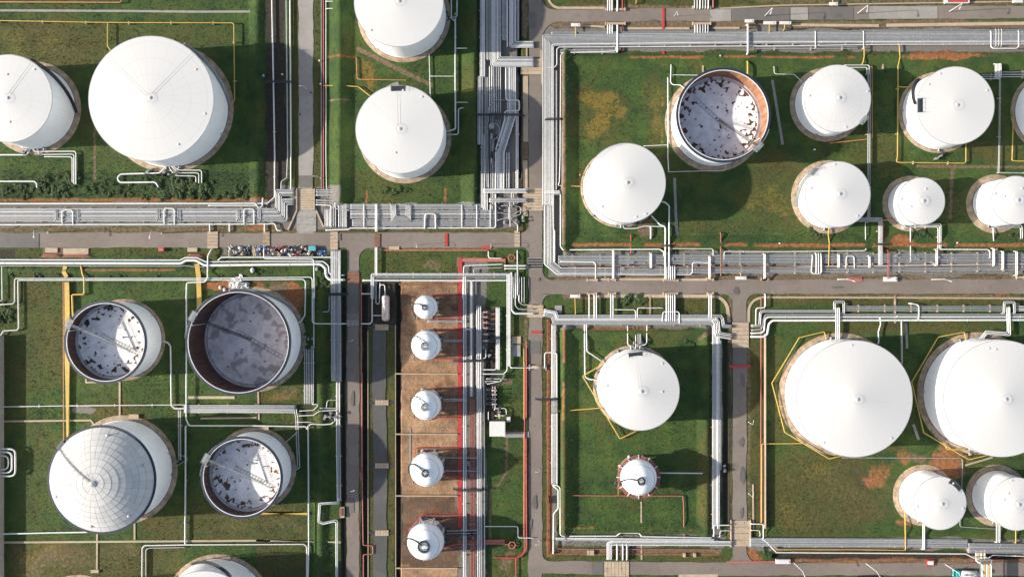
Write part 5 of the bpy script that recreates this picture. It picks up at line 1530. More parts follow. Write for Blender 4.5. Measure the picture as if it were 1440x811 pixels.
for i, (t, x, n) in enumerate((('c2', 404, 2), ('c2', 430, 2), ('c2', 518, 2), ('c2', 822, 5), ('c2', 1025, 2), ('c2', 1310, 2), ('d2', 55, 2), ('d2', 1375, 3))):
    pass
# --- north-east compound, tank lines
B_(pb+'thick bluish pipes dropping between the two rows of white tanks', 'd1', [(597, 355), (596, 811), ('d2', 595, 395)], 16, 2, .8, (.42, .5), 'vs', sup=12)
B_(pb+'pipes turning from the tank row down into the long rack', 'd2', [(525, 402), (655, 402), (655, 640)], 22, 4, .9, (.28, .38), 'svs', sup=6)
pipe('rusty orange pipe framing the ringed-roof tank', 'd1', [(613, 345), (614, 720), (400, 742)], .38, .7, 'orange', ends='dd')
B_(pb+'small pipes framing the top of the ringed-roof tank', 'd1', [(470, 345), (592, 345), (592, 385)], 16, 2, 1.1, (.24, .3), 'w', sup=0)
pipe('red pipe dropping beside the turning pipes', 'd2', [(672, 415), (672, 560)], .3, .8, 'red')
pipe('red pipe crossing the rack to the white verge box', 'd2', [(697, 560), (697, 706)], .34, 1.6, 'red')
pipe('orange pipe hooking in to the smallest tank', 'd2', [(672, 404), (720, 402), (755, 385)], .3, .9, 'orange')
pipe('curved yellow pipe over the bank, nearer the ringed-roof tank', 'd1', [(571, 210), (573, 292), (566, 330)], .38, 1.3, 'yellow')
pipe('tall yellow pipe beside the dark-stair tank', 'd1', [(754, 222), (758, 300), (748, 345), (745, 811), ('d2', 739, 105), ('d2', 1100, 109), ('d2', 1100, -30)], .37, .9, 'yellow', sup=12)
pipe('short yellow branch touching the dark-stair tank', 'd1', [(748, 451), (822, 453)], .37, .9, 'yellow', ends='dx')
pipe('yellow pipe cornering near the picture edge', 'd1', [(1346, 590), (1340, 811), ('d2', 1338, 97), ('d2', 1500, 100)], .37, .8, 'yellow')
pipe('yellow pipe draining the stair tank into the rack', 'd2', [(392, 435), (386, 480), (392, 520), (388, 645)], .37, 1.1, 'yellow')
B_(pb+'pipes leaving the dark-stair tank towards the picture edge', 'd1', [(1185, 398), (1278, 400)], 26, 3, .9, (.3, .4), 'sv', sup=6)
B_(pb+'pipes running out to the picture edge beyond the square collar', 'd1', [(1290, 387), (1500, 387)], 30, 3, .9, (.3, .42), 'sv', sup=9)
B_(pb+'short upright pipes forming the square collar', 'd1', [(1266, 330), (1266, 405)], 34, 5, 1.2, (.26, .34), 'w', sup=0)
B_(pb+'thin pipes falling from the square collar to the lower row', 'd1', [(1276, 410), (1271, 811), ('d2', 1268, 158)], 9, 2, .8, (.2, .26), 's', sup=12)
pipe('grey pipe running along the top of the edge-cut tank', 'd2', [(1268, 158), (1500, 161)], .4, .9, 'grey')
B_(pb+'pipes bending from the smallest tank into the bank', 'd2', [(770, 440), (820, 432), (962, 432), (962, 552)], 20, 3, .9, (.28, .36), 'sw', sup=6)
pipe('thin upright pipe below the smallest tank', 'd2', [(812, 442), (813, 620)], .36, .9)
B_(pb+'pipes bending from the edge-cut tall tank to the picture edge', 'd2', [(1230, 438), (1385, 436), (1388, 500)], 14, 2, .9, (.3, .36), 'ws', sup=0)
pipe('thin upright pipe below the edge-cut tall tank', 'd2', [(1240, 440), (1244, 515)], .34, .9)
pipe('thin upright pipe below the stair tank', 'd2', [(578, 410), (580, 515)], .26, .8)
pipe('thin kinked line reaching the rusty open tank from the bank', 'd1', [(105, 345), (106, 384), (210, 387), (250, 425)], .22, .6)
# --- centre compound
B_(pb+'pipes in the rack along the top of the centre compound', 'c3', [(165, 152), (212, 160), (222, 195), (1046, 196), (1050, 230), (1050, 811), ('c4', 1050, 560)], 26, 6, .8, (.34, .5), 'ssww', sup=9)
B_(pb+'slim pipes above the rack along the top of the centre compound', 'c3', [(235, 166), (1080, 164), (1090, 178), (1095, 216), (1140, 218)], 14, 3, 1.0, (.26, .34), 'sw', sup=0)
B_(pb+'thick pipes nested round the corner by the crossing slab', 'c3', [(1046, 180), (1062, 196), (1066, 258), (1140, 270)], 30, 4, 1.1, (.3, .42), 'sw', sup=0)
B_(pb+'dark shaded pipes beside the lower side road', 'c3', [(1076, 285), (1076, 811), ('c4', 1076, 255)], 18, 3, .7, (.28, .4), 'vg', sup=9)
B_(pb+'pipes down the orange-earth side of the centre compound', 'c3', [(212, 205), (212, 811), ('c4', 212, 330)], 18, 4, .8, (.3, .4), 'swss', sup=9)
pipe('white pipe arching over the side rack by the road sleeve', 'c3', [(170, 432), (170, 360), (178, 352), (225, 352), (233, 362), (234, 811), ('c4', 234, 330)], .4, 1.0)
pipe('white pipe splitting into a diamond jog by the rust line', 'c4', [(216, 335), (236, 335), (250, 348), (251, 590), (262, 598), (540, 598), (565, 580), (660, 582), (672, 600), (1035, 607)], .5, .85)
pipe('slim pipe making the inner edge of the diamond jog', 'c4', [(214, 338), (240, 360), (240, 455), (216, 482), (214, 690)], .5, 1.0)
B_(pb+'pipes along the foot of the centre compound, near the road', 'c4', [(225, 614), (1050, 622)], 14, 3, .75, (.26, .36), 'sws', sup=9)
B_(pb+'broad pipes along the foot of the centre compound, near the crossing', 'c4', [(505, 720), (505, 640), (520, 634), (1140, 636)], 24, 4, .9, (.34, .46), 'sw', sup=9)
for i, x in enumerate((545, 575, 596)):
    pipe(('first', 'second', 'third')[i]+' short thick pipe entering the yellow-brown slab, counted from the corner', 'c4', [(x, 722), (x, 640)], .55 if i else .6, 1.2)
B_(pb+'slim pipes bridging from the centre compound to the slotted slab', 'c4', [(1045, 600), (1045, 540), (1132, 540)], 8, 1, 1.2, (.4, .42), 'w', sup=0)
pipe('thin pipe stepping to the slotted slab', 'c4', [(1078, 605), (1078, 570), (1135, 570)], .24, 1.1)
pipe('thin pipe reaching the white road sleeve from the lawn', 'b3', [(1320, 431), (1401, 431)], .3, 1.2)
for i, (t, x, n, k) in enumerate((('c3', 403, 1, 'nearest the corner'), ('c3', 432, 2, 'next to the corner one'), ('c3', 518, 2, 'between the bushes and the corner'), ('c3', 1027, 2, 'by the side road'))):
    B_(pb+'stub pipes entering the road verge '+k, t, [(x, 52), (x, 175)], 6+6*n, n, 1.0, (.38, .46), 'w', sup=0)
B_(pb+'pipes in the widest group entering the road verge', 'c3', [(822, 52), (822, 190)], 50, 5, 1.1, (.38, .46), 'ws', sup=0)
B_(pb+'pipes coming out north of the road in the widest group', 'c2', [(822, 640), (822, 712)], 50, 5, 1.1, (.38, .46), 'ws', sup=0)
pipe('white pipe angling above the centre rack', 'c3', [(530, 130), (640, 130), (641, 180)], .3, 1.2)
pipe('white pipe running between two risers above the centre rack', 'c3', [(650, 175), (650, 121), (785, 121)], .34, 1.25)
pipe('white loop right of the widest road group', 'c3', [(780, 190), (783, 142), (860, 140), (868, 150), (868, 202)], .38, 1.3)
pipe('white pipe with a shoulder descending to the yellow corner', 'c3', [(376, 200), (378, 478), (400, 490), (458, 497)], .45, .9, ends='dx')
pipe('white pipe slanting to the tank above the yellow corner', 'c3', [(386, 200), (388, 345), (490, 414)], .42, .95, ends='dx')
pipe('bent riser pipe at the head of the centre tank', 'c3', [(600, 215), (600, 310), (640, 330)], .36, .9)
pipe('thin straight riser at the head of the centre tank', 'c3', [(641, 260), (642, 335)], .28, .9)
B_(pb+'short grey risers at the head of the centre tank', 'c3', [(660, 250), (661, 325)], 18, 3, .8, (.2, .28), 'vg', sup=0)
pipe('hooked riser pipe at the head of the centre tank', 'c3', [(700, 215), (699, 300), (690, 312), (665, 316), (662, 330)], .38, .9)
pipe('yellow pipe turning two corners round the centre tank', 'c3', [(552, 364), (366, 474), (560, 799), ('c4', 645, 54)], .37, 1.1, 'yellow', fil=.2)
pipe('yellow pipe tying the side rack to the angled yellow pipe', 'c3', [(238, 656), (300, 652), (458, 639)], .38, 1.0, 'yellow')
pipe('long grey-white pipe pointing from the lone sphere across the grass', 'c4', [(755, 271), (988, 273)], .42, 4.0, 'white', ends='xx')
pipe('red pipe crossing the centre lawn and turning down', 'c4', [(262, 397), (320, 388), (550, 389), (886, 390), (890, 450), (893, 620)], .34, .6, 'pink', fil=.3)
pipe('short red upright joined to the lawn pipe', 'c4', [(551, 388), (552, 240)], .3, .7, 'pink')
pipe('rust-red pipe along the lower verge', 'c4', [(212, 690), (213, 664), (500, 666), (1060, 668)], .3, .5, 'pink')
# --- south-east compound
pipe('thickest pipe of the nest by the side road, running to the picture edge', 'd3', [(-10, 270), (50, 270), (70, 258), (78, 205), (98, 186), (1500, 183)], .8, .9, fil=1.8)
pipe('second pipe of the nest by the side road, running to the picture edge', 'd3', [(-10, 252), (40, 250), (54, 240), (58, 180), (75, 168), (1500, 167)], .6, .9, fil=1.4)
B_(pb+'slim pipes between the second and the grey pipe of the nest', 'd3', [(-10, 236), (38, 232), (50, 180), (62, 157), (1500, 155)], 8, 2, .85, (.24, .3), 'ss', sup=0)
B_(pb+'grey pipes ending in the first square loop above the eight-sided yellow pipe', 'd3', [(-10, 214), (30, 212), (34, 145), (50, 138), (418, 138), (418, 90), (466, 90), (466, 150)], 14, 2, .9, (.4, .5), 'sg', sup=0)
pipe('white pipe in the verge corner of the nest', 'd3', [(60, 50), (60, 120), (12, 122), (10, 215)], .42, 1.1)
B_(pb+'thin pipes along the roadside of the nest between the two square loops', 'd3', [(476, 124), (1295, 124)], 26, 4, .8, (.24, .34), 'sgw', sup=9)
B_(pb+'pipes in the second square loop, near the picture edge', 'd3', [(1296, 150), (1298, 92), (1348, 92), (1350, 150)], 12, 2, 1.3, (.36, .44), 'sg', sup=0)
B_(pb+'thin pipes beyond the second square loop', 'd3', [(1355, 124), (1500, 124)], 26, 4, .8, (.24, .34), 'sgw', sup=0)
B_(pb+'upright pipes dropping to the eight-sided yellow pipe', 'd3', [(434, 120), (434, 285)], 24, 3, 1.3, (.36, .42), 'w', sup=0)
B_(pb+'pipes dropping to the brown-based huge tank', 'd3', [(1318, 115), (1322, 256), (1205, 248), (1170, 290)], 20, 3, 1.3, (.28, .36), 'w', sup=0)
pipe('white pipe with a soft S-bend into the shadowed lawn', 'd3', [(655, 172), (658, 205), (646, 245), (648, 305)], .42, 1.0)
pipe('bluish upright pipe dropping into the gap between the huge tanks', 'd3', [(766, 188), (768, 410)], .62, 1.0, 'steel')
pipe('white hook pipe over the nest', 'd3', [(812, 98), (845, 103), (856, 112), (856, 178)], .45, 1.3)
pipe('eight-sided yellow pipe round the base of the first huge tank', 'd3', [(376, 285), (366, 244), (236, 275), (94, 510), (160, 765), ('d4', 160, 60), ('d4', 390, 198), ('d4', 462, 182)], .37, 1.0, 'yellow', fil=.2)
pipe('yellow pipe following the brown base of the second huge tank', 'd3', [(1100, 290), (1092, 246), (956, 272), (819, 505), (880, 762), ('d4', 880, 62), ('d4', 1115, 202), ('d4', 1212, 180)], .37, 1.0, 'yellow', fil=.2)
pipe('short yellow link between the pale base and its yellow pipe', 'd3', [(128, 630), (165, 630)], .3, 1.0, 'yellow')
pipe('short yellow link between the brown base and its yellow pipe', 'd3', [(850, 632), (890, 630)], .3, 1.0, 'yellow')
pipe('yellow loop pipe at the foot of the brown base', 'd4', [(996, 132), (1000, 149), (1100, 151)], .37, 1.0, 'yellow')
pipe('yellow pipe along the compound wall, turning to the first huge tank', 'd4', [(252, 118), (42, 121), (41, 530)], .37, .9, 'yellow', fil=.3)
pipe('thin red pipe on the verge along the compound wall', 'd3', [(38, 70), (37, 811), ('d4', 36, 530)], .34, .6, 'pink')
B_(pb+'pipes in the rack along the bottom of the huge-tank compound', 'd4', [(-20, 632), (800, 637), (1110, 641)], 34, 7, .75, (.3, .46), 'svs', sup=9)
B_(pb+'pipes in the wider rack past the pipe bridge at the bottom', 'd4', [(1112, 662), (1500, 666)], 44, 8, .9, (.3, .46), 'svs', sup=9)
pipe('long white pipe along the dark ditch at the bottom', 'd4', [(40, 612), (60, 622), (118, 683), (1100, 690), (1145, 714), (1160, 700)], .4, 1.0)
pipe('yellow pipe along the rack at the bottom', 'd4', [(70, 625), (105, 652), (125, 668), (560, 668), (785, 672)], .36, .9, 'yellow')
pipe('white zigzag pipe past the pipe bridge', 'd4', [(1190, 705), (1215, 712), (1240, 697), (1500, 705)], .36, 1.0)
pipe('dark red pipe along the bottom rack', 'd4', [(200, 678), (1150, 686), (1500, 695)], .22, .8, 'rust')
pipe('yellow upright pipe from the slim tank to the rack', 'd4', [(784, 475), (787, 672)], .37, 1.2, 'yellow')
pipe('yellow upright pipe at the picture edge below the shaded slim tank', 'd4', [(1358, 560), (1359, 636)], .37, 1.2, 'yellow')
B_(pb+'upright pipes from the platform tank to the rack', 'd4', [(880, 525), (880, 668)], 13, 2, 1.2, (.34, .4), 'w', sup=0)
B_(pb+'upright pipes from the shaded slim tank to the rack', 'd4', [(1266, 520), (1266, 632)], 22, 3, 1.2, (.28, .36), 'ws', sup=0)
pipe('thin grey line crossing the lawn under the first huge tank', 'd4', [(460, 192), (1080, 194), (1082, 260), (1078, 350)], .22, .5, 'grey')
pipe('thin grey line boxing in the shaded slim tank', 'd4', [(1072, 470), (1068, 550), (1255, 561)], .22, .5, 'grey')
pipe('white pipe stepping down beside the slotted slab', 'd4', [(-15, 535), (44, 536), (50, 545), (50, 612)], .4, 1.3)
pipe('thin pipe beside the slotted slab', 'd4', [(-15, 568), (30, 568), (34, 600)], .25, 1.1)
print('pipes', NP)
# ------------------------------------------------------------------ kerbs, drains, slabs, walls
def strip_block(name, t, pts, wd, h, m, label=None, cat=None, grp=None, z0=-.1, kind=None):
    """low solid strip (kerb, drain edge, wall) along pts; wd in tile pixels"""
    P = wpts(t, pts, h); hw = wd*TS*S/2
    L_ = offset_path(P, hw); R_ = offset_path(P, -hw)
    vv = []
    for a, b in zip(L_, R_):
        vv += [(a.x, a.y, z0), (a.x, a.y, h), (b.x, b.y, h), (b.x, b.y, z0)]
    ff = []
    for i in range(len(P)-1):
        for k in range(3):
            ff.append((i*4+k, i*4+k+1, i*4+5+k, i*4+4+k))
    ff += [(3, 2, 1, 0), tuple((len(P)-1)*4+k for k in range(4))]
    o = mk(name, vv, ff, M[m])
    if kind: o['kind'] = kind
    else: tag(o, label, cat, grp)
    return o
def arcpts(t, cx, cy, r_, a0, a1, n=8):
    return [(t, cx+r_*math.cos(R(a0+(a1-a0)*k/n)), cy+r_*math.sin(R(a0+(a1-a0)*k/n))) for k in range(n+1)]
def kerb(t, pts, wd=5, h=.22, m='conc'):
    return strip_block('kerb', t, pts, wd, h, m, kind='structure')
kerb('c1', [(182, -60)]+arcpts('c1', 250, -20, 62, 170, 95)+[(480, 42)], 12)
kerb('c1', [(1080, 44), (1401, 28), ('d1', 1401, 8)], 6)
kerb('c1', [(600, 148), (920, 148)], 10); kerb('c1', [(340, 132), (480, 140)], 10); kerb('c1', [(1040, 146), (1180, 146)], 10); kerb('d1', [(200, 130), (650, 134)], 14); kerb('d1', [(690, 132), (1401, 122), (1500, 120)], 16)
kerb('c1', [(150, 260), (158, 440)], 10, .3); kerb('c1', [(76, 215), (76, 380)], 8, .3); kerb('c1', [(70, 395), (72, 735)], 26, .16)
kerb('c2', [(68, 95), (70, 385)], 24, .16)
kerb('c2', [(448, 710), (800, 710)], 12, .3); kerb('c2', [(830, 712), (1020, 712)], 12, .3)
kerb('c3', [(440, 60), (1040, 60)]+arcpts('c3', 1040, 140, 80, -88, -5)+[(1126, 195)], 16)
kerb('c3', [(1228, 195)]+arcpts('c3', 1300, 140, 72, 175, 270)+[(1318, 62)], 12)
kerb('d3', [(70, 66), (720, 68), (1401, 72), (1500, 72)], 8, .2)
kerb('b2', [(205, 250), (212, 350), (165, 455)], 8, .5); kerb('b2', [(305, 340), (350, 440)], 8, .5)
kerb('b3', [(549, 460), ('b4', 549, 240)], 6, .25); kerb('b3', [(722, 210), ('b4', 724, 900)], 4, .3); kerb('b3', [(580, 240), ('b4', 581, 900)], 4, .25)
kerb('c3', [(1308, 60), ('c4', 1308, 560)], 5, .3); kerb('c4', [(1250, 330), (1252, 560)], 8, .2)
kerb('c4', [(865, 808), (1068, 806)], 22, .15)
kerb('a1', [(0, 55), (640, 58), (1000, 62), (1365, 61)], 11, .22, 'concg')
kerb('a4', [(-60, 632), (1401, 621), ('b4', 0, 621), ('b4', 440, 630)], 10, .25)
kerb('a4', [(503, 572), (502, 778)], 9); kerb('a4', [(697, 530), (697, 618)], 9); kerb('a3', [(620, 505), (620, 692)], 9); kerb('a3', [(-20, 709), (470, 703), (497, 738)], 9)
kerb('a3', [(975, 585), (1216, 585)], 14, .15); kerb('a3', [(1040, 693), (1330, 690)], 8); kerb('b3', [(10, 540), (15, 700)], 8); kerb('a3', [(445, 490), (446, 507), (620, 503)], 8)
kerb('c2', [(843, 185), (850, 380), (862, 540)], 14, .12, 'concg'); kerb('d1', [(96, 415), (150, 750)], 14, .12, 'concg')
kerb('d4', [(828, 20), (855, 100)], 14, .1, 'concg'); kerb('d3', [(790, 200), (795, 330)], 12, .1, 'concg')
kerb('d4', [(1095, 232), (1240, 190)], 8, .1)
kerb('b2', [(690, 548), (742, 548)], 16, .4); kerb('b2', [(640, 560), (1200, 560)], 6, .2, 'pink')
kerb('c4', [(670, 420), (672, 720)], 8, .15); kerb('c4', [(215, 690), (1075, 694)], 6, .18, 'rust')
strip_block('retaining_wall', 'd3', [(62, 270), ('d4', 62, 560)], 4, 1.5, 'conc', 'long pale concrete wall along the verge beside the huge-tank compound', 'wall')
strip_block('retaining_wall', 'c1', [(262, 285), ('c2', 262, 560)], 5, .9, 'conc', 'low concrete wall holding the bank next to the bright pipe rack', 'wall')
strip_block('retaining_wall', 'a3', [(-14, 268), ('a4', -14, 900)], 14, 3.2, 'concg', 'grey wall running just past the picture edge, shading the grass strip', 'wall')
strip_block('retaining_wall', 'b1', [(338, -150), ('b2', 338, 240)], 4, .5, 'concg', 'low trench wall beside the pale road', 'wall')
# dividing walls of the brown yard
for y, t, k in ((462, 'b3', 'second and third spheres'), (775, 'b3', 'third tank and the S-hose tank'), (390, 'b4', 'S-hose tank and the biggest one'), (765, 'b4', 'biggest sphere and the bottom edge')):
    strip_block('dividing_wall', t, [(722, y), (1045, y+1)], 6, .8, 'conc', 'low pale wall in the brown yard between the '+k if 'edge' not in k else 'low pale wall in the brown yard, beyond the biggest sphere', 'wall')
strip_block('dividing_wall', 'b3', [(800, 745), ('b4', 798, 240)], 7, .16, 'concg', 'pale drain strip on the ground beside the third and S-hose tanks', 'drain')
# red strip and its corner
strip_block('red_kerb_wall', 'b2', [(1058, 600), ('b3', 1058, 811), ('b4', 1058, 560)], 22, .35, 'red', 'broad bright red kerb running the whole length of the brown yard', 'kerb wall')
strip_block('red_kerb_wall', 'b2', [(1070, 610), (1290, 610)], 18, .34, 'pink', 'faded red kerb turning away from the top of the brown yard', 'kerb wall')
strip_block('red_kerb_wall', 'b2', [(1291, 602), (1291, 668)], 5, .35, 'pink', 'short faded red kerb closing the corner by the ring valve', 'kerb wall')
strip_block('red_kerb_wall', 'b2', [(740, 736), (1046, 736)], 8, .5, 'rust', 'dark red beam along the upper end of the brown yard', 'kerb wall')
strip_block('red_kerb_wall', 'b4', [(1050, 632), (1290, 628)], 24, .32, 'pink', 'faded magenta strip crossing under the rack by the biggest sphere', 'kerb wall')
# red-painted ducts over roads
for t, pts, wd, k in (('c1', [(785, 42), (785, 152)], 12, 'across the top road'), ('c1', [(785, 265), (786, 338)], 12, 'in the bank below the top road'), ('b2', [(985, 472), (986, 540)], 16, 'across the lower road'), ('c3', [(98, 247), (156, 247)], 14, 'across the central road'), ('c3', [(1128, 424), (1236, 423)], 14, 'across the side road'), ('c3', [(975, 431), (1030, 431)], 6, 'on the grass beside the side road'), ('b2', [(1172, 545), (1220, 545)], 14, 'on the verge by the ring valve'), ('c4', [(1115, 733), (1370, 731)], 8, 'along the verge by the slotted slab')):
    strip_block('cable_cover', t, pts, wd, .36, 'red' if wd > 10 else 'pink', 'red-painted cable cover lying '+k, 'cable cover')
pipe('yellow pipe on the road verge by the white hut', 'c3', [(62, 330), (62, 700)], .3, .5, 'yellow')
pipe('red pipe on the road verge by the white hut', 'c3', [(75, 290), (75, 690)], .42, .6, 'red')
pipe('red pipe following the roadside lawn, rounding its bottom corner', 'c4', [(74, 90), (76, 660), (58, 690), (20, 712), (-30, 712)], .42, .6, 'red', fil=2.2)
pipe('tan pipe beside the red roadside pipe', 'c4', [(62, 60), (60, 600)], .26, .5, 'orange')
pipe('rusty pipe on the verge of the orange-earth strip', 'c3', [(184, 180), (184, 811), ('c4', 184, 690)], .34, .5, 'rust')

def slab(label, t, x0, y0, x1, y1, m='conc', slots=0, along='x', h=.34, rails=False):
    a = tw(t, x0, y0); b = tw(t, x1, y1)
    c = (a+b)/2; w_ = abs(b.x-a.x); l_ = abs(b.y-a.y)
    mb = MB()
    n = max(1, slots)
    L = l_ if along == 'y' else w_
    for k in range(n):
        u = -L/2+(k+.5)*L/n; sz = L/n-(.10 if n > 1 else 0)
        if along == 'y': mb.box((c.x, c.y+u, h/2-.05), (w_, sz, h+.1))
        else: mb.box((c.x+u, c.y, h/2-.05), (sz, l_, h+.1))
    root = mb.build('road_crossing_slab', M[m])
    tag(root, label, 'culvert slab')
    if n > 1:
        jb = MB(); jb.box((c.x, c.y, h/2-.08), (w_-.1, l_-.1, h))
        jb.build('joint_fill', M['dark'], root)
    hl = MB(); rd = random.Random(int(x0))
    for k in range(int(w_*l_/5)+2):
        px_, py_ = c.x+rd.choice((-.42, -.2, .2, .42))*w_, c.y+rd.uniform(-.45, .45)*l_
        hl.box((px_, py_, h+.006), (.28, .18, .02))
    hl.build('lifting_hole', M['dark'], root)
    if rails:
        rl = MB()
        for s_ in (-1, 1):
            if along == 'y': rl.box((c.x+s_*(w_/2+.15), c.y, .35), (.26, l_+.4, .9))
            else: rl.box((c.x, c.y+s_*(l_/2+.15), .35), (w_+.4, .26, .9))
        rl.build('edge_kerb', M['conc'], root)
    return root
slab('broad tan slab carrying the pale road over pipes', 'b2', 216, 244, 303, 352, 'conc', 9, 'y', rails=True)
a0 = slab('worn pale concrete apron where the pale road meets the lower road', 'b2', 212, 354, 312, 462, 'concg', 3, 'y', .22)
slab('tan slab nearest the yellow ducts, across the lower road', 'a2', 1077, 463, 1131, 551, 'conc', 5, 'y')
slab('narrow brown slab across the road beside the scrap pile', 'b2', 38, 462, 72, 542, 'ring', 4, 'y')
slab('pale slab across the road at the far end of the scrap pile', 'b2', 386, 464, 425, 558, 'conc', 5, 'y')
slab('dark brown slab crossing the road into the corner lawn', 'b2', 617, 474, 644, 542, 'rust', 3, 'y')
slab('small tan slab by the road junction grating', 'b2', 1340, 458, 1368, 542, 'conc', 5, 'y')
slab('large tan slab with many slots on the central road, beside the yellow-stub tank', 'c2', 76, 238, 164, 356, 'conc', 8, 'y')
slab('tan slab where the bright rack corner meets the central road', 'c1', 44, 305, 166, 388, 'conc', 4, 'y')
slab('tan slab on the central road by the yard corner pipes', 'c3', 80, 106, 162, 170, 'conc', 4, 'y')
slab('pale slab across the side road under the nested pipes', 'c3', 1142, 196, 1226, 326, 'conc', 6, 'y')
slab('slotted grey-tan slab where the side road meets the bottom rack', 'c4', 1136, 516, 1232, 650, 'conc', 4, 'y', rails=True)
slab('yellow-brown planked slab on the bottom road', 'c4', 478, 728, 606, 806, 'conc', 7, 'x')
slab('reddish slab at the head of the narrow lower road', 'b2', 472, 676, 536, 738, 'rust', 4, 'y')
slab('small white-grey slab across the narrow lower road', 'b3', 470, 184, 536, 213, 'concg', 3, 'x')
for (y0, y1, k, t) in ((207, 236, 'nearest the horizontal vessel', 'b3'), (598, 624, 'level with the third sphere', 'b3'), (220, 246, 'level with the S-hose tank', 'b4'), (567, 595, 'level with the biggest sphere', 'b4')):
    slab('small tan slab over the service lane '+k, t, 618, y0, 688, y1, 'conc', 5, 'x')
    strip_block('duct_cover', t, [(584, (y0+y1)/2), (616, (y0+y1)/2)], 12, .2, 'dark', 'dark duct cover leading to the tan lane slab '+k, 'duct')
    strip_block('duct_cover', t, [(690, (y0+y1)/2), (722, (y0+y1)/2)], 12, .2, 'dark', 'dark duct cover on the yard side of the slab '+k, 'duct')
# black grating at the road junction
gr = tag(empty('road_grating', tw('c2', 120, 628)), 'black slotted grating across the central road at the junction', 'grating')
fb = MB(); fb.box((0, 0, .14), (5.3, 3.9, .30)); fb.build('frame', M['concg'], gr)
bb = MB()
for k in range(4): bb.box((0, -1.35+.9*k, .312), (5.0, .62, .05))
bb.build('grate', M['rubber'], gr)
# pale sleeve across the central road
sl = tag(empty('pipe_sleeve', tw('c3', 133, 428)), 'pale concrete pipe sleeve humped across the central road', 'pipe sleeve')
sb = MB(); sb.lathe([(.02, -2.9), (.62, -2.9), (.62, 2.9), (.02, 2.9)], 16)
o = sb.build('sleeve', M['conc'], sl, True); o.rotation_euler = (0, R(90), 0); o.location = (0, 0, .15)
for s_ in (-1, 1):
    hb = MB(); hb.box((s_*2.9, 0, .45), (.5, 2.0, .9)); hb.build('headwall', M['concg'], sl)

# verge blocks where stub pipes dive under roads
for t, x, y, w_, k in (('c1', 535, 52, 100, 'above the top road, western group'), ('c1', 535, 126, 100, 'below the top road, western group'), ('c1', 982, 42, 90, 'above the top road, eastern group'), ('c1', 982, 126, 90, 'below the top road, eastern group'),
                      ('c2', 415, 714, 50, 'north of the lower road nearest the corner'), ('c2', 518, 712, 34, 'north of the lower road beside the step pipe'), ('c2', 822, 714, 72, 'north of the lower road at the widest group'), ('c2', 1025, 710, 34, 'north of the lower road by the hooked pipe'), ('c2', 1310, 710, 34, 'north of the lower road by the thick collar'),
                      ('d2', 55, 710, 30, 'north of the road near the ringless rack'), ('d2', 1380, 700, 40, 'north of the road nearest the picture edge'), ('c3', 415, 48, 46, 'south of the lower road nearest the corner'), ('c3', 518, 48, 34, 'south of the lower road beside the dark bushes'), ('c3', 820, 48, 72, 'south of the lower road at the widest group'), ('c3', 1027, 48, 28, 'south of the lower road by the side road')):
    a = tw(t, x, y); mb = MB(); mb.box((0, 0, .3), (w_*TS*S, .7, .8))
    for s_ in (-1, 1): mb.box((s_*w_*TS*S/2, .0, .34), (.4, 1.1, .9))
    tag(mb.build('headwall', M['conc'], None, loc=(a.x, a.y, 0)), 'small concrete headwall where stub pipes dive '+k, 'headwall')

# white verge boxes and pads
def pad(label, t, x0, y0, x1, y1, h, m, cat='pad', top=None):
    a = tw(t, x0, y0); b = tw(t, x1, y1); c = (a+b)/2
    mb = MB(); mb.box((0, 0, h/2-.05), (abs(b.x-a.x), abs(b.y-a.y), h+.1))
    o = mb.build('concrete_pad' if cat == 'pad' else cat.replace(' ', '_'), M[m], None, loc=(c.x, c.y, 0))
    tag(o, label, cat)
    if top:
        tb = MB(); tb.box((0, 0, h+.08), (abs(b.x-a.x)*.8, abs(b.y-a.y)*.6, .16)); tb.build('lid', M[top], o)
    return o
pad('white box on the verge holding red posts, below the long rack', 'd2', 672, 698, 738, 722, .9, 'hood', 'hydrant box', 'white')
pad('pinkish slab on the verge near the white hydrant box', 'd2', 484, 700, 560, 720, .3, 'pink', 'pad')
pad('white box with yellow posts on the verge near the slotted slab', 'd4', 112, 716, 186, 738, .8, 'hood', 'hydrant box', 'white')
pad('small red and white box on the orange verge', 'd4', 893, 718, 930, 750, .7, 'red', 'verge box', 'hood')
pad('long white box with red stripe on the verge of the top road', 'd1', 985, 2, 1110, 22, 1.1, 'hood', 'verge box', 'red')
pad('narrow white box at the top edge near the picture corner', 'd1', 1340, 5, 1392, 18, .7, 'hood', 'verge box', 'white')
pad('red box on the verge south of the lower road', 'a2', 826, 547, 856, 566, 1.0, 'red', 'verge box', 'pink')
pad('tan pad among brush on the verge by the broad yellow duct', 'a2', 236, 548, 300, 572, .35, 'conc')
pad('longer tan pad beside the pink pipes on the verge', 'a2', 330, 550, 460, 580, .3, 'conc')
pad('tan pad close to the yellow duct of the large open tank', 'a2', 974, 547, 1024, 568, .5, 'conc')
pad('square pale pad by the central road', 'c3', 0, 268, 46, 306, .3, 'conc')
pad('square grey pad below the pale one by the central road', 'c3', -2, 312, 44, 372, .3, 'concg')
pad('tan block at the head of the small open tank base', 'a3', 672, 670, 722, 694, .8, 'conc')
pad('tan block at the top of the brown-spotted tank base', 'a3', 1345, 732, 1395, 752, .7, 'conc')
pad('tan block at the bottom-edge tank base', 'a4', 1150, 700, 1198, 722, .7, 'conc')
pad('small tan block over the kerb at the bottom edge', 'a4', 474, 770, 514, 786, .6, 'conc')
pad('small grey pad in the corner of the centre compound', 'c3', 222, 108, 258, 150, .4, 'concg')
pad('tan block beside the pipe detour at the lower narrow road', 'b4', 438, 445, 460, 500, .9, 'conc')
for i, (y0, y1) in enumerate(((418, 462), (540, 560))):
    pass
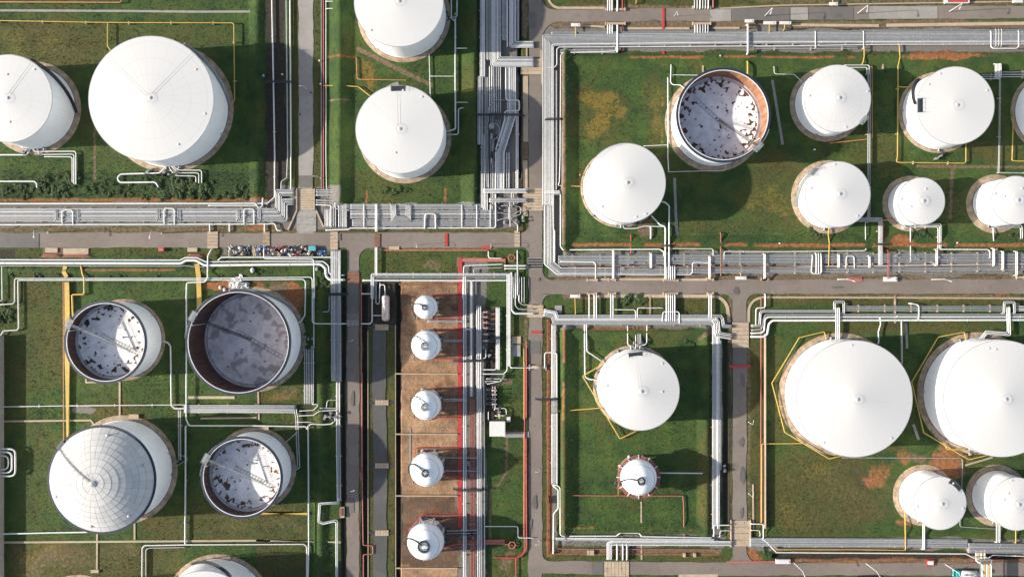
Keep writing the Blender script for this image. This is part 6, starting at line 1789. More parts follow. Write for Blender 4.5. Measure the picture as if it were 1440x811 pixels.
for x in (390, 402):
    pad('pale block on the lower verge '+('nearer the corner' if x == 390 else 'nearer the thick stubs'), 'c4', x, 668, x+ (22 if x == 402 else 10), 694, .8, 'conc')
pad('pale block on the lower verge under the red upright', 'c4', 886, 684, 898, 704, .8, 'conc')
pad('pale block on the lower verge nearest the slotted slab', 'c4', 940, 684, 952, 704, .8, 'conc')
for i, (x0, x1, k) in enumerate(((222, 300, 'nearest the picture edge'), (336, 455, 'beside the long tan pad'), (978, 1040, 'by the yellow duct of the large tank'))):
    for j, yy in enumerate((584, 592)):
        pipe(('upper' if j == 0 else 'lower')+' pink pipe on the south verge '+k, 'a2', [(x0-(8 if j else 0), yy), (x1+(10 if j else 0), yy)], .34, .6, 'pink')

# ------------------------------------------------------------------ small white hut by the pump row
c = tw('b3', 1252, 740); hut = tag(empty('pump_hut', c), 'small square hut with flat white roof beside the pump row', 'hut')
mb = MB(); mb.box((0, 0, 1.4), (4.9, 4.7, 2.9)); mb.build('wall', M['conc'], hut)
mb = MB(); mb.box((0, 0, 2.98), (5.5, 5.2, .22)); mb.box((0, 0, 3.10), (5.1, 4.8, .04)); mb.build('roof', M['hood'], hut)
mb = MB(); mb.box((0.6, -2.37, 1.05), (1.0, .08, 2.1)); mb.build('door', M['grey'], hut)
for x in (-1.4,):
    mb = MB(); mb.box((x, -2.37, 1.6), (.9, .07, .8)); mb.build('window', M['glass'], hut)
mb = MB(); mb.box((2.47, .4, 1.7), (.07, 1.4, .8)); mb.build('window', M['glass'], hut)
pad('little white box standing off the corner of the white hut', 'b3', 1300, 683, 1320, 708, 1.4, 'hood', 'cabinet', 'white')

# horizontal vessel
c = tw('b3', 672, 122, 2.2); v = tag(empty('horizontal_vessel', (c.x, c.y, 0)), 'pinkish horizontal vessel with domed ends on saddles', 'pressure vessel')
prof = [(.02, -4.55)]+[(1.32*math.sin(R(a)), -3.75-.8*math.cos(R(a))) for a in (15, 30, 50, 70, 90)]+[(1.32*math.sin(R(a)), 3.75-.8*math.cos(R(a))) for a in (90, 110, 130, 150, 165)]+[(.02, 4.55)]
M['vessel'] = paint('vessel_paint', (.62, .50, .46), .5, 0, .1, .35, (.34, .16, .11), .9, .05)
o = MB().lathe(prof, 32).build('drum', M['vessel'], v, True); o.rotation_euler = (R(90), 0, 0); o.location = (0, 0, 2.2)
for y in (-2.6, 2.6):
    mb = MB(); mb.box((0, y, .7), (2.3, .5, 1.5)); mb.build('saddle', M['conc'], v)
for y in (-3.2, -1, 1.4, 3.3):
    MB().lathe([(.2, 0), (.2, .5), (.32, .5), (.32, .6), (.02, .6)], 12).build('nozzle', M['galv'], v, loc=(0, y, 3.45))
mb = MB()
for s_ in (-1, 1):
    mb.tube([(s_*.75, -3.6, 3.9), (s_*.75, 3.6, 3.9)], .04, 5)
    for k in range(7): mb.tube([(s_*.75, -3.6+1.2*k, 3.2), (s_*.75, -3.6+1.2*k, 3.9)], .03, 4)
mb.build('top_railing', M['white'], v)

# corridor pump drum (shaded) and pump rows
def pump_proto():
    r_ = empty('pump_set', (0, 0, 0))
    mb = MB(); mb.box((0, 0, .15), (3.2, 1.1, .4)); mb.build('base_plate', M['concg'], r_)
    o = MB().lathe([(.02, -.8), (.42, -.8), (.46, -.7), (.46, .6), (.3, .7), (.02, .75)], 16).build('motor', M['dark'], r_, True); o.rotation_euler = (0, R(90), 0); o.location = (.75, 0, .85)
    o = MB().lathe([(.02, -.35), (.55, -.3), (.6, 0), (.55, .3), (.02, .35)], 18).build('casing', M['rust'], r_, True); o.rotation_euler = (0, R(90), 0); o.location = (-.8, 0, .9)
    mb = MB(); mb.tube(fillet([(-1.9, 0, .9), (-.9, 0, .9)], .2), .2, 8); mb.tube(fillet([(-.8, 0, 1.2), (-.8, 0, 1.9), (-2.3, 0, 1.9)], .35), .18, 8); mb.build('branch_pipe', M['white'], r_)
    mb = MB(); mb.lathe([(.28, 0), (.36, 0), (.36, .06), (.28, .06)], 14, (-1.7, 0, 2.2), True); mb.tube([(-1.7, 0, 1.9), (-1.7, 0, 2.25)], .04, 5); mb.build('hand_wheel', M['red'], r_)
    return r_
pump0 = pump_proto(); first = [True]
def pump(label, t, x, y, rz, grp):
    p = tw(t, x, y)
    r_ = pump0 if first[0] else copy_tree(pump0)
    first[0] = False
    r_.location = (p.x, p.y, .05); r_.rotation_euler = (0, 0, R(rz))
    return tag(r_, label, 'pump', grp)
for i, y in enumerate((142, 168, 196, 224, 256, 290)):
    pump(('first', 'second', 'third', 'fourth', 'fifth', 'last')[i]+' pump of the row beside the pale pipes, counted from the little lawn', 'b3', 1212, y, 0, 'pumps in the rusty row')
for i, y in enumerate((545, 566, 590, 616)):
    pump(('first', 'second', 'third', 'last')[i]+' of four small pumps above the white hut, hut end counted last', 'b3', 1215, y, 180, 'pumps above the white hut')
pump('pump skid right above the white hut, beside an arch of pipe', 'b3', 1262, 655, 90, 'pumps above the white hut')
pump('pump inside the shaded central corridor', 'b1', 1222, 690, 90, None)
pump('second pump inside the shaded central corridor, by the drum', 'b2', 1222, 80, 90, None)
for i, (pts, d) in enumerate((([(1240, 530), (1240, 640)], .3), ([(1228, 530), (1228, 640)], .25), ([(1195, 488), (1270, 488), (1272, 500), (1200, 515)], .3), ([(1190, 500), (1255, 500)], .25), ([(1236, 650), (1238, 642), (1296, 640), (1300, 678), (1240, 680)], .3), ([(1205, 660), (1205, 700)], .28), ([(1192, 335), (1192, 380), (1175, 382)], .3))):
    pipe(('straight header behind the four small pumps', 'slimmer header behind the four small pumps', 'bent pipe above the four small pumps', 'short pipe above the four small pumps', 'square pipe arch round the pump skid', 'short riser beside the pump skid', 'small white hook at the foot of the pump row')[i], 'b3', pts, d, 1.0, 'white')
c = tw('b1', 1222, 660)
vd = tag(empty('vertical_drum', c), 'rusty grey upright drum in the shaded central corridor', 'drum')
smooth_by_angle(MB().lathe([(.9, 0), (.95, .1), (.95, 2.2), (.7, 2.6), (.02, 2.75)], 24).build('drum_body', M['grey'], vd), 40)
MB().lathe([(.25, 2.5), (.25, 3.0), (.38, 3.0), (.38, 3.1), (.02, 3.1)], 12).build('top_nozzle', M['galv'], vd)
MB().lathe([(1.3, -.05), (1.3, .18), (.02, .18)], 20).build('plinth', M['conc'], vd)

# blue deluge valves round the yard tanks
def valve_proto(m):
    mb = MB()
    mb.tube([(-.55, 0, .55), (.55, 0, .55)], .17, 8)
    for x in (-.5, -.28, .28, .5): mb.tube([(x-.04, 0, .55), (x+.04, 0, .55)], .32, 10)
    mb.lathe([(.26, .4), (.3, .7), (.16, .95), (.1, 1.35), (.02, 1.4)], 10)
    mb.lathe([(.30, 1.32), (.38, 1.32), (.38, 1.38), (.30, 1.38)], 12, closed=True)
    mb.box((0, 0, 1.35), (.7, .06, .05)); mb.box((0, 0, 1.35), (.06, .7, .05)); mb.box((0, 0, .18), (.4, .3, .4))
    return mb.build('gate_valve', M[m])
vp = {}
def valve(label, t, x, y, rz, m, grp):
    p = tw(t, x, y)
    if m not in vp:
        vp[m] = valve_proto(m); o = vp[m]
    else:
        o = vp[m].copy(); COL.objects.link(o)
    o.location = (p.x, p.y, 0); o.rotation_euler = (0, 0, R(rz)); s_ = random.uniform(.9, 1.2); o.scale = (s_, s_, s_)
    return tag(o, label, 'valve', grp)
for t, x, y, k in (('b3', 962, 272, 'second'), ('b3', 905, 236, 'second'), ('b3', 962, 575, 'third'), ('b3', 964, 645, 'third'), ('b4', 886, 156, 'S-hose'), ('b4', 952, 172, 'S-hose'), ('b4', 980, 231, 'S-hose'), ('b4', 872, 507, 'biggest'), ('b4', 935, 512, 'biggest'), ('b4', 982, 552, 'biggest'), ('b4', 986, 618, 'biggest')):
    valve('blue valve standing at the foot of the %s sphere' % k, t, x, y, random.choice((0, 40, -30)), 'blue', 'blue valves at the %s sphere' % k)
def cluster(t, x0, y0, x1, y1, n, where, seed, ms=('galv', 'dark', 'grey')):
    rd = random.Random(seed)
    for k in range(n):
        valve('one of the small valves crowded '+where, t, rd.uniform(x0, x1), rd.uniform(y0, y1), rd.choice((0, 90, 0, 90, 30)), rd.choice(ms), 'valves '+where)
cluster('a2', 120, 32, 215, 70, 8, 'at the foot of the edge-cut tank', 1)
cluster('a2', 745, 140, 930, 172, 12, 'at the foot of the big tank', 2)
cluster('b3', 340, 630, 440, 715, 14, 'at the junction east of the open tanks', 3)
cluster('b3', 240, 245, 305, 345, 9, 'behind the large open tank', 4)
cluster('b1', 985, 60, 1045, 110, 5, 'beside the top-edge tank', 5)
cluster('b2', 1250, 320, 1390, 440, 10, 'at the foot of the central corridor', 6)
cluster('c2', 530, 415, 660, 440, 5, 'at the foot of the dusty tank', 7)
cluster('d2', 770, 425, 860, 440, 4, 'at the foot of the smallest tank', 8)
cluster('c3', 620, 300, 680, 335, 6, 'at the head of the centre tank', 9)
cluster('d2', 935, 60, 985, 90, 4, 'under the dark-stair tank', 10)
cluster('c4', 1080, 225, 1120, 275, 5, 'beside the side road', 11)
cluster('d3', 1170, 240, 1215, 270, 4, 'at the head of the second huge tank', 12)
cluster('d4', 1105, 140, 1140, 185, 4, 'at the foot of the second huge tank', 13)
cluster('a4', 900, 200, 970, 235, 4, 'beside the domed tank shell', 14)
cluster('b3', 1175, 470, 1290, 520, 7, 'above the four small pumps', 15)
cluster('b3', 1190, 340, 1240, 400, 5, 'below the pump row', 16)
cluster('b3', 1090, 320, 1180, 400, 7, 'on the rack by the dark footbridge', 17)
cluster('b4', 1090, 190, 1120, 240, 5, 'on the rack by the S-hose tank', 18)
cluster('b4', 1095, 560, 1140, 610, 5, 'on the rack by the biggest sphere', 19)
cluster('b1', 1205, 700, 1260, 800, 6, 'in the shaded corridor', 20)
cluster('c2', 560, 590, 900, 655, 8, 'on the long rack above the lower road', 21)
cluster('d2', 650, 585, 950, 650, 7, 'on the long rack below the tank row', 22)
cluster('a3', 995, 145, 1025, 180, 2, 'on the rim stair of the large open tank', 23)

# ring valve / hydrant rings
for t, x, y, m, k in (('b2', 1325, 600, 'pink', 'red ring hydrant beside the road junction'), ('b4', 1328, 642, 'pink', 'magenta ring hydrant on the lower lawn')):
    p = tw(t, x, y); r_ = tag(empty('ring_hydrant', p), k, 'hydrant')
    mb = MB(); mb.tube([(1.15*math.cos(R(a)), 1.15*math.sin(R(a)), .8) for a in range(0, 361, 20)], .16, 8); mb.build('ring_pipe', M[m], r_)
    mb = MB()
    for a in range(0, 360, 60): mb.tube([(1.15*math.cos(R(a)), 1.15*math.sin(R(a)), .8), (1.6*math.cos(R(a)), 1.6*math.sin(R(a)), .8)], .13, 7)
    mb.tube([(0, 0, -.1), (0, 0, 1.0)], .2, 8); mb.tube([(-1.1, 0, .8), (1.1, 0, .8)], .1, 6); mb.build('outlet', M['red'], r_)

# fire monitors: yellow post under a white board
def monitor(label, t, x, y, x2, y2, wx):
    a = tw(t, x, y); b = tw(t, x2, y2)
    r_ = tag(empty('fire_monitor', a), label, 'fire monitor')
    mb = MB(); d = b-a
    mb.tube(fillet([(0, 0, -.1), (0, 0, 1.3), (d.x, d.y, 1.3), (d.x, d.y, -.1)], .3), .16, 8); mb.build('feed_pipe', M['yellow'], r_)
    mb = MB(); mb.box((0, 0, 1.75), (wx*TS*S, 1.1, .16)); mb.box((0, 0, 1.9), (wx*TS*S*.6, .5, .16)); mb.build('board', M['hood'], r_)
    mb = MB(); mb.tube([(0, 0, 1.3), (0, 0, 1.7)], .12, 8); mb.build('swivel', M['galv'], r_)
monitor('white board on a yellow post at the bend of the bright rack', 'c1', 327, 138, 330, 200, 46)
monitor('white board crowning the cream pipe over the long rack', 'c1', 1223, 118, 1224, 150, 46)
monitor('larger white hood with yellow post beside the lamp on the top road', 'd1', 75, 128, 75, 185, 66)
monitor('white hood next to the larger one by the top road', 'd1', 155, 128, 152, 160, 60)
monitor('white board on a yellow post at the very top edge', 'd1', 403, 30, 400, -10, 44)
monitor('white cross-shaped board on the verge above the lower road', 'c2', 1180, 704, 1182, 680, 56)
monitor('white board on a yellow post above the centre rack', 'c3', 325, 60, 328, 152, 52)
monitor('white board at the top edge over the first verge pipes', 'c1', 640, -20, 642, 20, 40)

# ------------------------------------------------------------------ lamps
def lamp_proto():
    r_ = empty('street_lamp', (0, 0, 0))
    mb = MB(); mb.tube([(0, 0, -.1), (0, 0, 8.6)], lambda u: .13-.05*u, 8); mb.lathe([(.3, -.05), (.3, .12), (.02, .12)], 10); mb.build('pole', M['white'], r_)
    mb = MB(); mb.tube(fillet([(0, 0, 8.4), (0, 0, 9.0), (1.7, 0, 9.2)], .8), .08, 7); mb.build('arm', M['white'], r_)
    mb = MB(); mb.box((2.05, 0, 9.23), (.9, .34, .16)); mb.box((2.05, 0, 9.13), (.7, .26, .08)); mb.build('lamp_head', M['hood'], r_)
    return r_
lamp0 = lamp_proto(); lf = [True]
for t, x, y, rz, k in (('d4', 208, 737, -70, 'on the orange verge before the small red and white box'), ('d4', 582, 740, -60, 'beside the bottom road, halfway along the orange verge'), ('d4', 992, 744, -60, 'leaning over the tanker truck'),
                    ('d1', 536, 72, -100, 'by the darkest surface patch of the top road'), ('d1', 1012, 62, -120, 'on the pale surface patch of the top road'), ('d1', 57, 84, -110, 'next to the twin white hoods'), ('a2', 248, 468, -85, 'on the lower road nearest the picture edge'), ('a2', 838, 472, -100, 'on the lower road below the doorless loop'),
                    ('d2', 436, 711, -20, 'on the verge between the pink slab and the rack'), ('d2', 922, 711, -20, 'on the verge past the white hydrant box'), ('c1', 840, 86, -80, 'beside the red cable cover on the top road'), ('c4', 140, 249, 180, 'on the central road by the pale roadside blocks'), ('c4', 140, 619, 180, 'on the central road near the bottom bend'),
                    ('c3', 1226, 712, 80, 'on the side road by the first huge tank'), ('c4', 1226, 378, 80, 'on the side road above the slotted slab'), ('b3', 500, 290, 20, 'on the narrow lower road near the white-grey slab'), ('b4', 505, 350, 20, 'on the narrow lower road by the rusty box'), ('b2', 838, 530, -80, 'on the lower road by the red cover'), ('b2', 1220, 530, -90, 'on the verge by the ring hydrant'), ('b1', 265, 465, 180, 'on the pale road'), ('b2', 335, 187, 180, 'on the trench side of the pale road')):
    p = tw(t, x, y)
    r_ = lamp0 if lf[0] else copy_tree(lamp0)
    lf[0] = False
    r_.location = (p.x, p.y, 0); r_.rotation_euler = (0, 0, R(rz))
    if t[0] in 'bc': r_.scale = (.6, .6, .6)
    tag(r_, 'white street lamp '+k, 'street lamp', 'street lamps along the plant roads')

# dark footbridges over the racks
def footbridge(label, t, x0, y0, x1, y1, h=2.1):
    a = tw(t, x0, y0, h); b = tw(t, x1, y1, h)
    r_ = tag(empty('footbridge', ((a.x+b.x)/2, (a.y+b.y)/2, 0)), label, 'footbridge')
    d = b-a; L = d.length; an = math.atan2(d.y, d.x); r_.rotation_euler = (0, 0, an)
    mb = MB()
    n = int(L/.35)
    for k in range(n): mb.box((-L/2+(k+.5)*L/n, 0, h), (.3, .5, .06))
    for s_ in (-1, 1): mb.box((0, s_*.28, h-.06), (L, .07, .18))
    mb.build('deck', M['dark'], r_)
    mb = MB()
    for s_ in (-1, 1):
        for z in (.55, 1.05): mb.tube([(-L/2, s_*.3, h+z), (L/2, s_*.3, h+z)], .04, 5)
        for k in range(int(L/1.3)+1): mb.tube([(-L/2+k*1.3, s_*.3, h), (-L/2+k*1.3, s_*.3, h+1.05)], .03, 4)
    mb.build('handrail', M['dark'], r_)
    for s_ in (-1, 1):
        mb = MB()
        for k in range(8):
            mb.box((s_*(L/2+.12+.22*k), 0, h-.25*(k+1)), (.26, .5, .05))
        for q_ in (-1, 1): mb.tube([(s_*L/2, q_*.3, h), (s_*(L/2+2.0), q_*.3, 0)], .05, 5)
        mb.build('steps', M['dark'], r_)
footbridge('dark footbridge over the bright pipe band beside the central road', 'c1', 182, 619, 252, 617)
footbridge('dark footbridge crossing the rack from the red strip, by the second sphere', 'b3', 1048, 397, 1182, 394)
footbridge('dark footbridge crossing the rack from the red strip, by the S-hose tank', 'b4', 1046, 360, 1168, 361)
footbridge('grey footbridge by the orange earth, near the lattice box', 'c3', 148, 596, 228, 594)
footbridge('dark footbridge across the corridor next to the pale road', 'b1', 68, 424, 186, 426)
footbridge('dark footbridge across the shaded central corridor', 'b1', 1140, 596, 1370, 596)
footbridge('small dark footbridge over the pale pipes at the pump row', 'b3', 1238, 275, 1264, 275)
footbridge('small dark footbridge on the bank below the dusty tank', 'c2', 788, 536, 822, 536)
footbridge('short dark footbridge where the turning pipes cross the bank', 'd2', 644, 529, 688, 531)
footbridge('steel footbridge over the rack beside the lower narrow road', 'b2', 380, 790, 445, 790)
footbridge('steel footbridge over the rack beside the small white-grey slab', 'b3', 378, 48, 448, 48)

# pipe bridge over the bottom road
br = tag(empty('pipe_bridge', tw('d4', 1166, 700)), 'steel portal frames carrying pipes over the bottom road', 'pipe bridge')
for y in (0, -14):
    mb = MB()
    for s_ in (-1, 1): mb.box((s_*1.9, y, 2.3), (.3, .3, 4.8))
    mb.box((0, y, 4.6), (4.4, .3, .3)); mb.box((0, y, 3.6), (3.6, .16, .16)); mb.build('portal_frame', M['galv'], br)
mb = MB()
for s_ in (-1, 1): mb.box((s_*1.9, -7, 4.62), (.22, 13.6, .24))
mb.build('long_beam', M['galv'], br)
P = [tw('d4', 1166, 690, .9), tw('d4', 1166, 702, 5.0), tw('d4', 1166, 960, 5.0)]
for i, o_ in enumerate((-1.5, -1.05, -.55, 0, .55, 1.1, 1.6)):
    a = tw('d4', 1166, 668); pipe_world(pb+'pipes lifted on the pipe bridge over the bottom road', [Vector((a.x+o_, a.y, 1.0)), Vector((a.x+o_, a.y-3.6, 1.0)), Vector((a.x+o_, a.y-3.6, 5.0)), Vector((a.x+o_, a.y-34, 5.0))], .38 if i % 2 else .46, ('white', 'steel', 'yellow')[i % 3 if i != 2 else 2], 'pipes on the pipe bridge', 'dx', .7)
for i, o_ in enumerate((0, 1, 2, 3, 4)):
    a = tw('d4', 1285, 735); pipe_world(pb+'grey pipes on the low trestle over the road near the picture edge', [Vector((a.x+o_*.85, a.y+1.2, 4.8)), Vector((a.x+o_*.85, a.y-30, 4.8))], .3, 'grey', 'pipes on the far trestle', 'dx', .5) if False else None
# ------------------------------------------------------------------ tanker truck under the bridge
tr_ = tag(empty('tanker_truck', tw('d4', 1083, 784)), 'tanker truck with turquoise cab and pale tank passing under the pipe bridge', 'truck')
mb = MB(); mb.box((-3.05, 0, 1.0), (1.9, 2.35, .7)); mb.box((-3.0, 0, 1.75), (1.75, 2.3, 1.0)); mb.box((-2.85, 0, 2.42), (1.35, 2.2, .5)); mb.build('cab', M['teal'], tr_)
mb = MB(); mb.box((-3.9, 0, 2.0), (.06, 2.0, .75)); mb.build('windscreen', M['glass'], tr_)
for s_ in (-1, 1):
    mb = MB(); mb.box((-3.1, s_*1.17, 1.95), (.9, .05, .6)); mb.build('side_window', M['glass'], tr_)
    mb = MB(); mb.box((-4.03, s_*.8, .95), (.06, .4, .25)); mb.build('headlight', M['hood'], tr_)
    mb = MB(); mb.box((-3.7, s_*1.35, 2.1), (.12, .25, .45)); mb.build('mirror', M['dark'], tr_)
mb = MB(); mb.box((.9, -.5, .8), (6.6, .2, .28)); mb.box((.9, .5, .8), (6.6, .2, .28)); mb.box((-4.05, 0, .6), (.14, 2.3, .35)); mb.build('chassis', M['dark'], tr_)
o = MB().lathe([(.02, -3.0), (.9, -2.9), (1.12, -2.7), (1.12, 2.7), (.9, 2.9), (.02, 3.0)], 28).build('tank_barrel', M['white'], tr_, True); o.rotation_euler = (0, R(90), 0); o.location = (1.25, 0, 2.05)
mb = MB()
for x in (-.6, 1.2, 3.0): mb.lathe([(.32, 0), (.32, .2), (.38, .2), (.38, .28), (.02, .3)], 14, (x, 0, 3.1))
mb.build('hatch', M['galv'], tr_)
mb = MB(); mb.box((1.25, 0, 3.2), (5.2, .5, .05)); mb.build('walkway', M['grey'], tr_)
for x in (-3.0, 1.9, 3.2):
    for s_ in (-1, 1):
        o = MB().lathe([(.3, -.16), (.5, -.16), (.52, -.1), (.52, .1), (.5, .16), (.3, .16)], 20).build('wheel', M['rubber'], tr_, True); o.rotation_euler = (R(90), 0, 0); o.location = (x, s_*1.0, .52)
        q_ = MB().lathe([(.02, -.1), (.3, -.14), (.3, .14), (.02, .1)], 14).build('rim', M['galv'], o)
# parked dark vehicle just at the bottom edge
vn = tag(empty('flatbed_truck', tw('d4', 585, 818)), 'dark flatbed truck showing only its upper edge at the bottom picture edge', 'truck')
mb = MB(); mb.box((.6, 0, 1.0), (5.6, 2.3, .25)); mb.box((.6, 1.12, 1.35), (5.6, .06, .5)); mb.box((.6, -1.12, 1.35), (5.6, .06, .5)); mb.build('bed', M['dark'], vn)
mb = MB(); mb.box((-3.1, 0, 1.3), (1.7, 2.2, 1.4)); mb.box((-3.0, 0, 2.1), (1.3, 2.0, .4)); mb.build('cab', M['dark'], vn)
mb = MB(); mb.box((-3.97, 0, 1.7), (.05, 1.9, .6)); mb.build('windscreen', M['glass'], vn)
for x in (-2.9, 1.6, 2.6):
    for s_ in (-1, 1):
        o = MB().lathe([(.02, -.14), (.48, -.14), (.48, .14), (.02, .14)], 18).build('wheel', M['rubber'], vn, True); o.rotation_euler = (R(90), 0, 0); o.location = (x, s_*.98, .48)

# ------------------------------------------------------------------ dumped scrap beside the lower road
def drum(m):
    mb = MB().lathe([(.02, 0), (.29, 0), (.29, .28), (.305, .3), (.29, .32), (.29, .58), (.305, .6), (.29, .62), (.29, .88), (.27, .86), (.02, .86)], 14)
    return mb.build('drum', M[m], None, False)
def crate(m):
    mb = MB()
    for k in range(4):
        mb.box((0, -.42+.28*k, .62), (1.1, .22, .05)); mb.box((-.55, -.42+.28*k, .32), (.05, .2, .6)); mb.box((.55, -.42+.28*k, .32), (.05, .2, .6))
    mb.box((0, .5, .32), (1.1, .05, .58)); mb.box((0, -.5, .32), (1.1, .05, .58)); mb.box((0, 0, .05), (1.1, 1.0, .08))
    return mb.build('crate', M[m])
def bag(m):
    bm_r = random.Random(3); vv = []; n = 14
    prof = [(.05, .02), (.45, .0), (.62, .25), (.5, .5), (.22, .62), (.12, .72), (.02, .74)]
    for k in range(n):
        a = 2*math.pi*k/n
        for r_, z_ in prof:
            f = 1+bm_r.uniform(-.18, .18); vv.append((r_*f*math.cos(a), r_*f*math.sin(a)*.8, z_))
    L = len(prof); ff = [(k*L+i, ((k+1) % n)*L+i, ((k+1) % n)*L+i+1, k*L+i+1) for k in range(n) for i in range(L-1)]
    return mk('rubbish_bag', vv, ff, M[m])
def sheetm(m):
    vv = []; n = 7
    rd = random.Random(5)
    for j in range(n):
        for i in range(n): vv.append((-.9+.3*i, -.6+.2*j, .15+.12*math.sin(i*1.9)+rd.uniform(0, .12)))
    ff = [(j*n+i, j*n+i+1, (j+1)*n+i+1, (j+1)*n+i) for j in range(n-1) for i in range(n-1)]
    vv2 = [(a, b, c_-.04) for a, b, c_ in vv]; N = n*n
    ff += [tuple(N+i for i in reversed(f)) for f in ff]
    return mk('crumpled_sheet', vv+vv2, ff, M[m])
M['bluep'] = paint('blue_plastic', (.02, .16, .46), .4, 0, .12, .2, (.05, .06, .09), 1.0, .15)
M['tealp'] = paint('turquoise_plastic', (.12, .48, .55), .45, 0, .1, .2, (.1, .2, .22), 1.0, .1)
protos = {}
spec = [('drum', drum, 'bluep', 'blue plastic drum in the scrap pile along the road', 18), ('drum', drum, 'dark', 'black drum in the scrap pile along the road', 12), ('drum', drum, 'rust', 'rusty drum in the scrap pile along the road', 10), ('bag', bag, 'white', 'white rubbish bag in the scrap pile along the road', 9), ('bag', bag, 'conc', 'tan rubbish bag in the scrap pile along the road', 12), ('crate', crate, 'dark', 'black crate in the scrap pile along the road', 12), ('bag', bag, 'dark', 'black rubbish bag in the scrap pile along the road', 14), ('crate', crate, 'rust', 'brown crate in the scrap pile along the road', 10), ('crate', crate, 'red', 'red crate in the scrap pile along the road', 4), ('sheet', sheetm, 'grey', 'crumpled grey sheet in the scrap pile along the road', 14), ('sheet', sheetm, 'conc', 'crumpled tan sheet in the scrap pile along the road', 12), ('drum', drum, 'galv', 'grey drum in the scrap pile along the road', 12), ('sheet', sheetm, 'bluep', 'crumpled blue sheet in the scrap pile along the road', 4)]
rs_ = random.Random(11)
for kind, fn, m, lab, n in spec:
    for k in range(n):
        if (kind, m) not in protos: o = protos[(kind, m)] = fn(m)
        else:
            o = protos[(kind, m)].copy(); COL.objects.link(o)
        if 'blue' in lab:
            x = rs_.choice((rs_.gauss(366, 4), rs_.gauss(388, 3), rs_.gauss(405, 3), rs_.gauss(452, 3)))
        else: x = rs_.uniform(322, 440)
        y = rs_.uniform(347, 358.5); z = rs_.choice((0, 0, 0, .35, .6))
        p = gw(x, y); o.location = (p.x, p.y, z)
        s_ = rs_.uniform(.75, 1.2); o.scale = (s_, s_, s_)
        o.rotation_euler = (R(90) if kind == 'drum' and rs_.random() < .5 else 0, 0, rs_.uniform(0, 6.28))
        if o.rotation_euler[0]: o.location.z += .3*s_
        tag(o, lab, {'drum': 'drum', 'bag': 'bag', 'crate': 'crate', 'sheet': 'sheet'}[kind], lab.split(' in ')[0]+'s in the scrap pile')
p = gw(440, 349.5)
mb = MB(); mb.box((0, 0, .7), (2.3, 1.5, 1.3)); o = mb.build('plastic_bin', M['tealp'], None, loc=(p.x, p.y, .05)); tag(o, 'turquoise bin with lid at the road end of the scrap pile', 'bin')
mb = MB(); mb.box((0, 0, 1.4), (2.5, 1.65, .12)); mb.box((.4, 0, 1.48), (.5, .4, .08)); mb.build('lid', M['tealp'], o)

# heap of torn white plastic sheeting by the large open tank
vv, ff = [], []
rh = random.Random(21)
hp = tag(empty('sheeting_heap', gw(336, 400)), 'heap of torn white sheeting piled above the large open tank', 'heap')
for k in range(95):
    a = rh.uniform(0, 6.28); d = abs(rh.gauss(0, 1.0)); ex, ey = d*2.0*math.cos(a), d*1.15*math.sin(a)
    z = max(0, 1.7-.7*d)*rh.uniform(.2, 1)
    n = len(vv); s_ = rh.uniform(.3, .85)
    for j in range(3):
        for i in range(3):
            vv.append((ex+(i-1)*s_+rh.uniform(-.25, .25), ey+(j-1)*s_+rh.uniform(-.25, .25), z+rh.uniform(0, .7)))
    ff += [(n+j*3+i, n+j*3+i+1, n+(j+1)*3+i+1, n+(j+1)*3+i) for j in range(2) for i in range(2)]
mk('sheeting', vv, ff, M['white'], hp)
mk('torn_edge', [(x+.6, y-.5, z*.6+.1) for x, y, z in vv[:300]], [tuple(i for i in f) for f in ff if max(f) < 300], M['grey'], hp)
for i, (x, y) in enumerate(((352, 380), (446, 378), (310, 404), (316, 407), (474, 380))):
    p = gw(x-(0 if i else -3.5), y)
    o = protos[('bag', 'white')].copy(); COL.objects.link(o); o.location = (p.x, p.y, .05); s_ = 1.5 if i == 0 else 1.0; o.scale = (s_, s_, s_)
    tag(o, ('white bag alone on the grass between the two pipe lines', 'pale bag on the grass below the turquoise bin', 'white bag nearest the yellow duct', 'white bag beside the sheeting heap', 'small white bag by the corner rack')[i], 'bag')

# lattice box by the side rack and other bits
p = tw('c3', 215, 632)
lb = tag(empty('lattice_platform', p), 'small grey steel platform standing over the side rack', 'platform')
mb = MB()
for i in range(9): mb.box((-.0, -2.2+.55*i, 2.0), (1.9, .12, .08))
for i in range(5): mb.box((-.85+.42*i, 0, 1.9), (.1, 4.6, .1))
mb.build('grating', M['galv'], lb)
for sx in (-1, 1):
    for sy in (-1, 1):
        mb = MB(); mb.box((sx*.85, sy*2.1, .95), (.14, .14, 2.0)); mb.build('leg', M['galv'], lb)
for t, x, y, k in (('b4', 548, 285, 'beside the narrow lower road'), ('c4', 182, 410, 'by the orange strip'), ('b4', 442, 470, 'by the square pipe detour')):
    p = tw(t, x, y); mb = MB(); mb.box((0, 0, .55), (.9, 2.6, 1.1)); o = mb.build('valve_cabinet', M['pink' if 'narrow' in k else 'conc'], None, loc=(p.x, p.y, 0)); tag(o, 'small rusty cabinet '+k if 'narrow' in k else 'small pale cabinet '+k, 'cabinet')
    mb = MB(); mb.box((0, 0, 1.14), (1.0, 2.7, .08)); mb.build('lid', M['rust'], o)
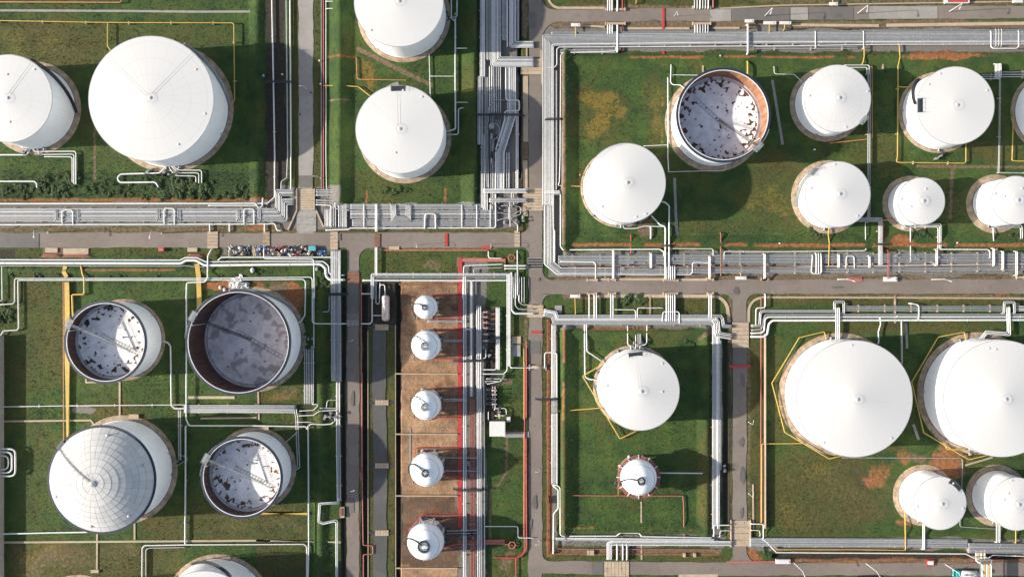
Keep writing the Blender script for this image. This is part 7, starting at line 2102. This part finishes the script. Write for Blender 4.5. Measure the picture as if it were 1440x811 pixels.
for t, x, y, k in (('b1', 42, 398, 'at the grass edge'), ('b1', 140, 390, 'between white pipes'), ('b1', 332, 320, 'upper, beside the trench'), ('b1', 338, 440, 'lower, beside the yellow pipe'), ('b1', 288, 485, 'dark, on the pale road rim'), ('d1', 310, 778, 'in the shadow beyond the ringed-roof tank'), ('c1', 1075, 295, 'among the bank trail'), ('a1', 1370, 395, 'above the dark strip'), ('c2', 350, 172, 'orange, beside the dusty tank'), ('d2', 128, 525, 'on the bank trail nearest the turning pipes'), ('d2', 1046, 522, 'on the bank trail past the smallest tank')):
    p = tw(t, x, y); mb = MB(); mb.tube([(0, 0, -.1), (0, 0, 1.2)], .16, 8); mb.box((0, 0, 1.25), (.5, .5, .16)); tag(mb.build('marker_post', M['orange' if 'orange' in k else ('dark' if 'dark,' in k else 'white')], None, loc=(p.x, p.y, 0)), 'small marker post '+k, 'post')
for t, x, y0, y1, k in (('c1', 990, 300, 390, 'by the rusty open tank'), ('c1', 1077, 292, 330, 'in the bank'), ('d3', 733, 56, 200, 'over the nest of pipes'), ('c3', 716, 55, 240, 'over the centre rack'), ('c3', 626, 215, 265, 'nearest the centre tank'), ('d2', 620, 515, 545, 'by the turning pipes'), ('d2', 1260, 510, 560, 'by the tall edge-cut tank'), ('d1', 670, 280, 360, 'past the curved yellow pipe')):
    strip_block('cable_cover', t, [(x, y0), (x+1, y1)], 9, .3, 'ring', 'brown concrete cable cover laid across the slope '+k, 'cable cover')

# ------------------------------------------------------------------ shrubs and brush
def shrub_mesh(seed, n=340):
    rd = random.Random(seed); vv = []; ff = []
    lob = [(rd.uniform(-.7, .7), rd.uniform(-.7, .7), rd.uniform(.3, .75), rd.uniform(.4, .75)) for _ in range(6)]
    for k in range(n):
        lx, ly, lz, lr = rd.choice(lob)
        u = Vector((rd.gauss(0, 1), rd.gauss(0, 1), abs(rd.gauss(0, .9)))).normalized()
        c = Vector((lx, ly, lz*.6))+u*(lr*rd.uniform(.55, 1.05))
        c.z = max(c.z, .05)
        t1 = u.cross(Vector((rd.uniform(-1, 1), rd.uniform(-1, 1), rd.uniform(-1, 1)))).normalized()
        t2 = u.cross(t1)
        t2 = (t2+u*rd.uniform(-.6, .6)).normalized()
        s_ = rd.uniform(.10, .22); nn = len(vv)
        vv += [c-t1*s_*.6, c+t2*s_, c+t1*s_*.6, c-t2*s_]
        ff.append((nn, nn+1, nn+2, nn+3))
    return vv, ff
def stems_mesh(seed):
    rd = random.Random(seed); mb = MB()
    for k in range(6):
        a = rd.uniform(0, 6.28); e = Vector((.7*math.cos(a), .7*math.sin(a), rd.uniform(.5, .9)))
        mb.tube([(0, 0, -.1), e*.5+Vector((0, 0, .1)), e], lambda u: .05-.035*u, 5)
    return mb
sh_p = []
for s_ in range(5):
    r_ = empty('shrub', (0, 0, 0)); mk('leaves', *shrub_mesh(100+s_), M['leaf'], r_); stems_mesh(s_).build('stem', M['rust'], r_); sh_p.append([r_, False])
def shrub(p, sc, label, grp):
    e = random.choice(sh_p)
    if not e[1]: r_ = e[0]; e[1] = True
    else: r_ = copy_tree(e[0])
    r_.location = (p.x, p.y, 0); r_.rotation_euler = (0, 0, random.uniform(0, 6.28)); r_.scale = (sc*random.uniform(.9, 1.25), sc*random.uniform(.9, 1.25), sc*random.uniform(.5, .75))
    tag(r_, label, 'shrub', grp)
def brush(t, x0, y0, x1, y1, n, sc, where):
    for k in range(n):
        p = tw(t, random.uniform(x0, x1), random.uniform(y0, y1))
        shrub(p, random.uniform(*sc), 'one of the leafy shrubs growing '+where, 'shrubs '+where)
brush('a2', 820, 180, 1060, 290, 34, (.9, 1.7), 'in the thicket by the three bending pipes')
brush('a2', 200, 160, 420, 290, 26, (.7, 1.4), 'below the three pipes turning a corner')
brush('a2', 430, 190, 800, 295, 26, (.5, 1.1), 'below the white hairpin pipe')
brush('a2', 1060, 200, 1380, 295, 22, (.5, 1.1), 'at the corner by the dark soil strip')
brush('a2', 0, 215, 190, 298, 14, (.6, 1.1), 'near the picture edge above the rack')
brush('a2', 10, 645, 320, 695, 14, (.5, 1.1), 'beside the broad yellow duct')
brush('a2', 450, 675, 1000, 698, 14, (.4, .8), 'between the two white pipe lines')
brush('a2', 1110, 645, 1395, 695, 12, (.5, .9), 'under the scrap pile')
brush('a3', 0, 110, 75, 200, 8, (.8, 1.5), 'in the pipe corner at the picture edge')
brush('b2', 590, 235, 850, 270, 8, (.5, 1.1), 'on the lawn below the dark-platform tank')
brush('b2', 310, 640, 370, 800, 9, (.5, 1.0), 'on the bank by the corner rack')
brush('c1', 280, 285, 520, 350, 10, (.4, .8), 'in the corner bank of the long rack')
brush('c2', 290, 500, 420, 530, 6, (.4, .9), 'in the lower corner of the bank')
brush('d2', 285, 440, 380, 500, 7, (.6, 1.1), 'near the yellow drain pipe')
brush('d2', 830, 445, 910, 510, 7, (.6, 1.2), 'below the smallest tank')
brush('d2', 1330, 450, 1398, 510, 5, (.6, 1.1), 'below the tall edge-cut tank')
brush('c3', 870, 225, 1000, 310, 9, (.4, .9), 'in the corner of the centre compound')
brush('b4', 320, 620, 370, 811, 9, (.5, 1.1), 'on the bank by the square pipe detour')
brush('d4', 55, 660, 110, 700, 4, (.5, .9), 'on the reddish corner by the slotted slab')
for i, (x, y) in enumerate(((590, 75), (676, 76))):
    for k in range(9):
        p = tw('c3', x+random.uniform(-24, 24), y+random.uniform(-24, 24))
        shrub(p, random.uniform(.7, 1.2), 'one of the dark shrubs clumped on the road verge '+('nearer the twin stubs' if i == 0 else 'nearer the widest stub group'), 'dark verge shrubs '+str('one' if i == 0 else 'two'))
for e in sh_p:
    if not e[1]: shrub(tw('a2', 300, 270), 1.0, 'one of the leafy shrubs growing below the three pipes turning a corner', 'shrubs below the three pipes turning a corner')

# ------------------------------------------------------------------ the smallest pipes beyond the 295 largest: one object
PIPES.sort(key=lambda q: -q[0])
small = MB(); idx_ = []; mats_ = []
for sc_, o, mb, m in PIPES[295:]:
    if sc_ > .01:
        if m not in mats_: mats_.append(m)
        small.add(mb.v, mb.f); idx_ += [mats_.index(m)]*len(mb.f)
    bpy.data.objects.remove(o)
o = small.build('small_pipes', None, None, True)
for m in mats_: o.data.materials.append(M[m])
o.data.polygons.foreach_set('material_index', idx_)
o['kind'] = 'stuff'; o['category'] = 'pipework'; o['label'] = 'short and slender connecting pipes running all through the tank farm'
